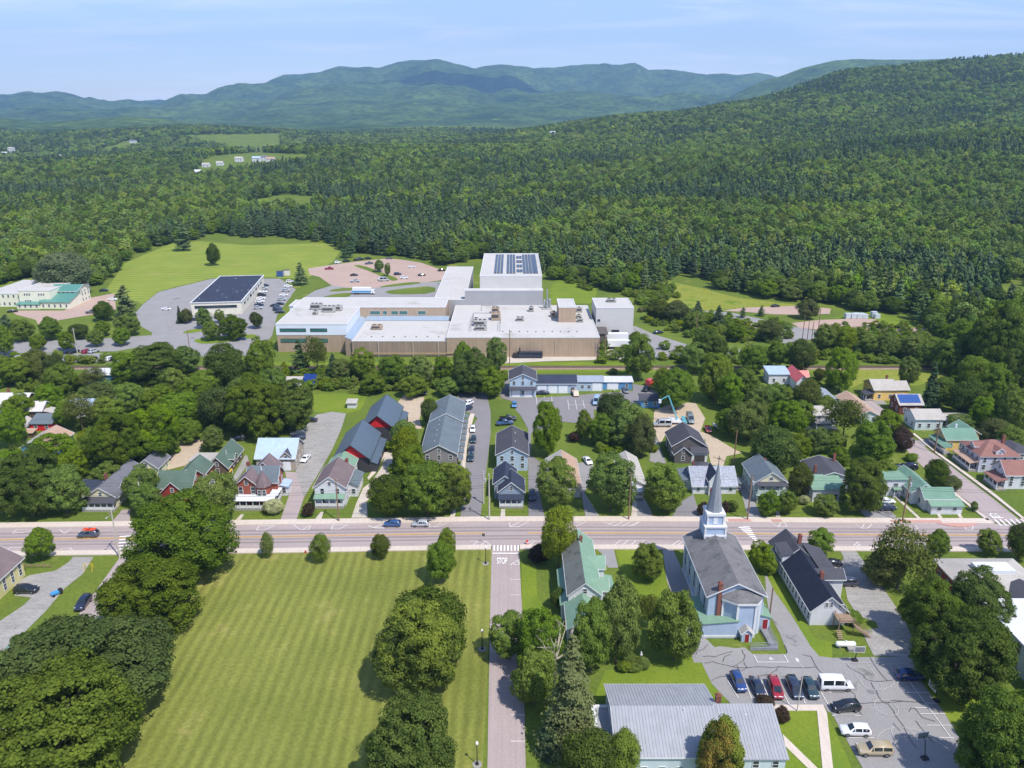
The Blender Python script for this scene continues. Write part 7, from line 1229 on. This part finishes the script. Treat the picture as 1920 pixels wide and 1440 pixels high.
for x, y, a, c, k in ((695,330,.1,RD,'pickup'),(775,272,.6,WHI,'suv'),(858,258,.1,BK,'suv'),(955,245,.2,BK,'sedan'),(990,240,.3,NV,'suv'),(1062,232,0,BK,'sedan'),(1072,280,.3,GR,'pickup'),(1262,232,0,GR,'sedan'),(1475,313,0,WHI,'sedan'),(1342,382,.2,NV,'suv'),(1405,418,.1,WHI,'suv'),(1570,390,.3,BK,'sedan'),(1757,346,.2,BK,'sedan'),(930,390,.1,BK,'sedan'),(938,450,.1,SIL,'pickup'),(1190,430,.5,WHI,'suv'),(1215,440,.3,SIL,'van')):
    far_car(x, y, a, c, cn[c] + {'sedan': ' car', 'suv': ' estate car', 'pickup': ' pickup', 'van': ' van'}[k] + ' in the brown lot behind the factory', cn[c] + ' ' + k + ' vehicles in the brown lot', k, 'A4')
L_ = [(NV,SIL,WHI,BK,WHI,WHI,NV,SIL), (WHI,WHI,SIL,WHI,SIL,BK,NV)]
for i, c in enumerate(L_[0]): far_car(84 - i*9, 488 + i*31, .1, c, cn[c] + ' car in the parking row along the dark roofed office', cn[c] + ' cars along the dark roofed office', ('sedan', 'suv')[i % 2], 'A4')
for i, c in enumerate(L_[1]): far_car(325 - i*20, 455 + i*42, .1, c, cn[c] + ' car in the parking row beside the factory entrance grass', cn[c] + ' cars beside the entrance grass', ('suv', 'sedan')[i % 2], 'A4')
for x, y, c in ((180,680,BK),(205,720,BK),(225,742,NV)): far_car(x, y, .2, c, cn[c] + ' car by the factory glass entrance', cn[c] + ' cars by the glass entrance', 'sedan', 'A4')
for x, y, a, c, lb in ((1248,565,0,WHI,'white car alone crossing the grey office forecourt'),(645,420,.6,SIL,'silver car behind the green roofed office hall'),(780,425,.3,NV,'navy car by the teal containers'),(690,590,.1,GR,'grey pickup beside the dark round tree'),(845,492,0,WHI,'white car half behind the layered pine'),(95,582,.5,BK,'black car at the cream office front'),(1450,645,.2,NV,'navy car by the thin spruce'),(1805,790,.1,BLU,'blue car on the road below the office trees')): far_car(x, y, a, c, lb, None, 'pickup' if 'pickup' in lb else 'sedan', 'A3')
for x, y, c in ((512,888,NV),(556,888,BK),(655,886,RD),(705,884,SIL),(645,945,SIL),(690,942,BK),(795,940,NV),(830,942,WHI),(875,942,BK),(110,925,GR),(150,935,SIL)): far_car(x, y, 1.2, c, cn[c] + ' car in the small lot below the office park road', cn[c] + ' cars in the small lot', 'suv', 'A3')
for x, y, a, c, lb in ((710,196,.3,BK,'black car alone on the eastern pink lot'),(62,216,.4,RD,'red car beside the factory tower bushes'),(82,216,.4,BLU,'blue car beside the red one at the tower bushes'),(140,325,.3,NV,'navy car on the service road bend')): far_car(x, y, a, c, lb, None, 'sedan', 'A6')
# trailers, tank, lorry at the factory
def trailer(x, y, L, col, label, ang=0.0, hh_=2.7):
    o = thing('trailer', label, 'trailer', (x, y, .05), ang); MB().box(-L/2, -1.25, 1.1, L/2, 1.25, 1.1 + hh_).build('box', col, o); b = MB().box(-L/2, -.9, .75, L/2, .9, 1.1); b.build('chassis', blackp, o)
    for xx in (-L/2 + 1.4, -L/2 + 2.6):
        for sd in (-1, 1): MB().tube((xx, sd*.9, .5), (xx, sd*1.22, .5), .5, .5, 12).build('wheel', tyre, o)
    for sd in (-1, 1): MB().box(L/2 - 2.2, sd*.8 - .06, 0, L/2 - 2.05, sd*.8 + .06, .8).build('landing_leg', blackp, o)
wt = M('trailer_white', lin((230, 230, 230)), rough=.4, var=.03, lines=('x', 1.2, .005, .04)); trailer(46.5, 318.5, 13, wt, 'long white semi trailer parked beside the factory dock'); trailer(44.5, 329, 11, wt, 'white semi trailer backed along the grey tower')
gs_ = G(1010, 580, t='A4'); lo = thing('lorry', 'white and blue box lorry behind the factory office wing', 'lorry', (gs_[0], gs_[1] + 4, .05)); MB().box(-6, -1.25, 1.0, 4, 1.25, 3.8).build('box', wt, lo); MB().box(-6, -1.27, 1.2, 4, -1.251, 2.2).build('stripe', paint((70, 150, 200)), lo); MB().box(4.15, -1.15, .6, 6.1, 1.15, 2.7).build('cab', paint(WHI), lo); MB().box(6.1, -1.0, 1.7, 6.14, 1.0, 2.5).build('windscreen', cglass, lo)
for xx in (-4.5, -3.2, 4.9):
    for sd in (-1, 1): MB().tube((xx, sd*.85, .5), (xx, sd*1.2, .5), .5, .5, 12).build('wheel', tyre, lo)
gt = G(725, 625, t='E4'); tk = thing('tank_container', 'dark navy tank container against the brown factory wall', 'container', (gt[0], gt[1], 0)); MB().box(-3.4, -1.2, .4, 6.2, 1.2, 2.6).build('body', paint((30, 40, 64)), tk); MB().box(-5.6, -1.1, .3, -3.4, 1.1, 1.8).build('engine_house', blackp, tk); MB().tube((-3.0, 0, 2.6), (-3.0, 0, 4.2), .25).build('stack', blackp, tk)
for x in (-4.8, 0, 5.4): MB().box(x - .2, -1.1, -.05, x + .2, 1.1, .4).build('skid', blackp, tk)
# camper, red trailer, boat, bucket truck, small utility things
gc = G(100, 215, t='B2'); cm_ = thing('camper', 'white camper trailer parked among the trees', 'camper', (gc[0], gc[1], 0), .1); MB().add([(-2.6,-1.1,.5),(2.4,-1.1,.5),(2.4,1.1,.5),(-2.6,1.1,.5),(-2.4,-1.05,2.6),(2.6,-1.05,2.6),(2.6,1.05,2.6),(-2.4,1.05,2.6)],[(0,3,2,1),(4,5,6,7),(0,1,5,4),(1,2,6,5),(2,3,7,6),(3,0,4,7)]).build('body', paint(WHI), cm_); MB().box(-1.4,-1.13,1.4,1.2,-1.09,2.1).build('window', cglass, cm_); MB().box(2.4,-.08,.45,3.6,.08,.55).build('hitch', blackp, cm_)
for sd in (-1, 1): MB().tube((0, sd*.9, .34), (0, sd*1.1, .34), .34, .34, 12).build('wheel', tyre, cm_)
gr_ = G(1428, 190, t='B4'); rt = thing('cargo_trailer', 'small red cargo trailer behind the black pickup', 'trailer', (gr_[0], gr_[1], .05), .9); MB().box(-1.5, -.9, .55, 1.5, .9, 2.2).build('box', paint((206, 50, 52)), rt); MB().box(1.5, -.06, .45, 2.5, .06, .55).build('hitch', blackp, rt)
for sd in (-1, 1): MB().tube((0, sd*.72, .33), (0, sd*.95, .33), .33, .33, 12).build('wheel', tyre, rt)
gb = G(745, 560, t='B5'); bt = thing('boat', 'boat under a pale cover in the garden', 'boat', (gb[0], gb[1], 0), 2.0); V = []; n = 9
for i in range(n): t_ = i/(n-1); x = -2.6 + 5.2*t_; w = 1.05*(1 - max(0, t_ - .45)**2*2.9); w = max(w, .06); V += [(x, -w*.6, .35 + .25*t_), (x, -w, 1.0 + .15*t_), (x, 0, 1.55 - .45*abs(t_ - .4)), (x, w, 1.0 + .15*t_), (x, w*.6, .35 + .25*t_)]
b = MB(); b.add(V, [(i*5 + j, (i+1)*5 + j, (i+1)*5 + (j+1) % 5, i*5 + (j+1) % 5) for i in range(n-1) for j in range(5)] + [(0, 1, 2, 3, 4), tuple((n-1)*5 + j for j in (4, 3, 2, 1, 0))]); b.build('covered_hull', M('boat_cover', lin((186, 186, 190)), rough=.8, var=.1), bt, None, 0, True); MB().box(-1.6, -.6, -.02, -1.4, .6, .5).box(.8, -.5, -.02, 1.0, .5, .5).build('stand', blackp, bt)
gk = G(400, 515, t='B5'); bu = thing('bucket_truck', 'white and teal boom truck with its arm raised in the work yard', 'truck', (gk[0], gk[1], .05), 0); te = paint((96, 178, 196)); MB().box(-2.6, -1.1, .7, 1.4, 1.1, 1.3).box(-2.6, -1.05, 1.3, -.9, 1.05, 1.9).build('bed', paint(WHI), bu); MB().add([(1.45,-1.05,.6),(3.2,-1.0,.6),(3.2,1.0,.6),(1.45,1.05,.6),(1.5,-.95,2.3),(2.4,-.9,2.3),(2.4,.9,2.3),(1.5,.95,2.3)],[(0,3,2,1),(4,5,6,7),(0,1,5,4),(1,2,6,5),(2,3,7,6),(3,0,4,7)]).build('cab', te, bu); MB().tube((-.2, 0, 1.2), (-.2, 0, 2.2), .35, .3, 10).build('turret', te, bu); MB().tube((-.2, 0, 2.1), (-3.2, .2, 9.4), .24, .2, 6).build('lower_arm', te, bu); MB().tube((-3.2, .2, 9.4), (-5.6, .2, 8.0), .18, .15, 6).build('upper_arm', te, bu); MB().box(-6.2, -.2, 7.0, -5.4, .6, 8.1).build('bucket', paint(WHI), bu)
for xx in (-1.7, 2.2):
    for sd in (-1, 1): MB().tube((xx, sd*.85, .42), (xx, sd*1.12, .42), .42, .42, 12).build('wheel', tyre, bu)
gw = G(800, 270, t='B4'); wk = thing('work_truck', 'beige flatbed work truck with lumber on the parking bays', 'truck', (gw[0], gw[1], .05), -1.45); MB().add([(1.0,-1.0,.5),(2.9,-.95,.5),(2.9,.95,.5),(1.0,1.0,.5),(1.05,-.9,2.0),(2.0,-.85,2.0),(2.0,.85,2.0),(1.05,.9,2.0)],[(0,3,2,1),(4,5,6,7),(0,1,5,4),(1,2,6,5),(2,3,7,6),(3,0,4,7)]).build('cab', paint((206, 190, 168)), wk); MB().box(-3.0, -1.05, .7, .95, 1.05, .9).build('bed', blackp, wk)
for j in range(4): MB().box(-2.8, -.9 + .45*j, .9, .7, -.5 + .45*j, 1.2 + .12*(j % 2)).build('lumber', M('lumber', lin((206, 172, 148)), rough=.9, var=.15), wk)
for xx in (-1.9, 1.9):
    for sd in (-1, 1): MB().tube((xx, sd*.75, .4), (xx, sd*1.0, .4), .4, .4, 12).build('wheel', tyre, wk)
ga = G(305, 505, t='C1'); ct = thing('garden_cart', 'small black cart with a blue tub on the gravel drive', 'cart', (ga[0], ga[1], .04), .9); MB().box(-1.0, -.5, .35, .5, .5, .75).build('tub', paint((70, 150, 210)), ct); MB().box(.55, -.45, .35, 1.2, .45, 1.0).build('engine', blackp, ct)
for xx in (-.7, .8):
    for sd in (-1, 1): MB().tube((xx, sd*.45, .28), (xx, sd*.62, .28), .28, .28, 12).build('wheel', tyre, ct)
# ------------------------------------------------------------------ street furniture
wood = M('pole_wood', lin((140, 112, 90)), var=.15, rough=.95, streak=('z', .1, .15)); palep = M('pale_pole', lin((190, 184, 172)), var=.08, rough=.8); cable = M('cable', (0.03, 0.03, 0.03), rough=.7); tr_g = M('transformer_grey', lin((170, 174, 176)), rough=.5)
def pole(x, y, hgt, label, arm=True, trans=False, mat=None, lamp=0, group=None):
    o = thing('utility_pole', label, 'utility pole', (x, y, 0), 0, group); MB().tube((0, 0, -.4), (0, 0, hgt), .2, .13, 8).build('pole', mat or wood, o)
    if arm:
        ca = MB().box(-.06, -1.2, hgt - .9, .06, 1.2, hgt - .76).build('crossarm', wood, o)
        for yy in (-1.05, -.4, .4, 1.05): MB().tube((0, yy, hgt - .76), (0, yy, hgt - .52), .06, .04, 6).build('insulator', tr_g, ca)
    if trans: MB().lathe((.42, 0, hgt - 2.9), [(.05, 0), (.28, .05), (.28, .95), (.1, 1.1)], 10).build('transformer', tr_g, o)
    if lamp: MB().tube((0, 0, hgt - 1.6), (0, -lamp, hgt - 1.1), .05, .05, 5).build('lamp_arm', tr_g, o); MB().box(-.16, -lamp - .5, hgt - 1.2, .16, -lamp + .05, hgt - 1.05).build('lamp_head', tr_g, o)
    return o
UP = [(-87.6,154.0,12.2,'grey utility pole with street lamp beside the big maple',palep,False,2),(-42.0,170.2,11.4,'brown utility pole in front of the white gabled house',wood,False,0),(-5.5,170.8,12.6,'pale utility pole beside the asphalt townhouse drive',palep,False,0),(28.4,171.0,12.2,'wooden utility pole between leafy street trees',wood,True,0),(57.3,170.9,12.4,'wooden utility pole with transformer beside the crosswalk',wood,True,0),(94.7,170.2,12.3,'wooden utility pole with transformer by the corner cottages',wood,True,0)]
for x, y, hg, lb, mt, tr, lp in UP: pole(x, y, hg, lb, True, tr, mt, lp)
pole(-91.4,174.6,8.4,'white slim pole on the drive beside the cream house',False,False,palep,0); pole(-7.2,179.5,9,'second pale pole beside the townhouse drive',False,True,palep,0); pole(62.5,203.0,10.5,'wooden pole in the work yard behind the two porch house',False,False,wood,0); pole(-75.5,176,10.5,'wooden pole beside the brick turreted house',False,True,wood,0); pole(135,171.6,11,'wooden pole at the side street end',True,False,wood,0); pole(*G(1185,735,t='B6'),10,'slim pole on the lawn of the screened porch house',False,False,wood,0); pole(*G(600,690,t='C5'),.1,'x',False) if False else None
pole(*G(797,1180,t='C4'),8.0,'slim wooden pole beside the church side door',False,False,wood,0)
gl_ = G(1323,755,t='C7'); lp_ = thing('lamp_post', 'tall slim lamp post in front of the parked church lot row', 'lamp post', (*gl_, 0)); MB().tube((0,0,-.2),(.35,.5,8.2),.1,.07,8).build('post', palep, lp_); MB().tube((.35,.5,8.2),(-.3,1.9,8.7),.05,.05,6).build('arm', palep, lp_); MB().box(-.55,1.6,8.6,-.1,2.3,8.75).build('lamp_head', trim_w, lp_)
def wire(p, q, label, sag=.5, r=.022, group='overhead cables along the main street'):
    b = MB(); P = [Vector(p).lerp(Vector(q), i/10) - Vector((0, 0, sag*4*(i/10)*(1-i/10))) for i in range(11)]
    for a, c in zip(P[:-1], P[1:]): b.tube(a, c, r, r, 4, False)
    return tag(b.build('overhead_cable', cable), label, 'cable', group)
WP = [(-130,171,11.5)] + [(-75.5,170.5,10.5)] + [(u[0], u[1], u[2]) for u in UP[1:]] + [(135,171.6,11)]
for a, c in zip(WP[:-1], WP[1:]):
    for dy, dz in ((-1.05, -.5), (.4, -.5), (0, -3.0), (0, -3.6)): wire((a[0], a[1] + dy, a[2] + dz), (c[0], c[1] + dy, c[2] + dz), 'black overhead cable strung along the main street poles', .55, .03 if dz < -1 else .02)
ir = M('black_lamp_iron', (0.025, 0.025, 0.028), rough=.45); globe = M('lamp_globe', lin((235, 235, 230)), rough=.3, var=.02)
for (x, y), lb in (((-5.8,151.4),'black globe lamp post on the green beside the stop line'),((-5.5,122.1),'black globe lamp post on the green beside the yellow topped maple'),((-5.3,94.8),'black globe lamp post on the green beside the rounded green maple')):
    o = thing('lamp_post', lb, 'lamp post', (x, y, 0.02)); MB().lathe((0,0,0), [(.26,-.1),(.26,.25),(.16,.5),(.08,.7),(.06,3.5),(.11,3.6),(.11,3.75)], 10).build('post', ir, o); MB().lathe((0,0,3.75), [(.1,0),(.2,.12),(.24,.35),(.17,.55),(.04,.66)], 12).build('globe', globe, o); MB().lathe((0,0,-.08), [(.75,0),(.75,.12)], 12).build('base', found, o)
def hoop(x, y, ang, label):
    o = thing('basketball_hoop', label, 'basketball hoop', (x, y, .05), ang); MB().box(-.5,-.9,0,.5,-.1,.3).build('base', blackp, o); MB().tube((0,-.5,.2),(0,.1,2.9),.08,.07,8).build('post', blackp, o); MB().tube((0,.1,2.9),(0,.7,3.1),.05,.05,6).build('arm', blackp, o)
    b = MB().box(-.9,.72,2.75,.9,.76,3.85); b.build('backboard', M('grey_backboard', lin((120,126,130)), rough=.2), o); e = MB().box(-.95,.7,3.85,.95,.78,3.93).box(-.95,.7,2.67,.95,.78,2.75).box(-.95,.7,2.75,-.88,.78,3.85).box(.88,.7,2.75,.95,.78,3.85); e.build('board_frame', trim_w, o); r_ = MB()
    for i in range(12): a, c = 2*math.pi*i/12, 2*math.pi*(i+1)/12; r_.tube((.23*math.cos(a),1.0+.23*math.sin(a),3.05),(.23*math.cos(c),1.0+.23*math.sin(c),3.05),.015,.015,4)
    r_.build('rim', paint((200,90,50)), o)
hoop(*G(235,225,t='C8'), math.pi, 'white framed basketball hoop beside the propane tank'); hoop(*G(1015,615,t='C8'), R(95), 'portable basketball hoop at the lawn edge of the court'); hoop(*G(905,1165,t='C8'), R(10), 'basketball hoop in tree shade at the court end')
gp = G(380,1235,t='C5'); pt_ = thing('propane_tank', 'white propane tank on the grass beside the basketball hoop', 'propane tank', (*gp, 0)); b = MB(); V = []; n = 12; pr = [(-1.9,.05),(-1.8,.35),(-1.55,.52),(1.55,.52),(1.8,.35),(1.9,.05)]
for x, r in pr: V += [(x, r*math.cos(2*math.pi*i/n), .85 + r*math.sin(2*math.pi*i/n)) for i in range(n)]
b.add(V, [(k*n+i, (k+1)*n+i, (k+1)*n+(i+1) % n, k*n+(i+1) % n) for k in range(len(pr)-1) for i in range(n)]); b.build('tank', paint(WHI), pt_, None, 0, True); MB().lathe((0,0,1.33), [(.2,0),(.2,.2),(.1,.26)], 8).build('valve_cap', trim_w, pt_)
for x in (-1.1, 1.1): MB().box(x-.15,-.4,-.05,x+.15,.4,.45).build('foot', found, pt_)
gq = G(430,1262,t='C5'); ub = thing('utility_box', 'low tan concrete box beside the propane tank', 'box', (*gq, 0)); MB().box(-.6,-.4,-.05,.6,.4,.55).box(-.65,-.45,.55,.65,.45,.63).build('box', found, ub)
gh = G(400,232,t='C2'); hy = thing('fire_hydrant', 'red fire hydrant on the green beside the pavement', 'hydrant', (*gh, .02)); MB().lathe((0,0,0), [(.2,-.05),(.2,.06),(.13,.08),(.13,.55),(.17,.57),(.15,.68),(.05,.78)], 10).build('barrel', paint((190,44,40)), hy); MB().tube((-.24,0,.42),(.24,0,.42),.07,.07,8).build('outlets', paint((190,44,40)), hy)
gs2 = G(1447,285,t='C6'); sta = thing('statue', 'white garden statue among flowers on the hall lawn', 'statue', (*gs2, 0)); MB().lathe((0,0,0), [(.35,-.05),(.35,.35),(.25,.4)], 8).build('plinth', found, sta); MB().lathe((0,0,.4), [(.26,0),(.2,.4),(.22,.9),(.26,1.15),(.1,1.3),(.13,1.42),(.13,1.55),(.05,1.65)], 10).build('figure', trim_w, sta, None, 0, True)
gx_ = G(60,800,t='C1'); bx_ = thing('utility_box', 'grey green utility box on the grass by the gravel drive', 'box', (*gx_, 0)); MB().box(-.6,-.5,-.05,.6,.5,.75).box(-.64,-.54,.75,.64,.54,.82).build('cabinet', M('utility_green', lin((130,150,146)), rough=.6), bx_)
gy_ = G(480,372,t='C1'); af = thing('swing_frame', 'yellow wooden frame standing on the verge', 'frame', (*gy_, 0)); yl = paint((222,186,44))
for x in (-.9, .9): MB().tube((x,-.5,-.05),(x,.1,1.5),.06).tube((x,.7,-.05),(x,.1,1.5),.06).build('leg', yl, af)
MB().tube((-1.1,.1,1.5),(1.1,.1,1.5),.06).build('beam', yl, af)
gz = G(520,392,t='C3'); bar = thing('traffic_barrel', 'orange and white traffic barrel at the stop street corner', 'barrel', (gz[0], gz[1], .17)); MB().lathe((0,0,0), [(.34,-.02),(.3,.1),(.28,1.0),(.2,1.05)], 12).build('drum', paint((214,70,54)), bar); MB().lathe((0,0,.4), [(.31,0),(.305,.25)], 12).build('band', trim_w, bar)
gn = G(128,375,t='C3'); sg = thing('parking_sign', 'small dark sign on a post at the green corner', 'sign', (*gn, .1)); MB().tube((0,0,-.2),(0,0,2.3),.04).build('post', tr_g, sg); MB().box(-.3,-.03,1.7,.3,.0,2.4).build('panel', blackp, sg)
gf = G(190,360,t='C1'); fn = thing('rail_fence', 'low weathered rail fence by the yellow house', 'fence', (*gf, 0)); 
for i in range(6): MB().box(-3.6+1.4*i,-.06,-.1,-3.5+1.4*i,.06,1.0).build('post', deckw, fn)
for z in (.45,.85): MB().box(-3.6,-.03,z,3.5,.03,z+.1).build('rail', deckw, fn)
gpf = G(150,545,t='B6'); pf2 = thing('picket_fence', 'white picket fence around the deck of the grey roofed white house', 'fence', (*gpf, 0)); 
for i in range(26): MB().box(-3.6+.28*i,-.02,-.02,-3.5+.28*i,.02,1.0).build('picket', trim_w, pf2)
for z in (.25,.75): MB().box(-3.65,.022,z,3.6,.05,z+.08).build('rail', trim_w, pf2)
gum = G(150,480,t='B6'); um = thing('parasol', 'open red parasol on the fenced deck', 'parasol', (*gum, 0)); MB().tube((0,0,-.1),(0,0,2.4),.03).build('pole', trim_w, um); MB().lathe((0,0,1.9), [(1.3,0),(.05,.5)], 8).build('canopy', paint((214,66,60)), um)
gsl = G(315,945,t='B2'); sd_ = thing('play_slide', 'yellow play slide beside the dark brown house', 'slide', (gsl[0], gsl[1], 0), .9); MB().hexa([(-1.2,-.3,.0),(1.0,-.3,1.3),(1.0,.3,1.3),(-1.2,.3,.0)],[(-1.2,-.3,.12),(1.0,-.3,1.42),(1.0,.3,1.42),(-1.2,.3,.12)]).build('chute', paint((232,190,40)), sd_); MB().box(.85,-.3,-.05,.95,.3,1.3).build('ladder', trim_w, sd_)
gkb = G(1600,628,t='B1'); kb = thing('tarp_pile', 'bright blue tarp covered pile at the gravel yard edge', 'tarp', (*gkb, 0)); b = MB(); b.add([(-1.6,-.7,0),(1.5,-.8,0),(1.7,.7,0),(-1.5,.8,0),(-.9,-.2,.8),(.7,-.3,.95),(.9,.2,.7),(-.8,.3,.85)],[(4,5,6,7),(0,1,5,4),(1,2,6,5),(2,3,7,6),(3,0,4,7)]); b.build('tarp', M('blue_tarp', lin((70,160,214)), rough=.5, var=.1), kb); MB().box(-1.2,-.5,-.05,1.2,.5,.3).build('pile', deckw, kb)
for x, y, c, lb in ((232,395,(50,84,140),'blue waste container at the mown field corner'),(292,385,(226,220,204),'white storage container at the mown field corner')):
    q = G(x, y, t='A4'); o = thing('container', lb, 'container', (*q, 0)); MB().box(-1.9,-1.3,.1,1.9,1.3,3.2).build('box', paint(c), o); MB().box(-1.95,-1.35,-.02,1.95,1.35,.1).box(-1.95,-1.35,3.2,1.95,1.35,3.28).build('frame', ud, o)
rgp = random.Random(2)
for i in range(9):
    q = G(1060 + i*14 + (30 if i > 6 else 0), 252 - (i % 2)*8, t='A6'); o = thing('pallet_stack', 'stack of pale wrapped blocks on the pink lot', 'pallet', (*q, .05), rgp.uniform(-.2,.2), 'wrapped stacks on the pink lot'); MB().box(-1.3,-1,.12,1.3,1,rgp.uniform(1.6,2.6)).build('load', M('wrapped_load', lin((186,196,200)), rough=.5, var=.12), o); MB().box(-1.35,-1.05,-.02,1.35,1.05,.12).build('pallet', deckw, o)
for (x, y, hh_, lb) in ((840,365,12,'wooden pole at the service road fork'),(862,380,11,'wooden pole at the service road fork'),(882,390,11,'wooden pole at the service road fork'),(323,335,10,'wooden pole among the bank trees'),(918,315,11,'thin pole at the edge of the pink lot')): pole(*G(x, y, t='A6'), hh_, lb, False, group='poles at the service road fork' if 'fork' in lb else None)
pole(*G(590,935,t='A3'),13,'tall pale pole in front of the small office lot',True,False,palep); pole(*G(1545,640,t='E4'),12,'wooden pole beside the factory trailers',True,True); pole(*G(1430,910,t='A3'),11,'thin pole on the office park road bend',False); pole(*G(540,690,t='E4'),14,'wooden pole in front of the brown factory wall',False)
